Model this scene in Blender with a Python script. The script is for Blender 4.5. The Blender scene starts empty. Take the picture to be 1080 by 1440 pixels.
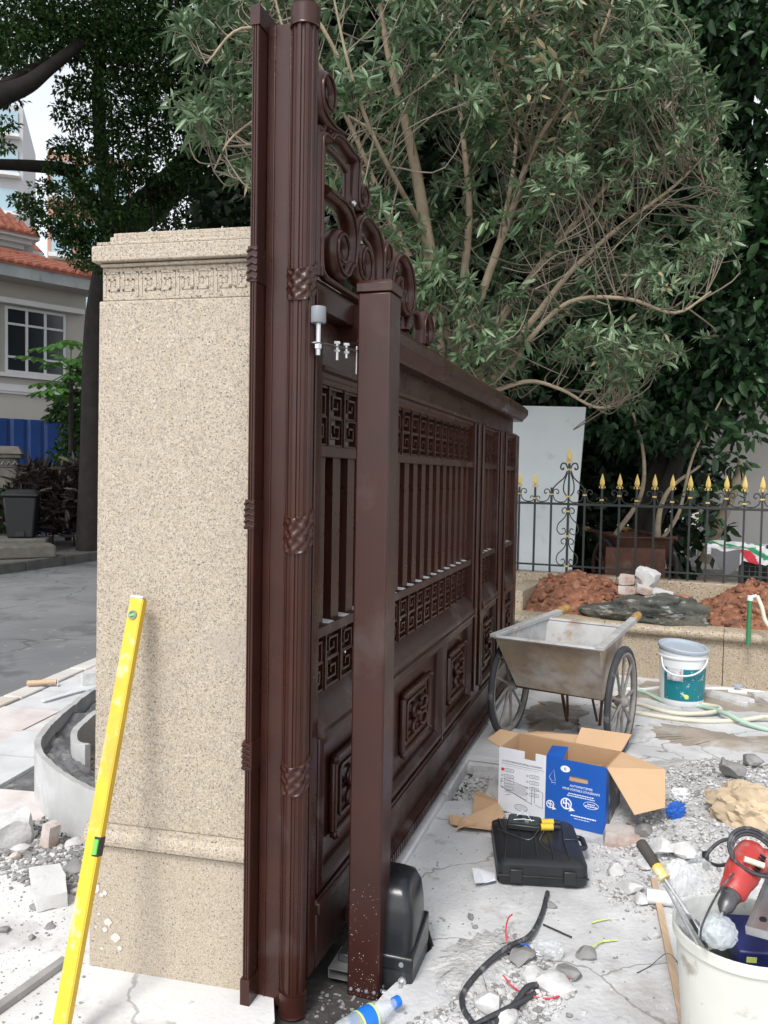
import bpy, bmesh, math, random
import numpy as np
from mathutils import Vector, Matrix, noise
R = math.radians
sc = bpy.context.scene
C = sc.collection

# ------------------------------------------------------------------ camera
FPX, CAMH, PITCH, ROLL = 1150.0, 1.5, math.atan(51 / 1150.0), 0.018
cd = bpy.data.cameras.new('camera')
cd.sensor_fit = 'VERTICAL'; cd.sensor_height = 36.0; cd.lens = 36.0 * FPX / 1440.0
cd.clip_start = 0.05; cd.clip_end = 600
cam = bpy.data.objects.new('camera', cd); C.objects.link(cam)
cam.matrix_world = Matrix.Translation((0, 0, CAMH)) @ Matrix.Rotation(math.pi / 2 - PITCH, 4, 'X') @ Matrix.Rotation(ROLL, 4, 'Z')
sc.camera = cam

# ------------------------------------------------------------------ sky, sun, exposure
SUN_EL, SUN_AZ = 52, 205            # azimuth the light comes from, clockwise from +Y
w = bpy.data.worlds.new('World'); sc.world = w; w.use_nodes = True
nt = w.node_tree; nt.nodes.clear()
out = nt.nodes.new('ShaderNodeOutputWorld'); bg = nt.nodes.new('ShaderNodeBackground')
sky = nt.nodes.new('ShaderNodeTexSky'); sky.sky_type = 'NISHITA'; sky.sun_disc = False
sky.sun_elevation = R(SUN_EL); sky.sun_rotation = R(SUN_AZ)
sky.air_density = 1.0; sky.dust_density = 1.0; sky.ozone_density = 1.0
hs = nt.nodes.new('ShaderNodeHueSaturation'); hs.inputs['Saturation'].default_value = 0.22
nt.links.new(sky.outputs[0], hs.inputs['Color']); nt.links.new(hs.outputs[0], bg.inputs['Color'])
bg.inputs['Strength'].default_value = 0.15
nt.links.new(bg.outputs[0], out.inputs['Surface'])
sd = bpy.data.lights.new('sun', 'SUN'); sd.energy = 1.4; sd.angle = R(16); sd.color = (1.0, 0.97, 0.92)
so = bpy.data.objects.new('sun', sd); C.objects.link(so)
so.rotation_euler = (R(90 - SUN_EL), 0, R(180 - SUN_AZ))
so.location = (-3, -4, 9)
sc.view_settings.view_transform = 'Standard'; sc.view_settings.look = 'None'
sc.view_settings.gamma = 1; sc.view_settings.use_curve_mapping = False
sc.view_settings.exposure = 0.98
sc.cycles.max_bounces = 6; sc.cycles.diffuse_bounces = 3; sc.cycles.glossy_bounces = 3
sc.cycles.transmission_bounces = 5; sc.cycles.transparent_max_bounces = 6
try:
    sc.cycles.use_denoising = True
except Exception:
    pass

# ------------------------------------------------------------------ placing helpers
_fw = Vector((0, math.cos(PITCH), -math.sin(PITCH))); _u0 = Vector((0, math.sin(PITCH), math.cos(PITCH)))
_r0 = Vector((1, 0, 0))
_rt = math.cos(ROLL) * _r0 + math.sin(ROLL) * _u0; _up = -math.sin(ROLL) * _r0 + math.cos(ROLL) * _u0
def ray(u, v): return _fw + _rt * ((u - 540) / FPX) - _up * ((v - 720) / FPX)
def gnd(u, v, z=0.0):
    r = ray(u, v); return Vector((0, 0, CAMH)) + r * ((z - CAMH) / r.z)
def at(u, v, y):
    r = ray(u, v); return Vector((0, 0, CAMH)) + r * (y / r.y)

# ------------------------------------------------------------------ mesh builder
class MB:
    def __init__(s): s.v = []; s.f = []; s.m = []; s.mi = 0; s.M = Matrix.Identity(4)
    def add(s, vs, fs):
        o = len(s.v); s.v += [tuple(s.M @ Vector(p)) for p in vs]
        for f in fs: s.f.append([i + o for i in f]); s.m.append(s.mi)
    def box(s, x0, x1, y0, y1, z0, z1, T=None):
        vs = [(x, y, z) for z in (z0, z1) for y in (y0, y1) for x in (x0, x1)]
        if T is not None: vs = [tuple(T @ Vector(p)) for p in vs]
        s.add(vs, [(0, 2, 3, 1), (4, 5, 7, 6), (0, 1, 5, 4), (2, 6, 7, 3), (0, 4, 6, 2), (1, 3, 7, 5)])
    def frustum(s, a, b):
        """a, b: two rings of equal length joined and capped"""
        n = len(a); s.add(list(a) + list(b), [tuple(reversed(range(n))), tuple(range(n, 2 * n))] +
              [(i, (i + 1) % n, n + (i + 1) % n, n + i) for i in range(n)])
    def prism(s, poly, z0, z1):
        s.frustum([(x, y, z0) for x, y in poly], [(x, y, z1) for x, y in poly])
    def prof(s, poly, axis, a, b):
        """extrude a 2-d profile along an axis ('x': profile is (y,z); 'y': (x,z))"""
        f = (lambda t: [(t, p, q) for p, q in poly]) if axis == 'x' else (lambda t: [(p, t, q) for p, q in poly])
        s.frustum(f(a), f(b))
    def tube(s, path, r, n=8, caps=True, flat=1.0, ref=None):
        path = [Vector(p) for p in path]; k = len(path)
        rs = r if isinstance(r, (list, tuple)) else [r] * k
        rings = []; prev = None
        for i, p in enumerate(path):
            t = (path[min(i + 1, k - 1)] - path[max(i - 1, 0)])
            if t.length < 1e-9: t = Vector((0, 0, 1))
            t.normalize()
            if ref is not None: a = Vector(ref)
            elif prev is None: a = Vector((0, 0, 1)) if abs(t.z) < .9 else Vector((1, 0, 0))
            else: a = prev
            a = a - t * a.dot(t)
            if a.length < 1e-6: a = t.orthogonal()
            a.normalize(); prev = a; b = t.cross(a)
            rings.append([p + (a * math.cos(2 * math.pi * j / n) * flat + b * math.sin(2 * math.pi * j / n)) * rs[i] for j in range(n)])
        vs = [q for g in rings for q in g]
        fs = [(i * n + j, i * n + (j + 1) % n, (i + 1) * n + (j + 1) % n, (i + 1) * n + j) for i in range(k - 1) for j in range(n)]
        if caps: fs += [tuple(reversed(range(n))), tuple((k - 1) * n + j for j in range(n))]
        s.add(vs, fs)
    def lathe(s, prof, n=24, T=None, close=False):
        T = T or Matrix.Identity(4); k = len(prof)
        vs = [T @ Vector((r * math.cos(2 * math.pi * j / n), r * math.sin(2 * math.pi * j / n), z)) for r, z in prof for j in range(n)]
        fs = []
        for i in range(k if close else k - 1):
            i2 = (i + 1) % k
            for j in range(n): fs.append((i * n + j, i * n + (j + 1) % n, i2 * n + (j + 1) % n, i2 * n + j))
        if not close:
            if prof[0][0] > 1e-6: fs.append(tuple(reversed(range(n))))
            if prof[-1][0] > 1e-6: fs.append(tuple((k - 1) * n + j for j in range(n)))
        s.add(vs, fs)
    def rock(s, c, size, seed, sub=1, rough=.35, rot=None, cut=False):
        bm = bmesh.new(); bmesh.ops.create_icosphere(bm, subdivisions=sub, radius=1)
        rg = random.Random(seed); q = Matrix.Rotation(rg.random() * 6.28, 3, 'Z') if rot is None else rot
        off = Vector((seed * 3.7, seed * 1.3, seed * .7)); vs = []
        planes = []
        if cut:
            for _ in range(7):
                d = Vector((rg.gauss(0, 1), rg.gauss(0, 1), rg.gauss(0, 1))).normalized(); planes.append((d, .55 + .25 * rg.random()))
        for v in bm.verts:
            p = v.co.copy(); p *= 1 + rough * noise.noise(p * 1.3 + off) + rough * .4 * noise.noise(p * 3.1 + off)
            for d, k in planes:
                e = p.dot(d) - k
                if e > 0: p -= d * e
            p = Vector((p.x * size[0], p.y * size[1], p.z * size[2])); vs.append(q @ p + Vector(c))
        s.add(vs, [tuple(v.index for v in f.verts) for f in bm.faces]); bm.free()
    def mesh(s, name, mats, smooth=None):
        me = bpy.data.meshes.new(name); me.from_pydata(s.v, [], s.f); me.update()
        for m in (mats if isinstance(mats, (list, tuple)) else [mats]): me.materials.append(m)
        if any(s.m): me.polygons.foreach_set('material_index', s.m)
        if smooth is not None:
            me.polygons.foreach_set('use_smooth', [True] * len(me.polygons)); me.set_sharp_from_angle(angle=R(smooth))
        return me
    def build(s, name, mats, parent=None, smooth=None, bevel=None, seg=2, fixn=True):
        me = s.mesh(name, mats, smooth)
        if fixn:
            bm = bmesh.new(); bm.from_mesh(me); bmesh.ops.recalc_face_normals(bm, faces=bm.faces); bm.to_mesh(me); bm.free()
        o = bpy.data.objects.new(name, me); C.objects.link(o)
        if parent is not None: o.parent = parent
        if bevel:
            b = o.modifiers.new('bevel', 'BEVEL'); b.width = bevel; b.segments = seg; b.limit_method = 'ANGLE'; b.angle_limit = R(35)
            me.polygons.foreach_set('use_smooth', [True] * len(me.polygons)); me.set_sharp_from_angle(angle=R(50))
        return o

def tag(o, label=None, cat=None, group=None, kind=None):
    if label: o['label'] = label
    if cat: o['category'] = cat
    if group: o['group'] = group
    if kind: o['kind'] = kind
    return o
def thing(name, label, cat, loc=(0, 0, 0), rz=0.0, group=None):
    o = bpy.data.objects.new(name, None); C.objects.link(o); o.empty_display_size = .1
    o.location = loc; o.rotation_euler = (0, 0, rz)
    return tag(o, label, cat, group)
def link_mesh(name, me, parent=None, M=None):
    o = bpy.data.objects.new(name, me); C.objects.link(o)
    if parent is not None: o.parent = parent
    if M is not None: o.matrix_local = M
    return o
def copy_tree(o, parent=None):
    c = o.copy(); C.objects.link(c)
    if parent is not None: c.parent = parent
    for ch in list(o.children): copy_tree(ch, c)
    return c
def cr(pts, n=6):
    """Catmull-Rom through points"""
    P = [Vector(p) for p in pts]; P = [P[0] * 2 - P[1]] + P + [P[-1] * 2 - P[-2]]; o = []
    for i in range(1, len(P) - 2):
        for k in range(n):
            t = k / n
            o.append(.5 * ((2 * P[i]) + (P[i + 1] - P[i - 1]) * t + (2 * P[i - 1] - 5 * P[i] + 4 * P[i + 1] - P[i + 2]) * t * t + (3 * P[i] - P[i - 1] - 3 * P[i + 1] + P[i + 2]) * t ** 3))
    o.append(P[-2]); return o

# ------------------------------------------------------------------ materials
MATS = {}
def mat(name, col, rough=.6, metal=0.0, bump=0.0, bscale=40, var=0.0, vscale=3, dirt=None, spec=.5, detail=6, dist=.002, streak=None, rvar=0.0, crack=None):
    """principled surface; var = tone variation, dirt = (colour) patches from noise, bump = fine relief"""
    m = bpy.data.materials.new(name); m.use_nodes = True; t = m.node_tree; b = t.nodes['Principled BSDF']; L = t.links.new
    b.inputs['Roughness'].default_value = rough; b.inputs['Metallic'].default_value = metal
    b.inputs['Specular IOR Level'].default_value = spec
    tc = t.nodes.new('ShaderNodeTexCoord'); vec = tc.outputs['Object']
    if streak:
        mp = t.nodes.new('ShaderNodeMapping'); mp.inputs['Scale'].default_value = streak; L(vec, mp.inputs['Vector']); vec = mp.outputs[0]
    c = t.nodes.new('ShaderNodeRGB'); c.outputs[0].default_value = (*col, 1); cur = c.outputs[0]
    if var:
        n = t.nodes.new('ShaderNodeTexNoise'); n.inputs['Scale'].default_value = vscale; n.inputs['Detail'].default_value = detail
        L(vec, n.inputs['Vector'])
        r = t.nodes.new('ShaderNodeMapRange'); r.inputs['From Min'].default_value = .3; r.inputs['From Max'].default_value = .7
        r.inputs['To Min'].default_value = 1 - var; r.inputs['To Max'].default_value = 1 + var; L(n.outputs[0], r.inputs[0])
        h = t.nodes.new('ShaderNodeMix'); h.data_type = 'RGBA'; h.blend_type = 'MULTIPLY'; h.inputs[0].default_value = 1
        L(cur, h.inputs[6]); L(r.outputs[0], h.inputs[7]); cur = h.outputs[2]
    ds = dirt if isinstance(dirt, list) else ([dirt] if dirt else [])
    for k, (dc, dsc, lo, hi) in enumerate(ds):
        n = t.nodes.new('ShaderNodeTexNoise'); n.inputs['Scale'].default_value = dsc; n.inputs['Detail'].default_value = 7; n.inputs['Roughness'].default_value = .62
        mp = t.nodes.new('ShaderNodeMapping'); mp.inputs['Location'].default_value = (3.1 * k + 1, 7.7 * k, 2 * k); L(vec, mp.inputs['Vector']); L(mp.outputs[0], n.inputs['Vector'])
        r = t.nodes.new('ShaderNodeMapRange'); r.inputs['From Min'].default_value = lo; r.inputs['From Max'].default_value = hi; L(n.outputs[0], r.inputs[0])
        x = t.nodes.new('ShaderNodeMix'); x.data_type = 'RGBA'; L(r.outputs[0], x.inputs[0]); L(cur, x.inputs[6]); x.inputs[7].default_value = (*dc, 1); cur = x.outputs[2]
    if crack:
        csc, cw_, cc = crack; nz_ = t.nodes.new('ShaderNodeTexNoise'); nz_.inputs['Scale'].default_value = 3; nz_.inputs['Detail'].default_value = 6; L(vec, nz_.inputs['Vector'])
        mv = t.nodes.new('ShaderNodeMix'); mv.data_type = 'RGBA'; mv.blend_type = 'LINEAR_LIGHT'; mv.inputs[0].default_value = .16; L(vec, mv.inputs[6]); L(nz_.outputs['Color'], mv.inputs[7])
        vo = t.nodes.new('ShaderNodeTexVoronoi'); vo.feature = 'DISTANCE_TO_EDGE'; vo.inputs['Scale'].default_value = csc; L(mv.outputs[2], vo.inputs['Vector'])
        r = t.nodes.new('ShaderNodeMapRange'); r.inputs['From Min'].default_value = cw_ * .3; r.inputs['From Max'].default_value = cw_; r.inputs['To Min'].default_value = .75; r.inputs['To Max'].default_value = 0; L(vo.outputs['Distance'], r.inputs[0])
        x = t.nodes.new('ShaderNodeMix'); x.data_type = 'RGBA'; L(r.outputs[0], x.inputs[0]); L(cur, x.inputs[6]); x.inputs[7].default_value = (*cc, 1); cur = x.outputs[2]
    L(cur, b.inputs['Base Color'])
    if rvar:
        n = t.nodes.new('ShaderNodeTexNoise'); n.inputs['Scale'].default_value = 4.5; n.inputs['Detail'].default_value = 8; n.inputs['Roughness'].default_value = .7; L(tc.outputs['Object'], n.inputs['Vector'])
        r = t.nodes.new('ShaderNodeMapRange'); r.inputs['From Min'].default_value = .35; r.inputs['From Max'].default_value = .68
        r.inputs['To Min'].default_value = max(.05, rough - rvar); r.inputs['To Max'].default_value = rough + rvar; L(n.outputs[0], r.inputs[0]); L(r.outputs[0], b.inputs['Roughness'])
    if bump:
        n = t.nodes.new('ShaderNodeTexNoise'); n.inputs['Scale'].default_value = bscale; n.inputs['Detail'].default_value = 5; L(tc.outputs['Object'], n.inputs['Vector'])
        bp = t.nodes.new('ShaderNodeBump'); bp.inputs['Strength'].default_value = bump; bp.inputs['Distance'].default_value = dist
        L(n.outputs[0], bp.inputs['Height']); L(bp.outputs[0], b.inputs['Normal'])
    MATS[name] = m; return m
def granite(name, base, tan, dark, sc_=70):
    m = mat(name, base, .55, bump=.25, bscale=120, spec=.35); t = m.node_tree; b = t.nodes['Principled BSDF']; L = t.links.new
    tc = t.nodes.new('ShaderNodeTexCoord')
    def nz(scale, lo, hi, det=3):
        n = t.nodes.new('ShaderNodeTexNoise'); n.inputs['Scale'].default_value = scale; n.inputs['Detail'].default_value = det; L(tc.outputs['Object'], n.inputs['Vector'])
        r = t.nodes.new('ShaderNodeMapRange'); r.inputs['From Min'].default_value = lo; r.inputs['From Max'].default_value = hi; L(n.outputs[0], r.inputs[0]); return r.outputs[0]
    def mix(f, a, c):
        x = t.nodes.new('ShaderNodeMix'); x.data_type = 'RGBA'; L(f, x.inputs[0])
        if isinstance(a, tuple): x.inputs[6].default_value = (*a, 1)
        else: L(a, x.inputs[6])
        x.inputs[7].default_value = (*c, 1); return x.outputs[2]
    c = mix(nz(26, .3, .7), base, tuple(.5 * q + .5 * z for q, z in zip(tan, base)))
    c = mix(nz(sc_ * .8, .52, .62), c, tan)
    c = mix(nz(sc_ * 1.1, .58, .66), c, (.57, .52, .45))
    c = mix(nz(sc_ * .55, .56, .66), c, (.30, .27, .24))
    c = mix(nz(sc_ * 1.4, .565, .63, 3), c, (.19, .155, .125))
    c = mix(nz(sc_ * .8, .65, .675, 2), c, dark)
    c = mix(nz(2.6, .60, .8), c, (.34, .30, .27))
    L(c, b.inputs['Base Color']); return m
def leafmat(name, a, b_, tip=None, rough=.45, trans=.25):
    m = bpy.data.materials.new(name); m.use_nodes = True; t = m.node_tree; L = t.links.new; b = t.nodes['Principled BSDF']; o = t.nodes['Material Output']
    at_ = t.nodes.new('ShaderNodeAttribute'); at_.attribute_name = 'tint'
    rp = t.nodes.new('ShaderNodeValToRGB'); e = rp.color_ramp.elements
    e[0].position = 0; e[0].color = (*a, 1); e[1].position = .9 if tip else 1; e[1].color = (*b_, 1)
    if tip: x = e.new(.97); x.color = (*tip, 1)
    L(at_.outputs['Fac'], rp.inputs[0]); L(rp.outputs[0], b.inputs['Base Color']); b.inputs['Roughness'].default_value = rough
    b.inputs['Specular IOR Level'].default_value = .4
    tr = t.nodes.new('ShaderNodeBsdfTranslucent'); mx = t.nodes.new('ShaderNodeMixShader'); mx.inputs[0].default_value = trans
    L(rp.outputs[0], tr.inputs['Color']); L(b.outputs[0], mx.inputs[1]); L(tr.outputs[0], mx.inputs[2]); L(mx.outputs[0], o.inputs['Surface'])
    MATS[name] = m; return m
def clear(name, col, rough=.08, alpha=.45):
    """thin clear plastic: part see-through, part glossy"""
    m = bpy.data.materials.new(name); m.use_nodes = True; t = m.node_tree; L = t.links.new; b = t.nodes['Principled BSDF']
    b.inputs['Base Color'].default_value = (*col, 1); b.inputs['Roughness'].default_value = rough; b.inputs['Alpha'].default_value = alpha
    MATS[name] = m; return m

m_gate = mat('brown coated metal', (.037, .0104, .0066), .33, bump=.5, bscale=420, var=.2, vscale=6, dirt=[((.075, .055, .05), 3.5, .60, .82)], dist=.0006, spec=.42, rvar=.10)
m_post = mat('brown post paint', (.037, .0112, .0080), .38, bump=.55, bscale=420, var=.2, vscale=4, dirt=[((.08, .058, .052), 2.6, .56, .8), ((.30, .28, .27), 150, .72, .78)], dist=.0006, spec=.42, rvar=.1)
m_gate_d = mat('brown metal dusty', (.031, .0108, .0080), .38, bump=.45, bscale=380, var=.2, vscale=5, dirt=[((.30, .28, .27), 95, .67, .75), ((.12, .10, .095), 6, .54, .82)], dist=.0006, spec=.42, rvar=.1)
m_gran = granite('yellow granite', (.455, .39, .31), (.355, .295, .22), (.08, .066, .058), 200)
m_gran2 = granite('weathered granite', (.44, .37, .28), (.35, .26, .16), (.07, .055, .045), 90)
m_conc = mat('dusty concrete', (.50, .50, .505), .9, bump=.9, bscale=55, var=.18, vscale=2.2, dirt=[((.60, .60, .60), 3.5, .46, .66), ((.28, .25, .22), 1.7, .56, .72), ((.22, .21, .2), 22, .61, .72), ((.30, .28, .26), 6, .58, .72)], dist=.004, crack=(1.1, .006, (.20, .19, .18)))
m_concw = mat('pale dusty concrete', (.60, .595, .585), .9, bump=.6, bscale=60, var=.1, vscale=3, dirt=[((.40, .385, .37), 2.6, .58, .74), ((.3, .28, .26), 30, .63, .74), ((.45, .43, .41), 7, .56, .7)], dist=.003, crack=(.8, .005, (.3, .29, .28)))
m_yard = mat('sandy yard dirt', (.29, .25, .205), .95, bump=.9, bscale=45, var=.25, vscale=3, dirt=[((.42, .40, .38), 5, .50, .66), ((.12, .10, .08), 2.2, .58, .72)], dist=.008)
m_grav = mat('grey gravel', (.44, .435, .43), .95, bump=1, bscale=70, var=.3, vscale=14, dirt=((.50, .495, .49), 20, .5, .62), dist=.01)
m_rub = mat('rubble stone', (.48, .475, .47), .95, bump=.8, bscale=60, var=.25, vscale=9, dirt=((.57, .565, .56), 12, .48, .63), dist=.004)
m_rubd = mat('dark rubble stone', (.22, .215, .21), .95, bump=.8, bscale=60, var=.3, vscale=9, dirt=((.33, .32, .31), 14, .55, .7), dist=.004)
m_brick = mat('dusty red brick', (.33, .20, .155), .95, bump=.7, bscale=60, var=.2, vscale=12, dirt=((.50, .45, .42), 9, .36, .56), dist=.003)
m_asph = mat('asphalt', (.165, .168, .174), .9, bump=.7, bscale=160, var=.14, vscale=1.3, dirt=[((.22, .22, .22), .7, .5, .7), ((.28, .27, .26), 9, .62, .72), ((.115, .117, .12), 1.6, .55, .62)], dist=.003, crack=(.5, .006, (.06, .06, .06)))
m_tile = mat('grey paving tile', (.52, .53, .535), .85, bump=.5, bscale=90, var=.12, vscale=5, dirt=[((.60, .6, .6), 4, .5, .7), ((.38, .42, .42), 2.2, .55, .7)], dist=.002)
m_tile2 = mat('reddish paving tile', (.56, .50, .48), .85, bump=.5, bscale=90, var=.12, vscale=5, dirt=((.62, .61, .6), 4, .45, .65), dist=.002)
m_kerb = mat('pale kerb stone', (.58, .56, .53), .85, bump=.4, bscale=80, var=.1, vscale=4, dirt=((.50, .42, .33), 2.2, .5, .7), dist=.002)
m_kerbd = mat('dark kerb stone', (.10, .10, .09), .9, bump=.5, bscale=60, var=.25, vscale=5, dist=.003)
m_pavd = mat('shade toned pavement', (.13, .125, .115), .95, bump=.5, bscale=50, var=.2, vscale=3, dirt=((.17, .11, .07), 12, .66, .72), dist=.003)  # base tone darkened for the tree shade, brown flecks are leaf litter
m_mort = mat('dark wet mortar', (.13, .13, .135), .95, bump=1, bscale=35, var=.35, vscale=8, dirt=((.30, .30, .30), 10, .55, .7), dist=.012)
m_cem = mat('cast cement ring', (.42, .42, .415), .9, bump=.5, bscale=50, var=.15, vscale=4, dirt=((.55, .55, .55), 5, .5, .68), dist=.002)
m_soil = mat('red clay soil', (.215, .088, .05), .95, bump=1, bscale=28, var=.35, vscale=10, dirt=[((.34, .17, .10), 18, .50, .64), ((.10, .05, .035), 6, .54, .68)], dist=.02)
m_bould = mat('striped dark boulder', (.055, .058, .05), .85, bump=1, bscale=22, var=.5, vscale=3, dirt=[((.115, .105, .08), 2, .5, .7), ((.34, .33, .31), 4, .58, .66)], dist=.03, streak=(1.6, 2, 7))
m_iron = mat('black painted iron', (.022, .026, .025), .45, bump=.2, bscale=200, var=.2, vscale=8)
m_gold = mat('gold paint', (.62, .45, .14), .42, metal=.35, bump=.2, bscale=150)
m_white = mat('white painted board', (.62, .66, .67), .6, var=.05, vscale=2, dirt=((.50, .52, .53), 6, .6, .72))
m_wallw = mat('white rendered wall', (.60, .585, .56), .85, var=.06, vscale=1, bump=.2, bscale=30)
m_cart = mat('cement stained steel', (.33, .255, .18), .7, bump=.5, bscale=40, var=.2, vscale=6, dirt=[((.19, .12, .07), 5, .50, .66), ((.46, .43, .40), 4, .47, .64)], dist=.002)
m_cartin = mat('cement coated rim', (.40, .40, .395), .85, bump=.6, bscale=60, var=.12, vscale=8, dirt=[((.28, .13, .07), 6, .58, .70), ((.27, .255, .24), 5, .5, .66)], dist=.003)
m_rust = mat('rusty steel', (.095, .04, .025), .85, bump=.5, bscale=60, var=.3, vscale=8, dirt=((.15, .10, .075), 9, .55, .7), dist=.002)
m_tyre = mat('dusty black tyre', (.035, .037, .042), .75, bump=.4, bscale=80, var=.25, vscale=10, dirt=((.22, .22, .22), 14, .63, .78))
m_spoke = mat('dusty cast wheel', (.24, .22, .205), .8, bump=.5, bscale=80, var=.2, vscale=12, dirt=((.16, .12, .10), 9, .58, .7))
m_wood = mat('pale wood', (.50, .36, .24), .75, bump=.3, bscale=50, var=.15, vscale=8, streak=(12, 1, 12))
m_woodg = mat('grey weathered wood', (.27, .26, .25), .85, bump=.4, bscale=50, var=.2, vscale=9)
m_card = mat('brown cardboard', (.52, .34, .20), .85, var=.06, vscale=4, bump=.15, bscale=30)
m_cardd = mat('inner cardboard', (.42, .265, .15), .88, var=.08, vscale=4)
m_prw = mat('printed white card', (.72, .73, .78), .5, var=.03, vscale=3)
m_prb = mat('printed blue card', (.012, .095, .42), .42, var=.06, vscale=3)
m_ink = mat('black ink', (.06, .07, .11), .6)
m_inkw = mat('white ink', (.82, .84, .9), .5)
m_inkr = mat('red ink', (.6, .03, .04), .5)
m_grprint = mat('grey print', (.50, .51, .55), .6)
m_case = mat('black plastic case', (.016, .017, .019), .42, bump=.3, bscale=120, var=.2, vscale=6, dirt=[((.16, .16, .16), 6, .62, .8)], dist=.001)
m_blackp = mat('black plastic', (.018, .019, .021), .38, var=.15, vscale=8)
m_motor = mat('grey black motor housing', (.012, .0135, .016), .27, bump=.15, bscale=200, dirt=[((.20, .2, .2), 8, .68, .82)])
m_steel = mat('galvanised steel', (.55, .56, .57), .35, metal=.85, var=.12, vscale=20, bump=.1, bscale=90)
m_nylon = mat('grey nylon', (.20, .215, .24), .5, bump=.15, bscale=150)
m_yell = mat('yellow paint', (.64, .45, .03), .45, bump=.2, bscale=60, dirt=[((.62, .56, .40), 18, .55, .68), ((.50, .34, .05), 5, .52, .72), ((.22, .17, .08), 38, .68, .74)])
m_yelld = mat('yellow edge', (.62, .40, .03), .5, var=.1, vscale=10)
m_vial = mat('green vial', (.16, .75, .10), .2)
m_glassd = mat('dark window glass', (.018, .022, .026), .12, spec=.6)
m_alu = mat('white aluminium', (.55, .57, .57), .5)
m_cable = mat('black cable', (.035, .037, .042), .6, bump=.5, bscale=90, var=.3, vscale=10, dirt=((.24, .24, .24), 22, .54, .72))
m_redw = mat('red wire', (.62, .04, .07), .45)
m_yelw = mat('yellow green wire', (.58, .66, .16), .5)
m_bluw = mat('blue wire', (.03, .12, .5), .5)
m_hose = mat('cream hose', (.60, .57, .46), .6, var=.08, vscale=9, dirt=((.4, .36, .28), 9, .6, .75))
m_hoseg = mat('pale green hose', (.40, .55, .45), .6, var=.08, vscale=9)
m_green = mat('green plastic pipe', (.035, .18, .075), .5, var=.1, vscale=10)
m_pailw = mat('cream white plastic', (.60, .60, .55), .5, var=.06, vscale=5, dirt=[((.36, .33, .28), 14, .58, .70), ((.5, .42, .3), 3, .56, .72), ((.30, .29, .27), 40, .66, .74)], bump=.1, bscale=60)
m_pailg = mat('white plastic', (.66, .68, .69), .45, dirt=((.45, .44, .42), 9, .62, .74))
m_lidg = mat('grey blue plastic', (.36, .41, .47), .5, dirt=((.5, .5, .5), 9, .55, .7))
m_teal = mat('teal label print', (.004, .165, .20), .4, dirt=[((.50, .58, .58), 14, .60, .64), ((.3, .4, .42), 40, .62, .66)])
m_red = mat('red tool plastic', (.38, .034, .030), .45, dirt=[((.46, .22, .2), 9, .52, .74), ((.35, .33, .32), 45, .62, .72)])
m_navy = mat('navy plastic', (.02, .025, .12), .4)
m_clear = clear('clear plastic film', (.74, .77, .78), .12, .30)
m_bottle = clear('clear bottle plastic', (.70, .76, .80), .05, .36)
m_bluep = mat('blue plastic', (.01, .16, .62), .35)
m_sack = mat('tan woven sack', (.48, .38, .26), .9, bump=.6, bscale=70, var=.2, vscale=6, dist=.003)
m_twig = mat('grey twig bark', (.19, .16, .12), .9, var=.25, vscale=9)
m_bark = mat('pale bark', (.31, .25, .175), .9, bump=.7, bscale=45, var=.25, vscale=9, dist=.004)
m_barkd = mat('dark bark', (.022, .018, .015), .9, bump=.8, bscale=25, var=.3, vscale=6, dist=.008)
m_rooft = mat('red clay roof tile', (.40, .135, .085), .8, bump=.4, bscale=50, var=.2, vscale=4, dirt=((.40, .2, .14), 5, .6, .75))
m_house = mat('beige rendered wall', (.44, .42, .385), .9, var=.07, vscale=.8, bump=.2, bscale=20)
m_housew = mat('white cornice paint', (.62, .62, .62), .8, var=.07, vscale=2)
m_fascia = mat('stained grey fascia', (.36, .39, .41), .9, var=.15, vscale=2, dirt=((.16, .17, .17), 3, .55, .7), streak=(1, 1, .25))
m_bluef = mat('blue painted steel sheet', (.006, .045, .20), .5, var=.15, vscale=2)
m_stoned = mat('old carved stone', (.15, .14, .12), .9, bump=.6, bscale=40, var=.25, vscale=6, dist=.004)
m_bin = mat('dark grey bin plastic', (.02, .021, .023), .55, var=.15, vscale=6)
m_tower = mat('tower wall', (.40, .41, .43), .8); m_towerw = mat('tower window band', (.30, .42, .48), .25)
m_pink = mat('salmon wall', (.45, .27, .21), .85)
m_tarpw = mat('white tarp', (.70, .70, .71), .6); m_tarpr = mat('red tarp print', (.62, .02, .03), .55); m_tarpg = mat('green tarp print', (.02, .25, .11), .55); m_tarpd = mat('grey tarp', (.17, .17, .18), .6)
m_wire = mat('grey wire mesh', (.10, .11, .11), .5)
m_dead = mat('dead leaf', (.26, .16, .08), .8)
lf_shrub = leafmat('shrub leaf', (.038, .078, .032), (.225, .325, .18), (.36, .30, .18), .34, .24)
lf_ficus = leafmat('fig leaf', (.014, .036, .010), (.075, .16, .038), None, .5, .36)
lf_dark = leafmat('dark broad leaf', (.009, .024, .011), (.042, .10, .036), None, .4, .15)
lf_back = leafmat('background leaf', (.006, .014, .006), (.018, .036, .014), None, .5, .12)
lf_papaya = leafmat('papaya leaf', (.10, .26, .05), (.17, .38, .08), None, .5, .3)
lf_cordy = leafmat('dark red strap leaf', (.03, .018, .02), (.07, .06, .045), (.11, .15, .05), .35, .1)

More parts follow.
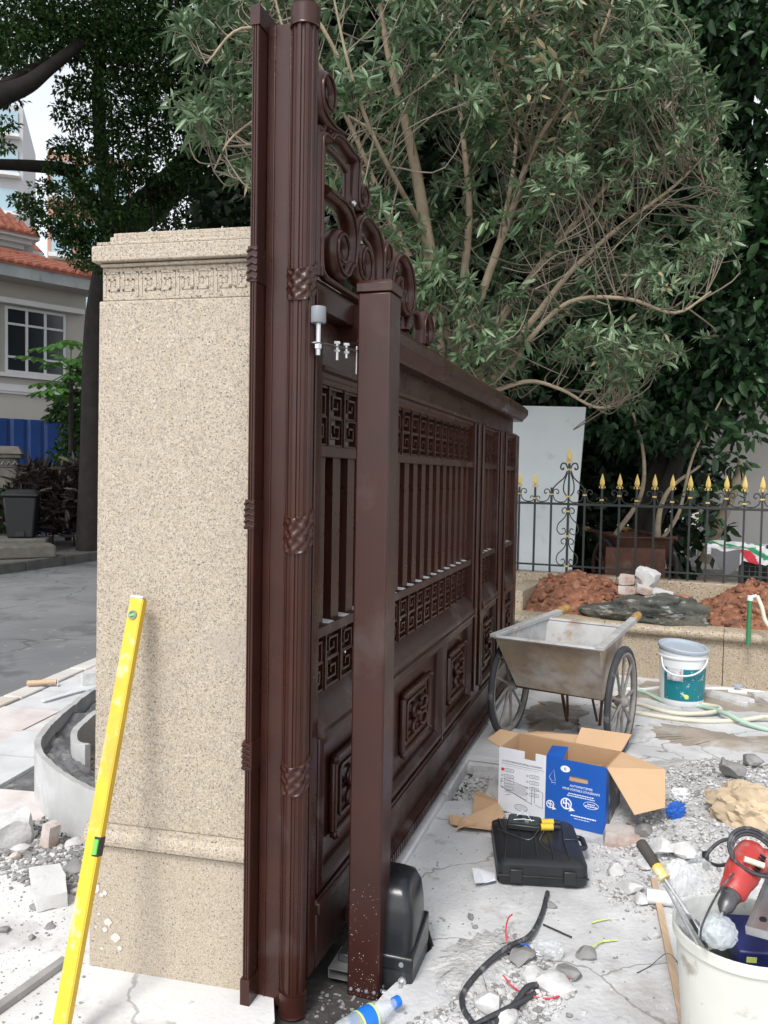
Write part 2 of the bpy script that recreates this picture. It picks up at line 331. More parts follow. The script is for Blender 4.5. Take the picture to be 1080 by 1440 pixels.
# ================================================================== ground, road, pavements
def sheet(name, poly, z, mat_, th=None, parent=None, kind='structure', sub=0):
    b = MB(); b.prism(poly, z - (th or .02), z); o = b.build(name, mat_, parent)
    if kind and parent is None: o['kind'] = kind
    return o
sheet('ground', [(-140, -60), (140, -60), (140, 180), (-140, 180)], -.17, m_yard, .2)
NEAR = [(-5.2, -8), (-3.1, 2.2), (-2.506, 5.323), (-2.293, 6.576), (-1.3, 11), (1.2, 20), (6.2, 36)]
FAR = [(-12.4, -8), (-7.9, 6), (-5.8, 12.3), (-5.07, 14.5), (-1.9, 24), (2.2, 37)]
sheet('road', NEAR + FAR[::-1], -.10, m_asph, .06)
# far pavement and its dark kerb stones
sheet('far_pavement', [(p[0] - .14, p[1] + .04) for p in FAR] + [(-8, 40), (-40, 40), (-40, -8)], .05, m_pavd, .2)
def along(poly, step):
    """points every step along a polyline"""
    o = []; rest = 0
    for a, b in zip(poly, poly[1:]):
        a, b = Vector(a), Vector(b); L = (b - a).length; t = rest
        while t < L: o.append(a + (b - a) * (t / L)); t += step
        rest = t - L
    return o
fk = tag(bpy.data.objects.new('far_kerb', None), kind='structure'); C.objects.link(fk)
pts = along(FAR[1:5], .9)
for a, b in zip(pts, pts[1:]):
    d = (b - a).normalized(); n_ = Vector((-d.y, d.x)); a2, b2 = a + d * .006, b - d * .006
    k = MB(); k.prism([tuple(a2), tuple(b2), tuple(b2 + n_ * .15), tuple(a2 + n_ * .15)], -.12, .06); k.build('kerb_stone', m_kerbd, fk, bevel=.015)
# near pavement: bedding sheet, kerb stones, loose-laid tiles
pav = sheet('pavement', [(p[0] + .02, p[1]) for p in NEAR[1:5]] + [(-.4, 11), (-.9, 3.6), (-.9, 1.2)], -.014, m_mort, .12)
nk = tag(bpy.data.objects.new('near_kerb', None), kind='structure'); C.objects.link(nk)
pts = along(NEAR[1:6], .8)
for a, b in zip(pts, pts[1:]):
    d = (b - a).normalized(); n_ = Vector((d.y, -d.x)); a2, b2 = a + d * .004, b - d * .004
    k = MB(); k.prism([tuple(a2), tuple(b2), tuple(b2 + n_ * .14), tuple(a2 + n_ * .14)], -.14, .004); k.build('kerb_stone', m_kerb, nk, bevel=.012)
rg = random.Random(5)
tile_me = []
for mm in (m_tile, m_tile2):
    k = MB(); k.box(-.194, .194, -.194, .194, -.03, 0); tile_me.append(k.mesh('paving_tile', mm))
kd = Vector((.168, .986)); kn = Vector((.986, -.168)); org = Vector((-2.36, 5.3))
def ring_in(p, grow=0):
    return ((p.x + .62) ** 2 + (p.y - 4.35) ** 2) < (1.12 + grow) ** 2
for i in range(-8, 14):
    for j in range(0, 5):
        p = org + kd * (i * .4) + kn * (.215 + j * .4)
        if ring_in(p) or p.x > -.95 or p.y < 2.75 or (p.y < 3.15 and p.x > -1.55): continue
        o = link_mesh('paving_tile', tile_me[1 if rg.random() < .3 else 0], pav)
        o.location = (p.x, p.y, .002 + rg.uniform(-.004, .004)); o.rotation_euler = (rg.uniform(-.008, .008), rg.uniform(-.008, .008), -.169 + rg.uniform(-.01, .01))
        s_ = rg.uniform(.985, .995); o.scale = (s_, s_, 1)
# yard: gravel bed in the trench, concrete slabs above it
sheet('trench_floor', [(-1.6, .9), (6, .9), (6, 9), (-.2, 9), (-.55, 4.5), (-.9, 2.6)], -.05, m_grav, .1)
m_pit = mat('dark trench floor', (.045, .042, .038), .9, bump=1, bscale=40, var=.35, vscale=8, dirt=[((.20, .19, .18), 16, .60, .72)], dist=.01)
sheet('trench_floor', [(-.34, 1.95), (.0, 1.95), (.22, 2.5), (.10, 2.9), (1.12, 6.3), (.75, 6.3), (-.18, 3.3), (-.40, 2.5)], -.044, m_pit, .01)  # darker floor under the gate and around the motor
sheet('concrete_apron', [(-4.6, -4), (-.75, -4), (-.40, 1.85), (-.275, 2.18), (-.30, 2.33), (-.42, 2.33), (-.42, 3.0), (-1.05, 3.3), (-1.9, 3.12), (-3.0, 2.6)], 0, m_concw, .12)
sheet('concrete_floor', [(-.05, 1.2), (-.055, 2.15), (.02, 2.30), (.185, 2.55), (.17, 2.68), (-.055, 2.79), (.055, 3.106), (.265, 3.72), (.46, 3.745), (.53, 3.60), (1.25, 3.7), (1.9, 3.55), (5.5, 2.6), (5.5, 1.2)], 0, m_conc, .05)
sheet('concrete_floor', [(.40, 4.215), (.50, 4.19), (.80, 4.165), (1.6, 4.35), (5.5, 3.2), (5.5, 5.6), (1.2, 6.6), (1.1, 6.42)], .001, m_conc, .05)
# small concrete kerb along the track
kb = MB()
for s0, s1 in ((.62, 1.66), (1.67, 2.75), (2.76, 4.15)):
    kb.box(.015, .052, s0, s1, -.06, .028)
tk = kb.build('track_kerb', m_conc, bevel=.006); tk.location = (-.215, 2.235, 0); tk.rotation_euler = (0, 0, R(-17.52)); tk['kind'] = 'structure'

# ================================================================== stone pillar
PIL = thing('stone_pillar', 'yellow speckled granite gate pillar with a meander frieze under its stepped top', 'pillar', (-.866, 2.416, 0), R(-12.7))
PW, PD = .50, 1.04
def pil(name, x0, x1, y0, z0, z1, bev=.004):
    b = MB(); b.box(x0, x1, y0, PD + .01 - y0, z0, z1); return b.build(name, m_gran, PIL, bevel=bev)
pil('plinth', -.004, PW, .0, -.05, .376)
b = MB(); b.prof([(.012, .376), (-.004, .38), (-.02, .388), (-.022, .400), (-.008, .406), (-.004, .418), (.004, .424), (.006, .436), (.014, .44), (PD, .44), (PD, .376)], 'x', -.018, PW); b.build('base_moulding', m_gran, PIL, smooth=40)
b = MB(); b.frustum([(.004, .012, .44), (PW, .012, .44), (PW, PD, .44), (.004, PD, .44)], [(.017, .012, 1.996), (PW, .012, 1.996), (PW, PD, 1.996), (.017, PD, 1.996)])
b.build('shaft', m_gran, PIL, bevel=.004)
pil('frieze', .022, PW, .022, 1.998, 2.094, .003)
b = MB(); b.box(.02, PW, .010, .2, 2.094, 2.104); b.box(.002, PW, -.006, .2, 2.106, 2.152); b.box(.012, PW, .004, .2, 2.1525, 2.165)
b.build('cornice', m_gran, PIL, bevel=.004)
b = MB(); b.box(.014, PW, .2, PD, 2.1, 2.164); b.box(.040, PW, .030, PD - .03, 2.165, 2.186); b.box(.047, PW, .038, PD - .04, 2.186, 2.199); b.build('cap', m_gran, PIL, bevel=.003)
# meander relief: one unit is a pair of facing square spirals
def bars2(mb, segs, wdt, y0, y1):
    for (x0, z0, x1, z1) in segs:
        mb.box(min(x0, x1) - wdt / 2, max(x0, x1) + wdt / 2, y0, y1, min(z0, z1) - wdt / 2, max(z0, z1) + wdt / 2)
def path_segs(p): return [(a[0], a[1], b[0], b[1]) for a, b in zip(p, p[1:])]
u_ = MB()
for sx in (1, -1):
    f = lambda x, z: (.054 + sx * (x - .054), z)
    pa = [(.002, .006), (.002, .072), (.046, .072), (.046, .022), (.016, .022), (.016, .052), (.032, .052), (.032, .038)]
    bars2(u_, path_segs([f(*q) for q in pa]), .006, .0022, .008)
mu = u_.mesh('meander', m_gran)
for k in range(4):
    o = link_mesh('meander', mu, PIL); o.location = (.029 + k * .117, .0177, 2.006)
# white cement splashes low on the plinth
b = MB(); rg = random.Random(3)
for (x, z, r_) in ((.018, .245, .016), (.038, .225, .007), (.05, .232, .008), (.012, .20, .005), (.03, .165, .005), (.06, .145, .013), (.05, .12, .009), (.085, .10, .016), (.02, .125, .004), (.075, .185, .004), (.1, .07, .008), (.04, .06, .006)):
    b.add([(x + r_ * rg.uniform(.7, 1.2) * math.cos(t), -.0022, z + r_ * rg.uniform(.7, 1.2) * math.sin(t)) for t in [2 * math.pi * i / 11 for i in range(11)]], [tuple(range(11))])
b.build('cement_splash', mat('cement splash', (.54, .52, .48), .9), PIL)

# ================================================================== spirit level
top = at(196, 842, 2.335); bot = Vector((-.815, 2.04, 0.004))
ax = (top - bot); LV = thing('spirit_level', 'long dirty yellow spirit level leaning on the front of the granite pillar', 'spirit level', bot)
zq = ax.normalized(); yq = (Vector((.28, 1, 0)) - zq * zq.dot(Vector((.28, 1, 0)))).normalized(); xq = yq.cross(zq)
LV.matrix_world = Matrix.Translation(bot) @ Matrix((xq, yq, zq)).transposed().to_4x4()
L_ = ax.length
b = MB(); b.box(-.024, .016, -.010, .012, 0, L_); LV_body = b.build('body', m_yell, LV, bevel=.002)
b = MB(); b.box(.0165, .0195, -.0095, .0115, .002, L_ - .002); b.build('edge_rail', m_yelld, LV)
b = MB(); b.box(-.0245, .0165, -.0105, .0125, L_, L_ + .008); b.build('end_cap', m_alu, LV, bevel=.002)
b = MB(); b.lathe([(.0001, 0), (.013, 0), (.013, .004), (.009, .004), (.009, .001), (.0001, .001)], 20, Matrix.Translation((-.005, -.0105, L_ - .048)) @ Matrix.Rotation(R(90), 4, 'X')); b.build('end_vial', m_nylon, LV, smooth=40)
b = MB(); b.tube([(-.013, -.0125, L_ - .051), (.003, -.0125, L_ - .046)], .004, 8); b.build('vial', m_vial, LV, smooth=60)
b = MB(); b.box(.002, .0205, -.0115, .0135, .478, .528); b.build('window_block', m_blackp, LV, bevel=.001)
b = MB(); b.tube([(.011, -.0125, .484), (.011, -.0125, .522)], .0062, 10); b.build('vial', m_vial, LV, smooth=60)

# ================================================================== sliding gate (local x to the right, y along the gate)
G0 = Vector((-.215, 2.235, 0)); GR = R(-17.52)
GATE = thing('sliding_gate', 'tall dark brown metal sliding gate with scroll crest, fretwork and vertical bars', 'gate', G0, GR)
def flute_ring(cx, cy, r, z, n=48, half=None):
    o = []
    for i in range(n):
        t = 2 * math.pi * i / n; rr = r * (.875 if math.cos(t * 10 + .6) > .35 else (.94 if math.cos(t * 10 + .6) > -.1 else 1))
        o.append((cx + rr * math.cos(t), cy + rr * math.sin(t), z))
    return o
ES = MB(); ES.box(-.137, -.062, .018, .032, -.02, 2.722); ES.box(-.118, -.113, .0145, .0175, .0, 2.72); ES.box(-.071, -.066, .0145, .0175, 0, 2.72)
ES.build('end_plate', m_gate, GATE, bevel=.002)
b = MB(); b.frustum(flute_ring(-.032, .030, .0365, -.015, 160), flute_ring(-.032, .030, .0365, 2.73, 160)); FC = b.build('fluted_column', m_gate, GATE, smooth=25)
b = MB()
b.box(-.158, -.138, -.034, .075, .03, 2.70)
for k in range(3): b.tube([(-.155 + k * .007, -.0345, .03), (-.155 + k * .007, -.0345, 2.70)], .0027, 6)
for k in range(4): b.tube([(-.1585, -.022 + k * .02, .03), (-.1585, -.022 + k * .02, 2.70)], .004, 6)
b.build('fluted_flange', m_gate, GATE, smooth=30)
# caps and carved bands
def band(name, x0, x1, y0, y1, cx, cy, r, z0, z1, carved, rnd):
    b = MB(); n, k = 56, 18; vs = []
    for j in range(k + 1):
        z = z0 + (z1 - z0) * j / k
        for i in range(n):
            t = 2 * math.pi * i / n
            e = .0055
            if carved and 0 < j < k:
                ph = 2 if (int(j * 4.99 / k) % 2) else 0
                q = math.sin(t * 7 + ph * .8); w_ = math.sin(j / k * 5 * math.pi)
                e += .0050 * (q * abs(w_)) + .0012 * noise.noise((t * 6, j * .9, z0 * 9))
            if j in (0, k): e += .0015
            sl = .022 * math.sin(t) if carved else 0      # the band's ends rise to the back
            vs.append((cx + (r + e) * math.cos(t), cy + (r + e) * math.sin(t), z + sl * (1 if rnd else 0)))
    fs = [(j * n + i, j * n + (i + 1) % n, (j + 1) * n + (i + 1) % n, (j + 1) * n + i) for j in range(k) for i in range(n)]
    fs += [tuple(reversed(range(n))), tuple(k * n + i for i in range(n))]
    b.add(vs, fs); return b.build(name, m_gate, GATE, smooth=60)
band('column_cap', 0, 0, 0, 0, -.032, .030, .0345, 2.705, 2.762, False, False)
band('column_foot', 0, 0, 0, 0, -.032, .030, .0345, -.035, .035, False, False)
for z0, z1 in ((1.992, 2.076), (1.303, 1.40), (.625, .705)): band('carved_band', 0, 0, 0, 0, -.032, .030, .0335, z0, z1, True, True)
def fl_band(z0, z1, carved, nm):
    b = MB(); b.box(-.163, -.1345, -.0395, .078, z0, z1)
    if carved:
        for k in range(5):
            zz = z0 + (z1 - z0) * (k + .5) / 5
            b.tube([(-.1635, -.038, zz - .005), (-.166, -.02, zz + .004), (-.1645, .0, zz - .004), (-.166, .03, zz + .005), (-.1635, .07, zz)], .0045, 6)
            b.tube([(-.163, -.0395, zz - .004), (-.150, -.0425, zz + .004), (-.136, -.0395, zz - .002)], .004, 6)
    b.build(nm, m_gate, GATE, bevel=None, smooth=40)
fl_band(2.70, 2.752, False, 'flange_cap'); fl_band(-.025, .075, False, 'flange_foot')
for z0, z1 in ((2.02, 2.115), (1.346, 1.428), (.673, .753)): fl_band(z0, z1, True, 'carved_band')
# frame
def gbox(name, x0, x1, y0, y1, z0, z1, bev=.004, m=None):
    b = MB(); b.box(x0, x1, y0, y1, z0, z1); return b.build(name, m or m_gate, GATE, bevel=bev)
YE = 4.0
SEC = [(.115, 2.36), (2.62, 3.12), (3.42, 3.86)]
gbox('stile', -.135, 0, .066, .115, .045, 1.915)
gbox('stile', -.135, 0, 2.36, 2.62, .25, 1.81); gbox('stile', -.135, 0, 3.12, 3.42, .25, 1.81); gbox('stile', -.135, 0, 3.86, YE, .25, 1.81)
for y in (2.42, 2.56, 3.17, 3.37): gbox('stile_bead', 0.0005, .012, y - .018, y + .018, .30, 1.80, .006)
gbox('bottom_rail', -.135, .004, .117, YE, .045, .25, .006, m_gate_d)
gbox('rail_ledge', -.10, .012, .117, YE, .205, .242, .005, m_gate_d)
b = MB(); b.prof([(.0045, .062), (.034, .062), (.034, .105), (.0045, .112)], 'y', .36, 3.98); rail = b.build('gear_rack', m_gate_d, GATE)
b = MB()
for k in range(9, 150): b.box(.036, .041, .16 + k * .0255, .173 + k * .0255, .064, .10)
tag(b.build('rack_teeth', m_gate_d, GATE), kind='stuff')
for y0, y1 in SEC:
    b = MB()
    b.prof([(-.10, .735), (.016, .735), (.020, .748), (.012, .756), (.012, .772), (.004, .782), (-.002, .800), (-.026, .832), (-.034, .842), (-.10, .842)], 'y', y0, y1); b.build('sill_moulding', m_gate_d, GATE, smooth=40)
    gbox('cross_rail', -.085, -.010, y0, y1, 1.020, 1.052, .003, m_gate_d)
    gbox('cross_rail', -.085, -.010, y0, y1, 1.552, 1.585, .003)
    b = MB(); b.prof([(-.10, 1.766), (-.026, 1.766), (-.022, 1.776), (-.012, 1.782), (-.010, 1.794), (.004, 1.800), (.006, 1.812), (-.10, 1.812)], 'y', y0, y1); b.build('head_moulding', m_gate, GATE, smooth=40)
gbox('top_board', -.125, -.050, .117, YE, 1.8125, 1.964, .003)
gbox('crest_base', -.14, .0, .066, .36, 1.965, 2.03, .003)
b = MB(); b.prof([(-.14, 1.917), (.012, 1.917), (.016, 1.93), (.028, 1.938), (.050, 1.965), (.052, 2.0), (.020, 2.03), (-.155, 2.03), (-.155, 1.95)], 'y', .361, YE + .06); b.build('cap_rail', m_gate, GATE, smooth=35)
# vertical bars, fret tiles (meshes shared)
b = MB(); b.box(-.056, -.030, -.0325, .0325, 1.052, 1.552); bar_me = b.mesh('bar', m_gate)
def fret(h, nm):
    b = MB(); w2 = .058; bars2(b, [(-.0655, 0.004, -.0655, h - .004)], .010, 0, 1)
    q = h / 2
    for z0, sg in ((0.004, 1), (q + .002, -1)):
        hh = q - .006
        pa = [(-w2, z0), (w2 - .004, z0), (w2 - .004, z0 + hh), (-w2 + .016, z0 + hh), (-w2 + .016, z0 + hh * .28), (w2 - .03, z0 + hh * .28), (w2 - .03, z0 + hh * .70), (-.012, z0 + hh * .70), (-.012, z0 + hh * .5)]
        if sg < 0: pa = [(-x, z0 * 2 + hh - z) for x, z in pa]
        bars2(b, path_segs(pa), .0068, .1, .85)
    o = MB()          # lay it in the gate's plane: its x runs along the gate
    o.add([(-.060 + .030 * y, x, z) for x, y, z in b.v], b.f); return o.mesh(nm, m_gate)
fu, fl = fret(.181, 'fret_tile'), fret(.178, 'fret_tile')
def grid_y(y0, y1):
    n = max(1, int(round((y1 - y0) / .131))); return [y0 + (y1 - y0) * (i + .5) / n for i in range(n)]
for y0, y1 in SEC:
    for y in grid_y(y0, y1):
        o = link_mesh('bar', bar_me, GATE); o.location = (0, y, 0)
        o = link_mesh('fret_tile', fu, GATE); o.location = (0, y, 1.585)
        o = link_mesh('fret_tile', fl, GATE); o.location = (0, y, .842)
# pale dust on the lower rails, its whiteness painting sky light on the ledges
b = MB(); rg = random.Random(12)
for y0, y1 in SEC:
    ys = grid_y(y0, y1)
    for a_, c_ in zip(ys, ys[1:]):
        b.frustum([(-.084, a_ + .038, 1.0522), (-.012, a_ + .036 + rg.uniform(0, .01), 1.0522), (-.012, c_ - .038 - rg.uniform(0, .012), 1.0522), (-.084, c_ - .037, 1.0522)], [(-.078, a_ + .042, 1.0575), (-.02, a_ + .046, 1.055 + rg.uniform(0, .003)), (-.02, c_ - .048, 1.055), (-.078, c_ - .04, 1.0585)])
tag(b.build('dust_and_skylight', mat('dust and sky light', (.52, .51, .50), .95, var=.15, vscale=20), GATE), kind='stuff')
# lower panels
def ringpath(y0, y1, z0, z1, x, c=.012):
    return [(x, y0, z0 + c), (x, y0, z1 - c), (x, y0 + c, z1), (x, y1 - c, z1), (x, y1, z1 - c), (x, y1, z0 + c), (x, y1 - c, z0), (x, y0 + c, z0), (x, y0, z0 + c)]
def lower_panel(y0, y1):
    z0, z1 = .25, .735
    b = MB(); b.box(-.085, -.024, y0, y1, z0, z1); P = b.build('lower_panel', m_gate, GATE)
    b = MB(); o_, i_ = (y0 + .004, y1 - .004, z0 + .018, z1 - .004), (y0 + .05, y1 - .05, z0 + .064, z1 - .05)
    def rg4(q, x): return [(x, q[0], q[2]), (x, q[1], q[2]), (x, q[1], q[3]), (x, q[0], q[3])]
    mid = tuple((a * .45 + c * .55) for a, c in zip(o_, i_))
    rr = [rg4(o_, -.0235), rg4(o_, .003), rg4(mid, .010), rg4(i_, -.012), rg4(i_, -.0235)]
    vs = [p for g in rr for p in g]; fs = [(k * 4 + j, k * 4 + (j + 1) % 4, (k + 1) * 4 + (j + 1) % 4, (k + 1) * 4 + j) for k in range(4) for j in range(4)]
    b.add(vs, fs); b.build('panel_moulding', m_gate_d, P, bevel=.003)
    cy, hw = (y0 + y1) / 2, min(.205, (y1 - y0) * .27); zc, hh = .50, .118
    b = MB(); b.box(-.0238, -.012, cy - hw, cy + hw, zc - hh, zc + hh); b.build('raised_field', m_gate, P, bevel=.006)
    b = MB(); b.tube(ringpath(cy - hw, cy + hw, zc - hh, zc + hh, -.010), .014, 8, False)
    b.tube(ringpath(cy - hw * .72, cy + hw * .72, zc - hh * .66, zc + hh * .66, -.008), .007, 6, False); b.build('square_moulding', m_gate, P, smooth=50)
    b = MB()
    for sy in (-1, 1):
        for sz in (-1, 1):
            pth = [(-.004, cy + sy * hw * .10, zc + sz * hh * .12), (.004, cy + sy * hw * .42, zc + sz * hh * .10), (.006, cy + sy * hw * .52, zc + sz * hh * .36), (.004, cy + sy * hw * .30, zc + sz * hh * .50), (-.002, cy + sy * hw * .14, zc + sz * hh * .40)]
            q_ = MB(); q_.tube(cr(pth, 4), .0095, 6); q_.build('carved_curl', m_gate, P, smooth=60)
            q_ = MB(); q_.rock((-.004, cy + sy * hw, zc + sz * hh), (.014, .018, .018), 3, 1, 0); q_.build('corner_knob', m_gate, P, smooth=60)
    b.rock((0, cy, zc), (.014, .022, .018), 2, 1, .1); b.build('carved_rosette', m_gate, P, smooth=60)
for y0, y1 in ((.117, .80), (.828, 1.664), (1.695, 2.358), (2.622, 3.118), (3.422, 3.858)): lower_panel(y0, y1)
gbox('mullion', -.085, .006, .801, .827, .25, .734); gbox('mullion', -.085, .006, 1.665, 1.694, .25, .734)
# crest: thick bent strips and scrolls standing on the cap rail
def scroll(pts, r, n=7, flat=1.5, nm='crest_scroll', taper=True):
    q = cr([(-.012, p[0] + .008, p[1]) for p in pts], n); k = len(q)
    rs = [r * (1 - .55 * max(0, (i / k - .7) / .3)) if taper else r for i in range(k)]
    b = MB(); b.tube(q, [r_ * .86 for r_ in rs], 10, True, flat * 1.1, (1, 0, 0)); o = b.build(nm, m_gate, GATE, smooth=60)
    if r > .015:          # raised fillet following the face of the strip
        f = MB(); f.tube([Vector((p.x + r_ * .86 * flat * 1.1, p.y, p.z)) for p, r_ in zip(q, rs)], [max(.003, r_ * .26) for r_ in rs], 6, True); f.build('fillet', m_gate, o, smooth=60)
    return o
def spiral(cx, cz, r0, a0, turns, sgn=1, n=9, r1=.012):
    """points of a coil from its outside in"""
    return [(cx + (r0 + (r1 - r0) * i / n) * math.cos(a0 + sgn * turns * 2 * math.pi * i / n), cz + (r0 + (r1 - r0) * i / n) * math.sin(a0 + sgn * turns * 2 * math.pi * i / n)) for i in range(n + 1)]
# top scroll with its tail running to the shoulder
scroll([(.225, 2.500), (.17, 2.492), (.115, 2.488), (.065, 2.497)] + spiral(.095, 2.556, .062, R(215), 1.45, -1, 11), .019)
# outer frame: stem, shoulder, right side of the upper window
scroll([(.052, 2.05), (.050, 2.2), (.050, 2.40), (.07, 2.440), (.12, 2.447), (.15, 2.470), (.22, 2.484), (.29, 2.478), (.350, 2.474), (.354, 2.44), (.350, 2.36), (.362, 2.335)] + spiral(.412, 2.385, .042, R(245), 1.35, 1, 10), .018, taper=True)
scroll([(.050, 2.425), (.055, 2.455), (.083, 2.452), (.085, 2.43)], .012, 5); scroll([(.085, 2.445), (.10, 2.478), (.13, 2.478), (.14, 2.455)], .012, 5)
# inner beads of the upper window
scroll([(.105, 2.30), (.100, 2.38), (.112, 2.425), (.145, 2.430), (.20, 2.432), (.285, 2.425), (.300, 2.405), (.300, 2.32)], .011, 6, 1.2, 'crest_bead', False)
# band under the window that sweeps down into the left coil
scroll([(.10, 2.300), (.17, 2.302), (.24, 2.302), (.298, 2.282), (.328, 2.225), (.318, 2.15)] + spiral(.222, 2.160, .075, R(-20), 1.6, -1, 13), .021)
scroll([(.335, 2.30), (.31, 2.325), (.302, 2.36)], .014, 5)
# tall right coil
scroll([(.600, 2.03), (.602, 2.12), (.598, 2.24), (.560, 2.302), (.50, 2.318), (.42, 2.318), (.362, 2.285), (.343, 2.21), (.36, 2.14)] + spiral(.425, 2.178, .066, R(235), 1.5, 1, 12), .021)
scroll([(.50, 2.06), (.53, 2.10), (.545, 2.18), (.52, 2.25), (.46, 2.268)], .012, 6, 1.2, 'crest_bead')
# inner trim along stem and base
scroll([(.098, 2.27), (.097, 2.16), (.100, 2.095), (.125, 2.068), (.2, 2.064), (.4, 2.064), (.58, 2.064)], .012, 6, 1.2, 'crest_bead', False)
# middle leaves
scroll([(.604, 2.08), (.62, 2.16), (.618, 2.25), (.645, 2.298), (.69, 2.295), (.712, 2.255), (.69, 2.225)], .019, 6)
scroll([(.70, 2.10), (.715, 2.20), (.76, 2.275), (.84, 2.308), (.93, 2.300), (.985, 2.255), (1.0, 2.19), (.975, 2.135), (.93, 2.125), (.905, 2.16), (.93, 2.19)], .021, 6)
scroll([(.76, 2.06), (.79, 2.14), (.83, 2.215), (.88, 2.232), (.905, 2.20)], .014, 6)
scroll([(.97, 2.06), (1.0, 2.12), (1.06, 2.148), (1.13, 2.148), (1.17, 2.10), (1.18, 2.05)], .014, 6)
scroll([(1.175, 2.04), (1.18, 2.12), (1.215, 2.165), (1.275, 2.168), (1.318, 2.13), (1.318, 2.08), (1.285, 2.058), (1.262, 2.085)], .017, 6)
gbox('crest_plate', -.045, -.026, .055, .62, 2.0305, 2.058, .002)
b = MB(); b.lathe([(.0001, 0), (.008, .002), (.009, .008), (.0001, .014)], 10, Matrix.Translation((.012, .30, 2.322)) @ Matrix.Rotation(R(90), 4, 'Y')); b.build('bolt', m_steel, GATE, smooth=50)

# ================================================================== guide post with roller bracket
POST = thing('guide_post', 'square dark brown steel post bolted in front of the gate, holding a grey roller', 'post', (-.023, 2.398, -.05), GR)
b = MB(); b.box(-.05, .05, -.05, .05, .004, 2.072); b.build('shaft', m_post, POST, bevel=.006)
b = MB(); b.box(-.054, .054, -.054, .054, 2.073, 2.098); b.frustum([(-.054, -.054, 2.098), (.054, -.054, 2.098), (.054, .054, 2.098), (-.054, .054, 2.098)], [(-.046, -.046, 2.107), (.046, -.046, 2.107), (.046, .046, 2.107), (-.046, .046, 2.107)]); b.build('cap', m_gate, POST, bevel=.002)
b = MB(); b.box(-.085, .10, -.065, .075, -.006, .004); b.build('base_plate', m_steel, POST, bevel=.002)
b = MB()
b.lathe([(.0055, 0), (.005, .003), (.0001, .0055)], 10); rv = b.mesh('rivet', m_nylon, 50)
for k in range(4): link_mesh('rivet', rv, POST, Matrix.Translation((-.036 + .024 * k, -.0502, .028 + .001 * k)) @ Matrix.Rotation(R(90), 4, 'X'))
for k in range(4): link_mesh('rivet', rv, POST, Matrix.Translation((.0502, -.03 + .02 * k, .028)) @ Matrix.Rotation(R(90), 4, 'Y'))
b = MB(); b.tube([(-.118, -.205, 1.9085), (-.0515, -.030, 1.9085)], .016, 4, True, .16); b.box(-.0545, -.0505, -.048, .02, 1.84, 1.92); b.build('roller_bracket', m_steel, POST, bevel=.001)
def bolt(x, y, z, l, nm='bolt'):
    b = MB(); b.tube([(x, y, z), (x, y, z - l)], .0048, 8); b.lathe([(.0001, 0), (.0095, 0), (.0095, .007), (.0001, .007)], 6, Matrix.Translation((x, y, z))); b.lathe([(.0001, 0), (.009, 0), (.009, .006), (.0001, .006)], 6, Matrix.Translation((x, y, z - .022))); b.build(nm, m_steel, POST, smooth=30)
bolt(-.085, -.120, 1.916, .045); bolt(-.070, -.085, 1.916, .035)
b = MB(); b.tube([(-.112, -.193, 1.975), (-.112, -.193, 1.875)], .0065, 8); b.lathe([(.0001, 0), (.010, 0), (.010, .012), (.0001, .012)], 6, Matrix.Translation((-.112, -.193, 1.893))); b.build('roller_axle', m_steel, POST, smooth=30)
b = MB(); b.lathe([(.0001, 1.962), (.0195, 1.962), (.021, 1.965), (.021, 2.003), (.0195, 2.006), (.0001, 2.006)], 24, Matrix.Translation((-.112, -.193, 0))); b.build('guide_roller', m_nylon, POST, smooth=40)

b = MB(); rg = random.Random(14)
for k in range(110):
    x, z = rg.uniform(-.048, .048), .012 + .34 * rg.random() ** 1.8; r_ = rg.choice([.0003, .0004, .0005, .0008]); b.box(x - r_, x + r_, -.0512, -.0503, z - r_, z + r_ * rg.uniform(.6, 1.4))
tag(b.build('cement_specks', mat('cement specks', (.6, .58, .56), .9), POST), kind='stuff')

# ================================================================== planter, low wall, iron fence
PA = R(-23.3)                                   # planter frame: x to the right along the wall, y to the back
PO = Vector((1.22, 6.5, 0)); px_ = Vector((math.cos(PA), math.sin(PA), 0)); py_ = Vector((-math.sin(PA), math.cos(PA), 0))
def pw(x, y, z=0): return PO + px_ * x + py_ * y + Vector((0, 0, z))
def pl(p): q = Vector(p) - PO; return q.dot(px_), q.dot(py_)
PLT = thing('planter_wall', 'low yellow granite planter wall with a rounded weathered coping behind the blue and white pail', 'planter', PO, PA)
x0 = -.30
while x0 < 5.0:
    b = MB(); b.box(x0 + .002, x0 + .848, .0, .16, -.05, .335); b.build('facing_stone', m_gran2, PLT, bevel=.004)
    b = MB(); b.prof([(-.03, .336), (-.048, .352), (-.052, .375), (-.044, .398), (-.025, .410), (.165, .412), (.165, .336)], 'x', x0 + .002, x0 + .848); b.build('coping_stone', m_gran2, PLT, smooth=50)
    x0 += .85
b = MB(); b.box(-.299, 5.1, .14, .158, -.05, .33); b.build('backing', m_conc, PLT)
LW = thing('low_wall', 'low pale granite wall carrying the black iron fence behind the red soil', 'wall', PO, PA)
x0 = -.6
while x0 < 5.2:
    b = MB(); b.box(x0 + .002, x0 + 1.098, .955, 1.13, -.05, .64); b.build('wall_stone', m_gran2, LW, bevel=.006); x0 += 1.1
b = MB(); b.box(-.30, -.14, .162, .953, -.05, .57); b.build('return_stone', m_gran2, LW, bevel=.006)
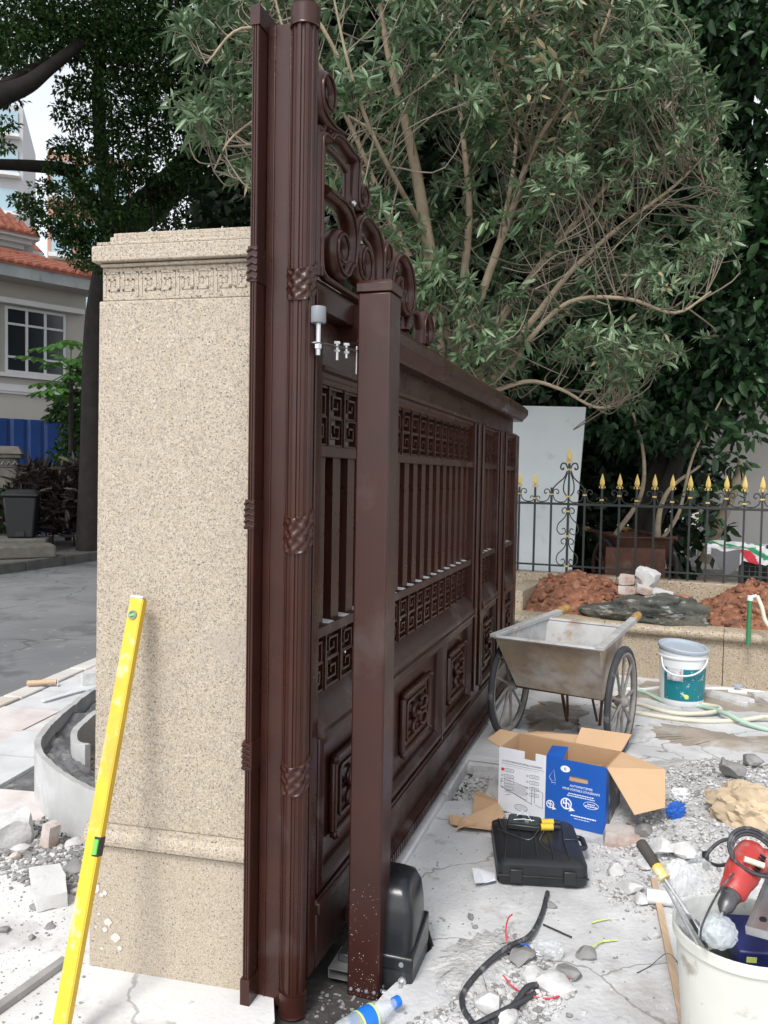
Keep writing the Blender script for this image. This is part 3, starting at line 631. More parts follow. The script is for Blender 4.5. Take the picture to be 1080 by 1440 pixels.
# raised ground behind the wall
sheet('garden_ground', [tuple(pw(-1.25, 1.131))[:2], tuple(pw(9, 1.131))[:2], tuple(pw(12, 14))[:2], tuple(pw(-1.0, 9))[:2]], .30, m_yard, .4)
FEN = thing('iron_fence', 'black iron fence with gold spear tips and scrollwork on the low pale wall', 'fence', PO, PA)
FY = 1.03
us = [730, 752, 775, 799, 822, 846, 870.7, 895, 920, 945, 970, 995, 1021, 1046.7, 1071.7]
def fx(u, v=715):
    """where the sight line meets the fence plane"""
    r = ray(u, v); o = Vector((0, 0, CAMH)) - pw(0, FY); n_ = py_; t = -o.dot(n_) / r.dot(n_); return (Vector((0, 0, CAMH)) + r * t - PO).dot(px_)
xs = [fx(u) for u in us]; st = xs[-1] - xs[-2]
xs = [xs[0] - .16 * k for k in (4, 3, 2, 1)] + xs + [xs[-1] + .158 * k for k in range(1, 9)]
i0 = 4
b = MB(); b.box(xs[0] - .1, xs[-1] + .1, FY - .012, FY + .012, 1.262, 1.284); b.build('rail', m_iron, FEN, bevel=.002)
b = MB(); b.box(xs[0] - .1, xs[-1] + .1, FY - .01, FY + .01, .70, .716); b.build('rail', m_iron, FEN, bevel=.002)
sp = MB()      # spear head: leaf blade with a rib, two curled barbs
sp.lathe([(.008, 0), (.010, .012), (.006, .02)], 8)
bl = [(.0, .02), (.012, .028), (.0195, .045), (.017, .07), (.010, .10), (.004, .125), (0, .138)]
n_ = len(bl)
sp.add([(x, 0, z) for x, z in bl] + [(-x, 0, z) for x, z in bl] + [(0, -.009 * (1 - k / n_), z) for k, (x, z) in enumerate(bl)] + [(0, .009 * (1 - k / n_), z) for k, (x, z) in enumerate(bl)],
       [q for k in range(n_ - 1) for q in ((k, k + 1, 2 * n_ + k + 1, 2 * n_ + k), (2 * n_ + k, 2 * n_ + k + 1, n_ + k + 1, n_ + k), (k + 1, k, 3 * n_ + k, 3 * n_ + k + 1), (3 * n_ + k + 1, 3 * n_ + k, n_ + k, n_ + k + 1))])
for sx in (1, -1): sp.tube([(0, 0, .018), (sx * .012, 0, .026), (sx * .022, 0, .018), (sx * .022, 0, .006), (sx * .015, 0, .004)], .0035, 6)
sp_me = sp.mesh('spear_tip', m_gold, 60)
cl = MB(); cl.box(-.017, .017, -.013, .013, 0, .013); col_me = cl.mesh('collar', m_gold)
cl = MB(); cl.box(-.0085, .0085, -.0085, .0085, .641, 1.262)
cl.box(-.0085, .0085, -.0085, .0085, 1.284, 1.42); bar_f = cl.mesh('bar', m_iron)
def scr(pts, r=.0048, nm='scroll'):
    b = MB(); b.tube(cr([(p[0], FY, p[1]) for p in pts], 5), r, 6); return b.build(nm, m_iron, FEN, smooth=60)
def hi(i): return (i - i0) % 2 == 0
for i, x in enumerate(xs):
    k = i - i0
    if k == 3: continue
    o = link_mesh('bar', bar_f, FEN); o.location = (x, FY, 0)
    if k not in (2, 4):
        s_ = link_mesh('spear_tip', sp_me, o); s_.location = (0, 0, 1.42); s_.scale = (1.12, 1.12, 1.0)
    zc = 1.352 if hi(i) else 1.312
    c_ = link_mesh('collar', col_me, o); c_.location = (0, 0, zc)
    # scrolls: tall pair on high bars, small pair on low ones
    if hi(i):
        for sg in (1, -1):
            scr([(x + sg * .013, zc), (x + sg * .022, zc + .045), (x + sg * .052, zc + .052), (x + sg * .066, zc + .03), (x + sg * .056, zc + .012), (x + sg * .043, zc + .022)])
            scr([(x + sg * .013, zc + .006), (x + sg * .03, zc - .04), (x + sg * .07, zc - .062), (x + sg * .12, zc - .058), (x + sg * .142, zc - .03)])
    else:
        for sg in (1, -1):
            scr([(x + sg * .012, zc), (x + sg * .02, zc + .026), (x + sg * .040, zc + .022), (x + sg * .044, zc + .004)], .0042)
# tall centre panel with flower-like top
xc = xs[i0 + 3]
b = MB(); b.box(xc - .010, xc + .010, FY - .010, FY + .010, .641, 1.262); b.box(xc - .008, xc + .008, FY - .008, FY + .008, 1.284, 1.60); po = b.build('bar', m_iron, FEN)
s_ = link_mesh('spear_tip', sp_me, po); s_.location = (xc, FY, 1.64); s_.scale = (1.25, 1.25, 1.1)
b = MB(); b.lathe([(.006, 1.60), (.012, 1.615), (.010, 1.645)], 10, Matrix.Translation((xc, FY, 0))); b.build('socket', m_iron, po, smooth=40)
for zz in (1.335, 1.58, 1.20, .975, .70):
    c_ = link_mesh('collar', col_me, po); c_.location = (xc, FY, zz); c_.scale = (1.25, 1.2, 1.1)
for sg in (1, -1):
    scr([(xc + sg * .008, 1.335), (xc + sg * .045, 1.39), (xc + sg * .042, 1.47), (xc + sg * .014, 1.56)], .006)
    scr([(xc + sg * .15, 1.30), (xc + sg * .145, 1.40), (xc + sg * .10, 1.46), (xc + sg * .045, 1.51), (xc + sg * .016, 1.575)], .006)
    scr([(xc + sg * .012, 1.59), (xc + sg * .03, 1.635), (xc + sg * .065, 1.64), (xc + sg * .078, 1.60), (xc + sg * .055, 1.585), (xc + sg * .05, 1.605)], .007)
    for zt, zb in ((1.24, .99), (.96, .71)):
        scr([(xc + sg * .035, zt - .045), (xc + sg * .055, zt - .055), (xc + sg * .05, zt - .02), (xc + sg * .02, zt - .012)][::-1] if 0 else
            [(xc + sg * .03, zt - .05), (xc + sg * .048, zt - .05), (xc + sg * .055, zt - .02), (xc + sg * .025, zt), (xc + sg * .012, zt - .03), (xc + sg * .03, zt - .09), (xc + sg * .085, zt - .15), (xc + sg * .095, zb + .04), (xc + sg * .06, zb + .005), (xc + sg * .02, zb + .025), (xc + sg * .03, zb + .06), (xc + sg * .052, zb + .05)])
# white board leaning behind the fence
tl, br = at(722, 566, 7.9), at(815, 568, 7.75)
BRD = thing('white_board', 'tall plain white board leaning behind the iron fence at the far end of the gate', 'board', (pw(0, 1.2)[0], pw(0, 1.2)[1], .30))
ex = pl(at(815, 568, 7.7))[0]
BRD.location = pw(ex - .36, 1.62, .302); BRD.rotation_euler = (R(-6), R(2.2), PA)
hB = 2.235 - .30
b = MB(); b.box(-.72, .265, -.012, .012, 0, hB); b.build('panel', m_white, BRD, bevel=.003)

# red soil bed with two heaps
def soil_h(x, y):
    f = min(1, max(0, (y - .16) / .72))
    h = .375 + .05 * f
    h += .27 * math.exp(-((x - .20) / .50) ** 2) * f ** .8 * (1 if y < .80 else max(.6, 1 - (y - .8) * 1.5))
    h += .235 * (1 / (1 + math.exp(-(x - 1.30) * 13))) * f ** .7
    h -= .06 * math.exp(-((x - 1.02) / .28) ** 2) * f
    p = Vector((x * 5, y * 5, 0)); h += .045 * noise.noise(p) * (0.4 + f) + .035 * abs(noise.noise(p * 3.3)) * (.5 + f) + .020 * noise.noise(p * 8)
    return h
b = MB(); nx, ny = 230, 52; X0, X1 = -.138, 4.6
vs = [(X0 + (X1 - X0) * i / nx, .166 + .786 * j / ny, soil_h(X0 + (X1 - X0) * i / nx, .166 + .786 * j / ny)) for j in range(ny + 1) for i in range(nx + 1)]
b.add(vs, [(j * (nx + 1) + i, j * (nx + 1) + i + 1, (j + 1) * (nx + 1) + i + 1, (j + 1) * (nx + 1) + i) for j in range(ny) for i in range(nx)])
sb = b.build('soil_bed', m_soil, smooth=80); sb.location = PO; sb.rotation_euler = (0, 0, PA)
tag(sb, kind='stuff')
b = MB(); rg = random.Random(9)
for k in range(620):
    x, y = rg.uniform(-.1, 3.2), rg.uniform(.2, .93)
    if .72 < x < 1.30 and y < .8 and rg.random() < .8: continue
    r_ = rg.choice([.008, .010, .012, .014, .018, .026, .036]); b.rock((x, y, soil_h(x, y) + r_ * .2), (r_ * rg.uniform(.8, 1.4), r_ * rg.uniform(.8, 1.3), r_ * .75), k, 1, .5)
cl = b.build('soil_clods', m_soil); cl.location = PO; cl.rotation_euler = (0, 0, PA); tag(cl, kind='stuff')
# boulder and the bricks on it
c = at(908, 868, 6.36)
b = MB(); b.rock((0, 0, 0), (.43, .22, .255), 21, 5, .34, Matrix.Rotation(R(4), 3, 'Y'), True)
def bdisp(p):
    q = Vector((p[0] * 3.2, p[1] * 5, p[2] * 17)); v = Vector(p); n_ = v.normalized()
    return tuple(v + n_ * (.045 * noise.noise(q) + .034 * abs(noise.noise(q * 2.3)) + .016 * noise.noise(q * 5.1)))
b.v = [bdisp(p) for p in b.v]
bo = b.build('boulder', m_bould, smooth=70); bo.location = c; bo.rotation_euler = (0, 0, PA); tag(bo, 'long dark striped boulder lying in the red soil below the stacked bricks', 'boulder')
def brickobj(loc, rz, dims, label, seed, mm=None, tilt=(0, 0), cat='brick', name='brick', rough=.012):
    b = MB(); bm = bmesh.new(); bmesh.ops.create_cube(bm, size=1); bmesh.ops.subdivide_edges(bm, edges=bm.edges, cuts=3, use_grid_fill=True)
    off = Vector((seed * 2.3, seed, 0)); vs = []
    for v in bm.verts:
        p = v.co.copy(); q = Vector((p.x * dims[0], p.y * dims[1], p.z * dims[2]))
        e = sum(1 for t in p if abs(t) > .49); q *= 1 - .02 * max(0, e - 1)
        q += Vector([noise.noise(q * 14 + off + Vector((k * 9, 0, 0))) * rough for k in range(3)]); vs.append(q)
    b.add(vs, [tuple(v.index for v in f.verts) for f in bm.faces]); bm.free()
    o = b.build(name, mm or m_brick, smooth=35); o.location = loc; o.rotation_euler = (tilt[0], tilt[1], rz); return tag(o, label, cat)
y_b = 6.50
brickobj(at(882, 828, y_b), PA + .1, (.125, .17, .062), 'dusty pinkish brick at the bottom of the pair stacked on the boulder', 1)
brickobj(at(882, 815, y_b), PA + .05, (.122, .16, .062), 'dusty pinkish brick on top of the pair stacked on the boulder', 2)
brickobj(at(911, 812, y_b - .04), PA - .3, (.15, .13, .12), 'broken pale block leaning beside the pair of bricks on the boulder', 3, m_rub, (.1, .35), 'block', 'broken_block', .03)
brickobj(at(905, 829, y_b - .12), PA + .2, (.12, .11, .06), 'reddish brick fragment wedged under the broken pale block', 4, None, (.1, .25))
brickobj(at(933, 834, y_b - .16), PA - .1, (.16, .10, .05), 'grey mortar covered brick lying on the boulder top', 5, m_rub, (0, .18))
brickobj(at(957, 841, y_b - .20), PA + .1, (.12, .09, .05), 'orange brick at the right end of the row on the boulder', 6, mat('orange brick', (.36, .15, .085), .95, bump=.6, var=.2, vscale=10), (0, .1))
# green pipe with its hose at the right edge
g0 = pw(*pl(at(1052, 903, 5.75)), .40); gp_ = thing('water_pipe', 'green plastic water pipe with a white fitting standing in the soil at the right edge', 'pipe', g0)
b = MB(); b.tube([(0, 0, -.05), (.012, .02, .28)], .016, 12); b.build('pipe', m_green, gp_, smooth=60)
b = MB(); b.tube([(.012, .02, .262), (.0135, .021, .298)], .021, 12); b.tube([(.013, .02, .285), (.05, .0, .30)], .013, 10); b.build('fitting', m_pailg, gp_, smooth=50)
hp = [g0 + Vector((.05, 0, .30)), g0 + Vector((.075, -.03, .22)), g0 + Vector((.10, -.05, .12)), g0 + Vector((.17, -.14, .03)), g0 + Vector((.30, -.32, -.08)), g0 + Vector((.45, -.42, -.25)), g0 + Vector((.7, -.5, -.395)), g0 + Vector((1.2, -.5, -.40))]
b = MB(); b.tube(cr(hp, 6), .0145, 10); tag(b.build('garden_hose', m_hose, smooth=60), 'cream hose dropping from the white fitting of the green pipe over the planter edge', 'hose')

# things stored behind the fence: mesh crate under a tarp
def crate_at(x, y, label):
    T = thing('wire_crate', label, 'crate', pw(x, y, .301), PA)
    b = MB()
    for a in (0, 1.25):
        for d in (0, .6): b.box(a - .012, a + .012, d - .012, d + .012, 0, .56)
    b.box(-.012, 1.262, -.012, .012, .548, .572); b.box(-.012, 1.262, .588, .612, .548, .572); b.build('frame', m_iron, T)
    b = MB()
    for k in range(25): b.box(.025 + k * .05, .0285 + k * .05, -.004, -.0005, .01, .547)
    for k in range(11): b.box(.013, 1.237, -.008, -.0045, .03 + k * .05, .0335 + k * .05)
    tag(b.build('wire_grid', m_wire, T), kind='stuff')
    b = MB(); b.box(.02, 1.23, .3, .58, .0, .54); b.build('load', m_blackp, T); return T
xt = fx(988, 800)
crate_at(xt + .30, 1.75, 'dark wire mesh crate under the printed tarp behind the iron fence')
# tarp: draped sheet, one surface with printed colour areas (object-space print)
mt = mat('printed tarp', (.70, .70, .71), .6); t = mt.node_tree; bs = t.nodes['Principled BSDF']; at_ = t.nodes.new('ShaderNodeAttribute'); at_.attribute_name = 'print'
t.links.new(at_.outputs['Color'], bs.inputs['Base Color'])
nx, ny = 200, 80; vs = []; cols = []
for j in range(ny + 1):
    for i in range(nx + 1):
        x, y = -.30 + 2.0 * i / nx, j / ny            # y: 0 front hem .. 1 back
        drop = .085 + .045 * math.sin(x * 5 + 1) + .02 * math.sin(x * 13) + .20 * max(0, 1 - abs(x + .12) * 7)
        if y < .35: yy, zz = -.03 - .02 * math.sin(x * 17), .60 - drop * (1 - y / .35)
        else: yy, zz = -.03 + (y - .35) * 1.0, .60 + .03 * noise.noise(Vector((x * 4, y * 4, 1)))
        zz += .03 * noise.noise(Vector((x * 7, y * 6, 0))) + .014 * noise.noise(Vector((x * 21, y * 13, 3))); yy += .02 * noise.noise(Vector((x * 9, y * 2, 4)))
        vs.append((x, yy, zz))
        c_ = (.70, .70, .71)
        if x < -.0 and y < .30 and x > -.26: c_ = (.15, .15, .16)
        elif .30 < x + y * .8 < .40 and x < .3: c_ = (.02, .25, .11)
        elif .06 < x + .3 * y < .17 and y < .3: c_ = (.55, .03, .05)
        elif .66 < x < .78 and y < .36: c_ = (.66, .02, .03)
        elif y > .42 and (x + y * .5) % .5 < .12: c_ = (.03, .22, .10)
        elif .20 < x < .62 and .33 < y < .40: c_ = (.05, .05, .05)
        cols.append((*c_, 1))
b = MB(); b.add(vs, [(j * (nx + 1) + i, j * (nx + 1) + i + 1, (j + 1) * (nx + 1) + i + 1, (j + 1) * (nx + 1) + i) for j in range(ny) for i in range(nx)])
tp = b.build('printed_tarp', mt, smooth=80, fixn=False); a_ = tp.data.color_attributes.new('print', 'FLOAT_COLOR', 'POINT'); a_.data.foreach_set('color', [c for q in cols for c in q])
tp.location = pw(xt + .30, 1.74, .301); tp.rotation_euler = (0, 0, PA); so_ = tp.modifiers.new('thick', 'SOLIDIFY'); so_.thickness = .004
tag(tp, 'crumpled white tarp with red and green print draped over the wire crate', 'tarp')
# white garden wall far right behind the trees
GW = thing('garden_wall', 'plain white rendered wall showing behind the trees at the right edge', 'wall', at(985, 700, 11.2) * 1, R(-18)); GW.location.z = .2
b = MB(); b.box(0, 6, 0, .2, 0, 2.75); b.build('wall', m_wallw, GW); b = MB(); b.box(-.03, 6.03, -.03, .23, 2.752, 2.83); b.build('coping', m_housew, GW)

# ================================================================== houses on the left
HD = R(45)                                      # facade runs right-and-back
HC = at(140, 412, 20.0); HO = Vector((HC.x, HC.y, -.05))
HS = thing('house', 'two-storey beige house with red tiled roofs behind the blue steel hoarding', 'house', HO, HD)
# local: x along the facade (right/back positive), y away from the street; eave edge at y=0
b = MB(); b.box(-9, -.05, .62, 2.6, 0, 5.95); HW = b.build('wall', m_house, HS)
b = MB(); b.box(-9, -.03, .56, .618, 3.36, 3.52); b.box(-9, -.03, .58, .618, 3.30, 3.358); b.build('string_course', m_housew, HS)
b = MB(); b.box(-9, .02, .02, .62, 5.86, 5.945); b.build('soffit', m_house, HS)
b = MB(); b.box(-9, .04, -.02, .03, 5.86, 6.16); b.box(-.01, .04, .031, 2.6, 5.86, 6.16); b.build('fascia', m_fascia, HS)
def tiles(x0, x1, y0, y1, z0, z1, parent, hipR=0.0, nm='roof'):
    """sloping tiled roof: a deck, ribs of overlapping barrel tiles as one field"""
    b = MB(); b.frustum([(x0, y0, z0 - .05), (x1, y0, z0 - .05), (x1 - hipR, y1, z1 - .05), (x0, y1, z1 - .05)], [(x0, y0, z0), (x1, y0, z0), (x1 - hipR, y1, z1), (x0, y1, z1)])
    rf = b.build(nm, m_rooft, parent)
    b = MB(); n = int((x1 - x0) / .2); L = math.hypot(y1 - y0, z1 - z0); rows = max(2, int(L / .28)); e = Vector((0, y1 - y0, z1 - z0)) / L
    for k in range(n):
        x = x0 + .1 + k * .2; lim = 1.0 if hipR == 0 or x < x1 - hipR else max(0, (x1 - x) / hipR)
        for r_ in range(rows):
            if (r_ + .5) / rows > lim: break
            a = Vector((x, y0, z0 + .012)) + e * (L * r_ / rows - .03); c_ = a + e * (L / rows + .05)
            ring = []
            for p, rr in ((a, .085), (c_, .068)):
                ring.append([p + Vector((math.cos(t) * rr, 0, math.sin(t) * rr * .8)) for t in [math.pi * q / 4 for q in range(5)]])
            b.add(ring[0] + ring[1], [(q, q + 1, q + 6, q + 5) for q in range(4)] + [(4, 3, 2, 1, 0)])
    tag(b.build('tile_field', m_rooft, rf), kind='stuff'); return rf
rf = tiles(-9, .06, -.06, 1.55, 6.17, 6.74, HS, .9)
b = MB(); b.tube([(-9, 1.55, 6.77), (-.84, 1.55, 6.77)], .09, 8); b.tube([(-.84, 1.55, 6.77), (.06, -.04, 6.2)], .08, 8); tag(b.build('ridge_tiles', m_rooft, rf), kind='stuff')
# windows of the street front
def window(x0, x1, z0, z1, y, cols_, rows_, parent, th=.05):
    b = MB(); b.box(x0 - .06, x1 + .06, y - .05, y - .002, z0 - .06, z0); b.box(x0 - .06, x1 + .06, y - .05, y - .002, z1, z1 + .06); b.box(x0 - .06, x0, y - .05, y - .002, z0 + .0005, z1 - .0005); b.box(x1, x1 + .06, y - .05, y - .002, z0 + .0005, z1 - .0005)
    W = b.build('window', m_alu, parent)
    for k in range(1, cols_):
        x = x0 + (x1 - x0) * k / cols_; q = MB(); q.box(x - .03, x + .03, y - .045, y - .003, z0 + .001, z1 - .001); q.build('window_bar', m_alu, W)
    for fr in rows_:
        z = z0 + (z1 - z0) * fr; q = MB(); q.box(x0 + .001, x1 - .001, y - .042, y - .004, z - .025, z + .025); q.build('window_bar', m_alu, W)
    q = MB(); q.box(x0 + .002, x1 - .002, y - .02, y - .012, z0 + .002, z1 - .002); q.build('pane', m_glassd, W)
    return W
wp = [HS.matrix_basis.inverted() @ at(u, v, y) for u, v, y in ((4, 480, 20), (88, 480, 20))]
def hx(u, v, yl):
    """local x on the facade plane y=yl along a sight line"""
    o = Vector((0, 0, CAMH)) - HO; r = ray(u, v); nrm = Vector((-math.sin(HD), math.cos(HD), 0)); t = (yl - o.dot(nrm)) / r.dot(nrm); p = o + r * t
    return p.x * math.cos(HD) + p.y * math.sin(HD), p.z
xa, _ = hx(10, 480, .62); xb, _ = hx(88, 480, .62); _, zt = hx(50, 440, .62); _, zb = hx(50, 524, .62)
window(xa, xb, zb, zt, .62, 3, (.22, .76), HS)
window(xa - (xb - xa) - .25, xa - .25, zb, zt, .62, 3, (.22, .76), HS)
b = MB(); b.box(xa - 2.6, xb + .12, .50, .618, zb - .16, zb - .07); b.build('window_sill', m_housew, HS)
b = MB(); b.box(xa - 2.6, xb + .45, .40, .618, zt + .10, zt + .22); b.build('window_hood', m_housew, HS)
# upper storey set back, with its cornice and hip roof
xu, zu = hx(22, 326, 2.1); ZU = zu - 8.24; print('zu', xu, zu, ZU)
b = MB(); b.box(-9, -.5, 2.61, 8.5, 0, 8.1 + ZU); b.build('wall', m_house, HS)
b = MB()
for k, (o_, z0, z1) in enumerate(((.22, 7.92 + ZU, 8.03 + ZU), (.36, 8.03 + ZU, 8.14 + ZU), (.50, 8.14 + ZU, 8.24 + ZU))): b.box(-9, xu + .1 + o_, 2.6 - o_, 3.4, z0 + .0005 * k, z1)
for k, (o_, z0, z1) in enumerate(((.18, 7.80 + ZU, 7.9 + ZU), (.30, 7.9 + ZU, 8.0 + ZU))): b.box(xu + .62, -.3, 2.9 - o_, 3.4, z0 + .0005 * k, z1)
b.build('cornice', m_housew, HS)
tiles(-9, xu + .6, 2.05, 5.0, 8.26 + ZU, 10.6 + ZU, HS, 2.6)
tiles(xu + .75, -.2, 2.75, 4.6, 8.02 + ZU, 9.3 + ZU, HS, 1.4)
xa, z1_ = hx(20, 356, 2.6); xb, _ = hx(60, 356, 2.6)
window(xa, xb, 6.98, z1_ + .02, 2.61, 2, (), HS)
# far buildings glimpsed through the leaves
def tower(name, label, x, y, wd, dp, h, mw, rows_, cols_, rz, group=None):
    T = thing(name, label, 'building', (x, y, 0), rz, group)
    b = MB(); b.box(-wd / 2, wd / 2, 0, dp, 0, h); b.build('wall', mw, T)
    wme = MB(); ww, wh = wd / cols_ * .7, h / rows_ * .58; wme.box(-ww / 2, ww / 2, -.12, -.01, 0, wh); me = wme.mesh('window', m_towerw)
    sme = MB(); sme.box(-ww / 2 - .15, ww / 2 + .15, -.7, -.02, -.35, -.12); sm = sme.mesh('balcony_slab', m_housew)
    for r_ in range(rows_ // 2, rows_):
        for k in range(cols_):
            l = Matrix.Translation((-wd / 2 + wd * (k + .5) / cols_, 0, h * (r_ + .25) / rows_)); o = link_mesh('window', me, T, l); link_mesh('balcony_slab', sm, o)
p = at(8, 240, 62); tower('apartment_tower', 'tall pale apartment tower with blue glass balconies far behind the red roof', p.x - 3.6, 62, 9, 10, 29, m_tower, 10, 4, R(18))
p = at(88, 230, 48); tower('apartment_block', 'salmon coloured block half hidden by leaves behind the red roofs', p.x + 1.6, 48, 4.6, 8, 19.6, m_pink, 6, 3, R(20))

# blue hoarding, old gatepost, bin on the far pavement
p0, p1 = at(-60, 690, 17.6), at(150, 690, 19.6)
BF = thing('steel_hoarding', 'blue corrugated steel hoarding between the carved gatepost and the dark hedge', 'hoarding', (p0.x, p0.y, .05), math.atan2(p1.y - p0.y, p1.x - p0.x))
Lh = (Vector(p1[:2]) - Vector(p0[:2])).length
for k in range(int(Lh / .36) + 1):
    b = MB(); x = k * .36; b.frustum([(x, 0, 0), (x + .05, -.045, 0), (x + .25, -.045, 0), (x + .30, 0, 0), (x + .356, 0, 0), (x + .356, .006, 0), (x, .006, 0)], [(x, 0, 2.57), (x + .05, -.045, 2.57), (x + .25, -.045, 2.57), (x + .30, 0, 2.57), (x + .356, 0, 2.57), (x + .356, .006, 2.57), (x, .006, 2.57)])
    b.build('sheet_panel', m_bluef, BF)
gp0 = at(2, 700, 16.3); GP = thing('carved_gatepost', 'old grey stone gatepost with a carved band at the left edge', 'gatepost', (gp0.x, gp0.y, .05), R(20))
b = MB(); b.box(-.30, .30, -.30, .30, 0, 1.48); b.build('shaft', m_stoned, GP, bevel=.02)
b = MB(); b.box(-.31, .31, -.31, .31, 1.482, 1.66); b.build('carved_band', m_stoned, GP, bevel=.01)
b = MB()
for k in range(6): b.tube([(-.27 + k * .1, -.315, 1.53), (-.23 + k * .1, -.322, 1.60), (-.19 + k * .1, -.315, 1.54)], .018, 6)
b.build('carving', m_rubd, GP)
b = MB(); b.box(-.38, .38, -.38, .38, 1.662, 1.74); b.frustum([(-.42, -.42, 1.742), (.42, -.42, 1.742), (.42, .42, 1.742), (-.42, .42, 1.742)], [(-.33, -.33, 1.90), (.33, -.33, 1.90), (.33, .33, 1.90), (-.33, .33, 1.90)]); b.build('cap', m_stoned, GP, bevel=.015)
bn = gnd(31, 757, .28); BN = thing('rubbish_bin', 'dark grey rubbish bin with a lid on a stone block by the hedge', 'bin', (bn.x, bn.y, .30), R(15))
b = MB(); b.frustum([(-.21, -.21, 0), (.21, -.21, 0), (.21, .21, 0), (-.21, .21, 0)], [(-.27, -.27, .72), (.27, -.27, .72), (.27, .27, .72), (-.27, .27, .72)]); b.build('body', m_bin, BN, bevel=.03)
b = MB(); b.box(-.30, .30, -.30, .30, .722, .78); b.frustum([(-.29, -.29, .781), (.29, -.29, .781), (.29, .29, .781), (-.29, .29, .781)], [(-.2, -.2, .84), (.2, -.2, .84), (.2, .2, .84), (-.2, .2, .84)]); b.build('lid', m_bin, BN, bevel=.02)
b = MB(); b.box(-.07, .07, -.245, -.215, .03, .12); b.build('pedal', m_blackp, BN)
b = MB(); b.box(-.45, .45, -.4, .4, .05, .298); o = b.build('stone_block', m_stoned, bevel=.03); o.location = (bn.x, bn.y, 0); o.rotation_euler = (0, 0, R(15)); tag(o, 'long grey stone block under the dark rubbish bin', 'stone block')
b = MB(); b.box(-.9, .9, -.3, .3, .05, .26); o = b.build('stone_block', m_stoned, bevel=.03); q = gnd(-8, 772, .2); o.location = (q.x, q.y, 0); o.rotation_euler = (0, 0, R(30)); tag(o, 'paler stone block at the foot of the carved gatepost', 'stone block')

# ================================================================== trees and plants
NR = np.random.RandomState(11)
def leaf_cloud(name, P, D, L, W, mat_, parent=None, fold=.18, tint=None, quad=True, seed=0):
    """one mesh of folded leaves: P base points, D directions, L lengths, W widths"""
    P = np.asarray(P, float); D = np.asarray(D, float); n = len(P); rs = np.random.RandomState(seed + 5)
    D = D / np.maximum(np.linalg.norm(D, axis=1, keepdims=True), 1e-6)
    a = rs.normal(size=(n, 3)); a[:, 2] += 1.2; S = np.cross(D, a); S /= np.maximum(np.linalg.norm(S, axis=1, keepdims=True), 1e-6); N = np.cross(S, D)
    L = np.asarray(L).reshape(-1, 1) * np.ones((n, 1)); W = np.asarray(W).reshape(-1, 1) * np.ones((n, 1))
    up = N * W * fold; sag = np.array([[0, 0, -1.0]]) * L * .12
    if quad:
        V = np.stack([P, P + D * L * .3 + S * W * .42 + up, P + D * L * .42 , P + D * L * .3 - S * W * .42 + up, P + D * L * .68 + S * W * .36 + up + sag * .5, P + D * L * .68 - S * W * .36 + up + sag * .5, P + D * L + sag], 1)
        F = [(0, 1, 2), (0, 2, 3), (1, 4, 6, 2), (2, 6, 5, 3)]; k = 7
    else:
        V = np.stack([P, P + D * L * .45 + S * W * .5 + up, P + D * L + sag, P + D * L * .45 - S * W * .5 + up], 1); F = [(0, 1, 2), (0, 2, 3)]; k = 4
    loops = np.concatenate([np.array(f) for f in F]); ls = np.array([len(f) for f in F])
    off = (np.arange(n) * k)[:, None]
    LV_ = (off + loops[None, :]).ravel(); tot = np.tile(ls, n); start = np.concatenate([[0], np.cumsum(tot)[:-1]])
    me = bpy.data.meshes.new(name); me.vertices.add(n * k); me.vertices.foreach_set('co', V.reshape(-1)); me.loops.add(len(LV_)); me.loops.foreach_set('vertex_index', LV_.astype(np.int32))
    me.polygons.add(len(tot)); me.polygons.foreach_set('loop_start', start.astype(np.int32)); me.update(calc_edges=True)
    tt = rs.uniform(0, 1, n) if tint is None else np.clip(tint, 0, 1)
    at2 = me.attributes.new('tint', 'FLOAT', 'POINT'); at2.data.foreach_set('value', np.repeat(tt, k).astype(np.float32))
    me.materials.append(mat_)
    o = bpy.data.objects.new(name, me); C.objects.link(o)
    if parent is not None: o.parent = parent
    return o
def clumps_to_leaves(clumps, per, L, rs, flat=.6, out=.7):
    """leaf bases in clumps (centre, radius): denser toward the shell; direction mostly outward and level"""
    P = []; D = []
    for c, r in clumps:
        n = max(8, int(per * r * r)); g = rs.normal(size=(n, 3)); g /= np.linalg.norm(g, axis=1, keepdims=True)
        rad = rs.uniform(.15, 1, (n, 1)) ** .6; p = g * rad * r * np.array([[1, 1, flat]]); P.append(p + np.array([c])); d = g * out + rs.normal(size=(n, 3)) * .6; d[:, 2] -= .15; D.append(d)
    return np.concatenate(P), np.concatenate(D)
def limb(mb, pts, r0, r1, n=8, seg=5):
    q = cr(pts, seg); k = len(q); mb.tube(q, [r0 + (r1 - r0) * (i / (k - 1)) for i in range(k)], n)

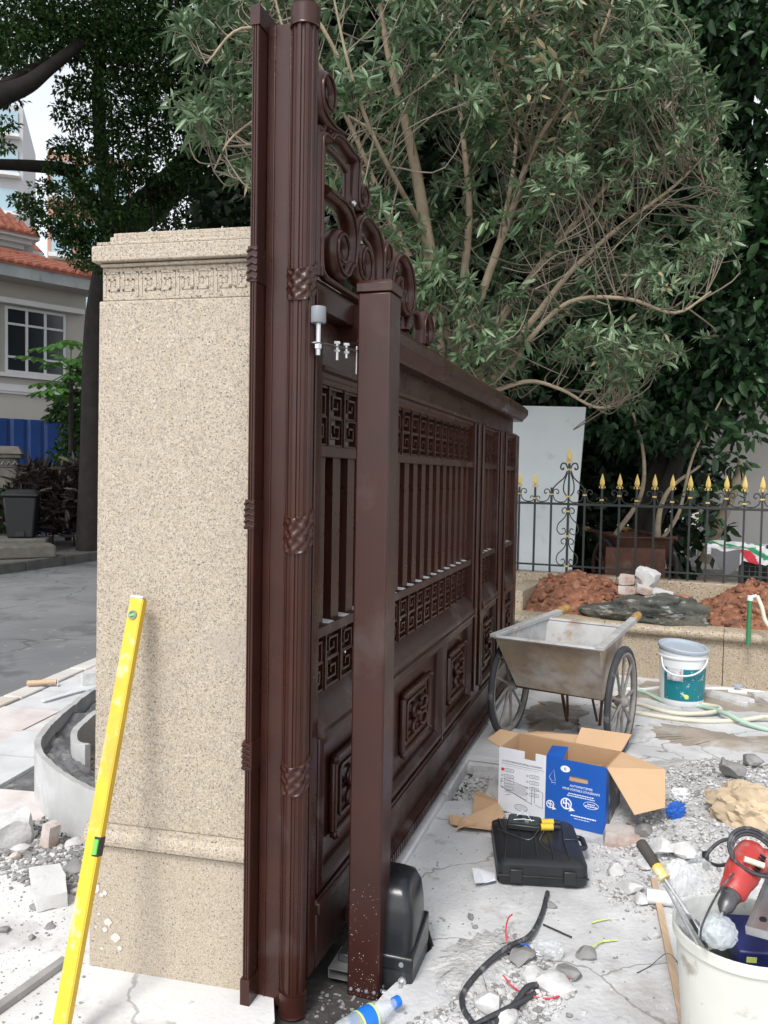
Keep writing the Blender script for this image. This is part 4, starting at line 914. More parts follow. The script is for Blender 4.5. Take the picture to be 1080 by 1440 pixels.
# ---- shrub-like tree behind the gate: many pale stems, lance leaves in whorls
SH = thing('osmanthus_tree', 'multi-stemmed pale barked tree with narrow leaves rising behind the gate crest', 'tree', (.62, 6.75, -.05))
SHb = np.array([.62, 6.75, -.05])
def loc(p): return Vector(p) - SH.location
stems_px = [
 [(640, 1000, 6.75), (636, 700, 6.75), (632, 560, 6.75), (628, 500, 6.72), (615, 420, 6.7), (600, 330, 6.6), (585, 240, 6.5), (565, 150, 6.4), (545, 70, 6.3), (528, -40, 6.2)],
 [(636, 520, 6.75), (650, 410, 6.9), (660, 300, 7.0), (652, 200, 7.0), (640, 100, 7.0), (628, -40, 7.0)],
 [(640, 530, 6.7), (672, 430, 6.6), (700, 350, 6.5), (722, 290, 6.4), (745, 220, 6.3), (792, 140, 6.2), (845, 50, 6.0), (870, -30, 5.9)],
 [(645, 540, 6.7), (690, 470, 6.8), (735, 405, 6.9), (790, 335, 7.0), (850, 265, 7.1), (935, 155, 7.2), (985, 95, 7.3)],
 [(650, 545, 6.65), (700, 505, 6.5), (745, 455, 6.4), (800, 385, 6.35), (870, 320, 6.3), (950, 260, 6.2), (1010, 195, 6.1)],
 [(655, 548, 6.65), (712, 520, 6.45), (742, 480, 6.3), (800, 425, 6.1), (880, 420, 6.0), (950, 440, 5.9), (1000, 410, 5.85)],
 [(660, 560, 6.7), (700, 548, 6.5), (745, 536, 6.4), (790, 548, 6.35), (835, 572, 6.3), (870, 570, 6.3)],
 [(625, 480, 6.75), (590, 390, 6.9), (545, 300, 7.0), (500, 230, 7.0), (450, 150, 6.9), (405, 60, 6.8), (380, -30, 6.8)],
 [(610, 430, 6.7), (560, 340, 6.5), (520, 240, 6.3), (470, 130, 6.1), (420, 60, 5.9), (340, 40, 5.8), (290, 90, 5.7)],
 [(545, 200, 6.4), (480, 160, 6.2), (400, 150, 6.0), (330, 190, 5.9), (300, 240, 5.8)],
 [(500, 130, 6.2), (440, 20, 6.1), (360, -40, 6.0), (290, -20, 6.0)],
 [(600, 330, 6.6), (560, 260, 6.0), (520, 180, 5.7), (490, 90, 5.5), (470, 0, 5.4)],
 [(700, 350, 6.5), (720, 250, 6.9), (730, 150, 7.2), (735, 40, 7.4), (738, -40, 7.4)],
]
stems = [[at(u, v, y) for u, v, y in s] for s in stems_px]
rad0 = [.095, .044, .040, .040, .036, .028, .022, .034, .026, .014, .018, .022, .022]
for s, r_ in zip(stems, rad0):
    b = MB(); limb(b, [loc(p) for p in s], r_, .007 if r_ < .09 else .016, 8, 5); b.build('stem', m_bark, SH, smooth=60)
rs = np.random.RandomState(4); rg = random.Random(4)
allp = np.array([tuple(p) for s in stems for p in cr(s, 6)[6:]])
poly = [(268, -60), (272, 90), (286, 190), (320, 262), (440, 258), (500, 300), (580, 430), (640, 520), (705, 552), (800, 505), (850, 575), (960, 500), (1015, 425), (1008, 190), (985, 85), (930, 55), (905, -60)]
def inpoly(x, y):
    c = False; j = len(poly) - 1
    for i in range(len(poly)):
        if (poly[i][1] > y) != (poly[j][1] > y) and x < (poly[j][0] - poly[i][0]) * (y - poly[i][1]) / (poly[j][1] - poly[i][1]) + poly[i][0]: c = not c
        j = i
    return c
SPX = [(q.x, q.y) for s in stems_px for q in cr([Vector((a, b_, 0)) for a, b_, _ in s], 4)]
def nearstem(u, v): return any((a - u) ** 2 + (b_ - v) ** 2 < 34 ** 2 for a, b_ in SPX)
twigs = MB(); WP = []; WD = []; WT = []; nt_ = 0
while nt_ < 1330:
    u, v = rg.uniform(250, 1060), rg.uniform(-60, 590)
    if not inpoly(u + 70 * noise.noise(Vector((u * .02, v * .02, 5))) + rg.gauss(0, 14), v + 60 * noise.noise(Vector((u * .02, v * .02, 9)))): continue
    sparse = (u > 730 and v > 250)
    if sparse and rg.random() < .12: continue
    y = rg.uniform(5.9, 7.8) if rg.random() < .75 else rg.uniform(5.4, 6.2)
    if nearstem(u, v) and y < 7.1 and rg.random() < .9: continue
    if noise.noise(Vector((u * .014, v * .014, 2.0))) < -.12 and rg.random() < .8: continue
    if 560 < u < 690 and v > 380: y = rg.uniform(5.9, 6.6)
    p = np.array(at(u, v, y)); d_ = np.linalg.norm(allp - p - np.array([0, 0, -.35]), axis=1); cand = np.nonzero(d_ < d_.min() * 1.12 + .05)[0]; j = int(cand[rs.randint(len(cand))]); q = allp[j]
    if d_[j] > 1.5: continue
    nt_ += 1
    m_ = (p + q) / 2 + rs.normal(size=3) * .10 * d_[j] + np.array([0, 0, -.06])
    path = cr([loc(q), loc(m_), loc(p)], 4); r_ = .0036 + .0036 * min(1, d_[j])
    if not (sparse and rg.random() < .4): twigs.tube(path, [r_ * (1 - .6 * i / (len(path) - 1)) for i in range(len(path))], 5, False)
    ax_ = p - m_; ax_ /= np.linalg.norm(ax_) + 1e-6
    spots = [(p, ax_)]
    if not sparse or rg.random() < .7: spots.append((p - ax_ * .09 * rg.uniform(.7, 1.4) + rs.normal(size=3) * .02, ax_))
    for k in range(3 if not sparse else 2):
        e = ax_ + rs.normal(size=3) * .8; e /= np.linalg.norm(e); e[2] = abs(e[2]) * .7; t_ = p - ax_ * rg.uniform(.05, .22); f_ = t_ + e * rg.uniform(.08, .22)
        twigs.tube([loc(t_), loc(f_)], [.003, .0018], 4, False); spots.append((f_, e))
    tc_ = rg.betavariate(1.6, 2.0)  # one tint per leaf cluster, its dark end painting shadows inside the crown
    for c_, a_ in spots:
        m = rg.randint(5, 8); tl_ = tc_ + rg.uniform(-.15, .15)
        for k in range(m):
            side = rs.normal(size=3); side -= a_ * side.dot(a_); side /= np.linalg.norm(side) + 1e-6
            WP.append(c_ - a_ * rg.uniform(0, .03)); WD.append(a_ * rg.uniform(.1, .7) + side); WT.append(tl_)
# bare crossing twigs at the sparse right side
for k in range(45):
    u, v = rg.uniform(690, 880), rg.uniform(260, 500); y = rg.uniform(5.8, 7.2); p = np.array(at(u, v, y))
    d = np.array([rg.uniform(.2, 1), rg.uniform(-.3, .3), rg.uniform(-.2, .6)]); d /= np.linalg.norm(d); l = rg.uniform(.25, .7); m_ = p + d * l * .5 + rs.normal(size=3) * .05; e = p + d * l + rs.normal(size=3) * .06
    twigs.tube(cr([loc(p), loc(m_), loc(e)], 4), [.0048, .0045, .004, .0038, .0036, .0033, .003, .0025, .002][:9], 5, False)
tag(twigs.build('twigs', m_twig, SH, smooth=70, fixn=False), kind='stuff')
WP = np.array(WP); WD = np.array(WD); LL = rs.uniform(.085, .14, len(WP)); LL *= np.where((540 + FPX * WP[:, 0] / WP[:, 1] > 740) & (WP[:, 2] < 4.2), .78, 1); TT = np.clip(np.array(WT) + rs.normal(size=len(WP)) * .08, 0, 1) * .85
px = 540 + FPX * (WP[:, 0] / WP[:, 1])
dead = (rs.uniform(size=len(WP)) < np.where((px > 680) & (px < 830) & (WP[:, 2] > 3.9), .22, .012)); TT[dead] = 1.0
order = np.argsort(WP[:, 1]); vis = order[(px[order] > 445)][:280]; mask = np.ones(len(WP), bool); mask[vis] = False
leaf_cloud('crown', WP[mask] - SHb, WD[mask], LL[mask], LL[mask] * .27, lf_shrub, SH, tint=TT[mask], seed=1)['kind'] = 'stuff'
var_me = [leaf_cloud('leaf', [[0, 0, 0]], [[1, 0, -.1]], [.125], [.034], lf_shrub, None, tint=[t_], seed=20 + k) for k, t_ in enumerate((.15, .35, .5, .65, .8))]
for k, i in enumerate(vis):
    d = Vector(WD[i]).normalized(); sd_ = d.cross(Vector((rs.normal() * .4, rs.normal() * .4, 1))).normalized(); n_ = sd_.cross(d)
    M = Matrix((d, -sd_, n_)).transposed().to_4x4(); M.translation = Vector(WP[i] - SHb); s_ = LL[i] / .125
    o = link_mesh('leaf', var_me[k % 5].data, SH); o.matrix_local = M @ Matrix.Diagonal((s_, s_, s_, 1))
for o in var_me: bpy.data.objects.remove(o)

# ---- big fig trees on the left
def fig_tree(label, base, limbs, clumps, per, L, lf, group=None, seed=3, name='fig_tree', bark=None, aerial=(), W=.5, quad=False):
    T = thing(name, label, 'tree', base, 0, group); o = Vector(base)
    for pts, r0, r1 in limbs:
        b = MB(); limb(b, [Vector(p) - o for p in pts], r0, r1, 9, 5); b.build('limb', bark or m_barkd, T, smooth=60)
    if aerial:
        b = MB()
        for p, l in aerial: b.tube([Vector(p) - o, Vector(p) - o + Vector((.03, .02, -l * .5)), Vector(p) - o + Vector((0, 0, -l))], .018, 5)
        tag(b.build('aerial_roots', bark or m_barkd, T), kind='stuff')
    r_ = np.random.RandomState(seed); P, D = clumps_to_leaves([(np.array(c) - np.array(base), r) for c, r in clumps], per, L, r_)
    n = len(P); ll = r_.uniform(.75, 1.25, n) * L
    leaf_cloud('crown', P, D, ll, ll * W, lf, T, quad=quad, seed=seed)['kind'] = 'stuff'; return T
cA = []
for (u, v, y, r) in [(30, 20, 12, 1.0), (110, 10, 12.5, 1.1), (190, 10, 13, 1.1), (270, 10, 13.5, 1.1), (330, 30, 14, 1.2), (15, 60, 11.5, .5), (80, 50, 12, .55), (155, 65, 12.5, .75), (220, 80, 13, 1.0), (300, 90, 13.5, 1.1), (345, 150, 14, 1.1),
                     (130, 122, 12.5, .45), (170, 140, 13, .7), (235, 140, 13.2, .8), (290, 165, 13.6, .7), (195, 190, 13.5, .55), (145, 175, 13, .4), (250, 200, 13.7, .6), (330, 210, 14, .6),
                     (120, 205, 13, .36), (170, 215, 13.2, .5), (225, 235, 13.5, .5), (95, 225, 12.8, .3), (300, 250, 14, .75), (350, 250, 14, .8), (200, 270, 14, .5), (260, 285, 14.3, .6),
                     (62, 262, 12.5, .22), (100, 268, 12.6, .38), (140, 262, 12.8, .38), (45, 285, 12.3, .22), (30, 282, 12.2, .2), (70, 300, 12.4, .35), (110, 305, 12.6, .42), (150, 300, 13, .42), (180, 300, 13.3, .4), (90, 330, 12.7, .26), (125, 335, 12.9, .38), (100, 352, 12.8, .24), (130, 355, 13, .26), (145, 380, 13.2, .15), (215, 310, 14, .4), (280, 318, 14.5, .5), (345, 310, 14.5, .6), (240, 325, 15, .35),
                     (8, 175, 12, .2), (5, 205, 12, .16), (10, 95, 11.5, .3), (12, 135, 11.8, .26), (98, 125, 12.5, .3), (100, 165, 12.7, .32), (85, 150, 12.6, .16), (85, 205, 12.6, .22), (70, 235, 12.6, .16), (125, 240, 13, .32), (160, 250, 13.3, .35), (40, 300, 12.3, .2), (60, 320, 12.5, .2), (100, 325, 12.7, .32), (120, 370, 12.9, .25), (135, 340, 13, .35), (150, 365, 13.2, .22), (190, 240, 13.5, .4)]:
    cA.append((tuple(at(u, v, y)), r * (.9 if v > 95 else 1)))
# crown hidden from this camera but shading the road and hedge
for x, y, z, r in [(-7, 10, 11, 1.8), (-6, 14, 14, 2), (-9, 12, 10, 1.6), (-4, 15, 14.5, 2), (-11, 13, 8, 1.6), (-8, 8, 10, 1.8), (-13, 16, 9, 2), (-2, 13, 13, 2), (-3, 10, 11.5, 1.7)]: cA.append(((x, y, z), r))
F0 = at(160, 335, 14.6)
limA = [([(-5.3, 14.9, -.05), (-5.2, 14.8, 2), (-5.12, 14.7, 4), tuple(F0)], .31, .25),
        ([tuple(F0), tuple(at(140, 300, 14)), tuple(at(110, 262, 13.5)), tuple(at(95, 240, 13)), tuple(at(40, 233, 12.6)), tuple(at(-40, 230, 12))], .16, .07),
        ([tuple(F0), tuple(at(190, 300, 14.4)), tuple(at(215, 275, 14.2)), tuple(at(255, 235, 14)), tuple(at(290, 190, 14)), tuple(at(330, 130, 14))], .26, .12),
        ([tuple(F0), tuple(at(205, 308, 14.8)), tuple(at(262, 262, 15)), tuple(at(330, 258, 15)), tuple(at(400, 240, 15))], .2, .1),
        ([tuple(F0), tuple(at(150, 270, 14.4)), tuple(at(142, 200, 14.2)), tuple(at(138, 120, 14)), tuple(at(150, 20, 14))], .15, .08),
        ([(-7.3, 9.8, -.05), (-7.1, 9.9, 3.2), (-6.4, 10.2, 5.6), tuple(at(-60, 165, 10.5)), tuple(at(0, 135, 11)), tuple(at(40, 118, 11.3)), tuple(at(70, 95, 11.6)), tuple(at(115, 60, 12))], .22, .07),
        ([tuple(at(-60, 165, 10.5)), tuple(at(-40, 140, 11)), tuple(at(10, 115, 11.3)), tuple(at(60, 88, 11.8)), tuple(at(100, 78, 12.2))], .07, .04)]
aer = [(tuple(at(u, v, 13.6)), l) for u, v, l in ((157, 160, 1.6), (165, 170, 1.5), (205, 165, 1.3), (236, 165, .8), (148, 230, .9), (215, 290, .6), (232, 300, .6), (245, 300, .6), (205, 150, 1))]
fig_tree('huge dark fig tree with spreading limbs and hanging roots behind the granite pillar', (-5.15, 14.9, -.05), limA, cA, 3500, .078, lf_ficus, aerial=aer)

# unseen high crown added above the frame to shade road edge, hedge and house
r_ = np.random.RandomState(41); FT = bpy.data.objects['fig_tree']; hc = []
for x in (-14, -11.6, -9.2, -6.8, -4.4, -2.2):
    for y in (9, 11.4, 13.8, 16.2, 18.6):
        hc.append(((x + r_.uniform(-.6, .6) + 5.15, y + r_.uniform(-.6, .6) - 14.9, 2.6 + y * .64 + r_.uniform(0, 1.2)), 1.7))
P, D = clumps_to_leaves(hc, 190, .28, r_); ll = r_.uniform(.75, 1.25, len(P)) * .27
leaf_cloud('crown', P, D, ll, ll * .5, lf_ficus, FT, quad=False, seed=43)['kind'] = 'stuff'

# ---- dark trees on the right and the wood behind
def crown_px(lst): return [(tuple(at(u, v, y)), r) for u, v, y, r in lst]
cR = crown_px([(900, 40, 9.2, .75), (960, 60, 9.0, .7), (1020, 40, 8.8, .8), (1075, 90, 8.6, .7), (930, 120, 9.2, .6), (985, 140, 9, .45), (1060, 170, 8.7, .3), (950, 210, 9.2, .6), (1005, 255, 9, .4), (1068, 265, 8.7, .3), (1000, 320, 8.9, .6), (1060, 350, 8.6, .7), (960, 360, 9.2, .7), (1050, 430, 8.5, .6), (990, 430, 8.8, .6), (940, 480, 9.1, .7), (1040, 500, 8.5, .55), (1000, 540, 8.6, .5), (1070, 530, 8.4, .38), (950, 570, 9, .5), (900, 540, 9.3, .6), (860, 590, 9.3, .5), (910, 620, 9.2, .4), (1060, 575, 8.4, .2), (850, 480, 9.6, .8), (800, 560, 9.6, .6), (790, 470, 9.8, .8)]) + [((4.4, 9.5, 5), 1.2), ((4.8, 8.6, 4), 1.1), ((5.2, 9, 6.5), 1.3), ((3.8, 10, 7.5), 1.4), ((5.0, 8.2, 2.7), .8), ((5.4, 6.6, 4.4), 1.3), ((5.9, 5.2, 5.4), 1.4), ((6.2, 7.2, 7.2), 1.8), ((6.4, 4.0, 6.6), 1.4), ((5.6, 6.0, 6.4), 1.4)]
b0 = gnd(905, 800, .3); bR = (float(at(905, 780, 9.4).x), 9.4, .28)
limR = [([bR, tuple(at(912, 720, 9.3)), tuple(at(935, 640, 9.2)), tuple(at(968, 560, 9.1)), tuple(at(985, 400, 9.1)), tuple(at(1000, 200, 9))], .17, .07),
        ([tuple(at(895, 815, 9.2)), tuple(at(918, 740, 9.1)), tuple(at(952, 650, 9.0)), tuple(at(970, 600, 9))], .10, .08),
        ([tuple(at(935, 640, 9.2)), tuple(at(900, 560, 9.3)), tuple(at(850, 470, 9.4)), tuple(at(800, 400, 9.6))], .07, .03)]
fig_tree('dark broad-leaved tree on the right, crown reaching over the iron fence', bR, limR, cR, 950, .155, lf_dark, name='broadleaf_tree', seed=7, W=.55, quad=True)
bS = tuple(gnd(925, 812, .3)); bS = (float(at(880, 780, 8.3).x), 8.3, .28)
limS = [([tuple(at(868, 800, 8.4)), tuple(at(862, 760, 8.4)), tuple(at(900, 700, 8.35)), tuple(at(905, 640, 8.3)), tuple(at(890, 580, 8.3))], .035, .012),
        ([tuple(at(932, 800, 8.2)), tuple(at(925, 740, 8.2)), tuple(at(940, 690, 8.2)), tuple(at(985, 655, 8.2))], .04, .012),
        ([tuple(at(930, 760, 8.2)), tuple(at(955, 720, 8.1)), tuple(at(975, 640, 8.1)), tuple(at(1015, 560, 8.1))], .022, .008),
        ([tuple(at(990, 790, 8.6)), tuple(at(1015, 730, 8.5)), tuple(at(1035, 680, 8.4)), tuple(at(1045, 650, 8.4))], .06, .05)]
cS = crown_px([(1000, 640, 8.2, .16), (1030, 650, 8.2, .18), (1020, 690, 8.2, .14), (985, 690, 8.2, .16), (960, 625, 8.1, .16), (1050, 610, 8.2, .2), (1010, 600, 8.1, .2), (975, 590, 8.1, .2), (925, 600, 8.2, .2), (880, 610, 8.3, .2), (1020, 745, 8.4, .12), (990, 725, 8.3, .13)])
fig_tree('small leaning tree with bare twisted stems and a few broad leaves just behind the fence', bS, limS, cS, 900, .14, lf_dark, name='small_tree', seed=8, bark=m_bark, W=.55, quad=True)
cB = crown_px([(u, v, 10.6 + .5 * math.sin(u * .05 + v), 1.0) for u in range(455, 1100, 75) for v in range(-60, 760, 90) if not (u > 1000 and 90 < v < 330)]) + crown_px([(480, 300, 11, 1.2), (560, 400, 11, 1.2), (650, 520, 11, 1.2), (720, 600, 10.8, .9), (700, 700, 10.8, .9), (780, 650, 10.6, .8)])
cB = [(c, r) for c, r in cB if c[2] > .6 and not (c[2] < 3.2 and c[0] / c[1] > .33)]
bB = (float(at(760, 700, 11).x), 11.0, .25)
limB = [([bB, tuple(at(765, 600, 11)), tuple(at(775, 350, 11)), tuple(at(760, 0, 11))], .25, .12), ([tuple(at(770, 420, 11)), tuple(at(860, 260, 11)), tuple(at(960, 60, 11))], .12, .06), ([tuple(at(770, 470, 11)), tuple(at(650, 280, 11)), tuple(at(520, 60, 11))], .12, .06)]
fig_tree('tall very dark tree filling the space behind the pale stemmed tree', bB, limB, cB, 480, .21, lf_back, name='background_tree', seed=9, W=.6)
cC = crown_px([(u, v, 13.5 + .4 * math.sin(u), 1.3) for u in range(380, 1000, 90) for v in range(-120, 740, 110)]); cC = [(c, r) for c, r in cC if c[2] > .7 and not (c[2] < 3.6 and c[0] / c[1] > .33)]
fig_tree('farther dark tree closing the view behind the garden', (2.2, 13.6, .2), [([(2.2, 13.6, .2), (2.3, 13.6, 4), (2.1, 13.5, 9)], .3, .15)], cC, 330, .27, lf_back, name='background_tree', seed=10, W=.65)

for k, (bx, by, lab) in enumerate(((-3.6, 26, 'distant dark tree across the road directly behind the granite pillar'), (.6, 29, 'farthest dark tree behind the gate column, mostly hidden'))):
    r_ = np.random.RandomState(60 + k); cl_ = [((bx + r_.uniform(-2.6, 2.6), by + r_.uniform(-1.5, 1.5), r_.uniform(1.4, 10.5)), r_.uniform(1.2, 1.9)) for _ in range(20)]
    fig_tree(lab, (bx, by, .0), [([(bx, by, -.1), (bx + .1, by, 4), (bx, by, 8)], .3, .15)], cl_, 260, .28, lf_back, name='background_tree', seed=61 + k, W=.6)

# ---- hedge of dark red strap leaves, papaya plant, shrubs by the hoarding
def strap_bush(name, label, base, wid, dep, hgt, n, L, lf, seed, group=None):
    T = thing(name, label, 'bush', base, 0, group); r_ = np.random.RandomState(seed)
    k = n; P = np.stack([r_.uniform(-wid / 2, wid / 2, k), r_.uniform(-dep / 2, dep / 2, k), hgt * r_.uniform(.05, 1, k) ** .7], 1); P[:, 2] *= 1 - .35 * (np.abs(P[:, 0]) / (wid / 2)) ** 3
    P[:, 2] += .12 * np.sin(P[:, 0] * 7) * P[:, 2] / hgt
    D = r_.normal(size=(k, 3)); D[:, 2] = np.abs(D[:, 2]) * .9 + .2; D[:, 1] -= .4
    ll = r_.uniform(.7, 1.3, k) * L; tt = r_.beta(1.3, 2.4, k); leaf_cloud('foliage', P, D, ll, ll * .2, lf, T, tint=tt, seed=seed)['kind'] = 'stuff'
    b = MB(); rg2 = random.Random(seed)
    for _ in range(14):
        x, y = rg2.uniform(-wid / 2, wid / 2) * .9, rg2.uniform(-dep / 2, dep / 2) * .6; b.tube([(x, y, -.03), (x + rg2.uniform(-.1, .1), y, hgt * .8)], .016, 5)
    tag(b.build('stems', m_barkd, T), kind='stuff'); return T
h0 = at(100, 760, 15.6)
strap_bush('hedge', 'dark reddish hedge of strap leaves between the rubbish bin and the fig trunk', (h0.x, h0.y, .05), 2.2, 1.0, 1.5, 2800, .34, lf_cordy, 31)
h1 = at(160, 760, 16.4); strap_bush('hedge', 'dark hedge right behind the granite pillar, mostly hidden', (h1.x, h1.y, .05), 1.6, 1.0, 1.7, 1300, .34, lf_cordy, 32)
h2 = at(4, 745, 15.5); strap_bush('bush', 'low dark green bush in front of the carved gatepost', (h2.x, h2.y, .05), .7, .6, 1.0, 900, .2, lf_ficus, 33)
cU = crown_px([(95, 570, 18, .4), (120, 590, 17.5, .5), (110, 545, 18, .35), (80, 585, 18.2, .25), (115, 615, 17.3, .5), (100, 640, 17, .4), (125, 520, 17.5, .35)])
fig_tree('bushy green shrub leaning over the top of the blue hoarding', (cU[1][0][0], 17.6, .05), [([(cU[1][0][0], 17.6, .05), (cU[1][0][0], 17.6, 2.6)], .06, .03)], cU, 1500, .16, lf_ficus, name='shrub', seed=12)
PB = at(96, 600, 16.8); PP = thing('papaya_plant', 'bright green papaya plant with lobed leaves in front of the beige house', 'plant', (PB.x, PB.y, .05))
b = MB(); tp_ = at(100, 515, 16.8); b.tube(cr([(0, 0, 0), (.05, 0, 1.4), (tp_.x - PB.x, 0, tp_.z)], 4), [.07, .07, .065, .06, .06, .055, .05, .045, .04], 8); b.build('stem', m_barkd, PP, smooth=60)
def papaya_leaf():
    b = MB(); n = 9
    for k in range(n):
        a = -2.4 + 4.8 * k / (n - 1); l = .40 * (1 - .08 * abs(a)); dx, dy = math.cos(a), math.sin(a); sx, sy = -dy, dx
        q = lambda t, w_, z: (dx * l * t + sx * w_, dy * l * t + sy * w_, z)
        b.add([(0, 0, 0), q(.35, .035, .02), q(.55, .095, .0), q(.62, .05, 0), q(.85, .07, -.03), q(1, 0, -.08), q(.85, -.07, -.03), q(.62, -.05, 0), q(.55, -.095, 0), q(.35, -.035, .02), q(.5, 0, -.012)],
              [(0, 1, 10), (1, 2, 3, 10), (3, 4, 5, 10), (10, 5, 6, 7), (10, 7, 8, 9), (0, 10, 9)])
    me = b.mesh('leaf', lf_papaya); a2 = me.attributes.new('tint', 'FLOAT', 'POINT'); a2.data.foreach_set('value', [.2 + .6 * random.Random(i // 11).random() for i in range(len(me.vertices))]); return me
pm = papaya_leaf(); rg = random.Random(2)
for (u, v) in ((45, 503), (62, 490), (80, 484), (100, 482), (118, 487), (72, 512), (95, 506), (115, 508), (66, 540), (78, 548), (60, 552), (88, 558), (125, 500), (105, 530), (122, 535)):
    c_ = at(u, v, 16.8 + rg.uniform(-.5, .5)) - PP.location; d = c_ - Vector((tp_.x - PB.x, 0, tp_.z - .15))
    o = link_mesh('leaf', pm, PP); o.location = c_; o.rotation_euler = (rg.uniform(-.5, .1), rg.uniform(-.1, .4), math.atan2(d.y, d.x) + rg.uniform(-.3, .3)); s_ = rg.uniform(.75, 1.05); o.scale = (s_, s_, s_)
    b = MB(); b.tube([(tp_.x - PB.x, 0, tp_.z - .15), tuple(c_)], .012, 5); b.build('leaf_stalk', lf_papaya, PP)

# ================================================================== curved brick-edged planter ring on the left
ring = [(-.55, 5.9), (-1.10, 5.75), (-1.50, 5.25), (-1.66, 4.75), (-1.675, 4.27), (-1.635, 3.87), (-1.555, 3.64), (-1.38, 3.40), (-1.20, 3.225), (-1.0, 3.08), (-.80, 2.99)]
ringo = [Vector((x, y, 0)) for x, y in ring]; rp = cr(ringo, 6)
inner = [(-.75, 5.45), (-1.15, 5.25), (-1.40, 4.85), (-1.50, 4.35), (-1.51, 4.0), (-1.45, 3.79), (-1.36, 3.72)]
ip = cr([Vector((x, y, 0)) for x, y in inner], 6)
CP = thing('curved_planter', 'curved cement planter ring with dark wet mortar beside the granite pillar', 'planter', (0, 0, 0))
def wallstrip(name, path, t, z0, z1, m_, rag, smooth=50):
    b = MB(); k = len(path); vs = []
    for i, p in enumerate(path):
        d = (path[min(i + 1, k - 1)] - path[max(0, i - 1)]).normalized(); n_ = Vector((-d.y, d.x, 0))
        zz = z1 + rag * noise.noise(p * 9) + rag * .6 * noise.noise(p * 31)
        vs += [p + Vector((0, 0, z0)), p + Vector((0, 0, zz)), p + n_ * t + Vector((0, 0, zz - .004)), p + n_ * t + Vector((0, 0, z0))]
    fs = [(i * 4 + j, i * 4 + (j + 1) % 4, i * 4 + 4 + (j + 1) % 4, i * 4 + 4 + j) for i in range(k - 1) for j in range(4)] + [(3, 2, 1, 0), tuple((k - 1) * 4 + j for j in range(4))]
    b.add(vs, fs); return b.build(name, m_, CP, smooth=smooth)
def dense(p, n=3): return cr(p, n)
wallstrip('outer_ring', dense(rp), .028, -.05, .242, m_cem, .008)
wallstrip('inner_ring', dense(ip), .03, -.05, .235, m_cem, .004)
# mortar fill between the two rings, soil inside
b = MB(); n = 140; m = 16; vs = []
def samp(p, t): f = t * (len(p) - 1); i = min(int(f), len(p) - 2); return p[i].lerp(p[i + 1], f - i)
ip2 = cr([Vector((x, y, 0)) for x, y in inner + [(-1.22, 3.62), (-1.0, 3.5), (-.75, 3.4)]], 6)
for i in range(n + 1):
    a, c_ = samp(rp, i / n), samp(ip2, i / n)
    for j in range(m + 1):
        p = a.lerp(c_, .02 + .96 * j / m); z = .172 - .05 * (i / n) ** 2 + .035 * noise.noise(p * 7) + .03 * abs(noise.noise(p * 17)) + .015 * noise.noise(p * 35); vs.append((p.x, p.y, z))
b.add(vs, [(i * (m + 1) + j, i * (m + 1) + j + 1, (i + 1) * (m + 1) + j + 1, (i + 1) * (m + 1) + j) for i in range(n) for j in range(m)])
tag(b.build('mortar_fill', m_mort, CP, smooth=80), kind='stuff')
b = MB(); c_ = Vector((-.9, 4.4, .04)); vs = [c_] + [p.lerp(Vector((-.9, 4.4, 0)), .01) + Vector((0, 0, .06 + .02 * noise.noise(p * 6))) for p in ip2]; b.add(vs, [(0, i, i + 1) for i in range(1, len(vs) - 1)]); b.build('soil_floor', m_yard, CP)
b = MB(); rg = random.Random(8)
for k in range(160):
    p = samp(ip2, rg.uniform(.45, .95)).lerp(Vector((-.9, 4.4, 0)), rg.uniform(.02, .5)); r_ = rg.choice([.012, .016, .02, .03]); b.rock((p.x, p.y, .07), (r_, r_ * .9, r_ * .7), k, 1, .4)
tag(b.build('soil_clods', m_yard, CP), kind='stuff')

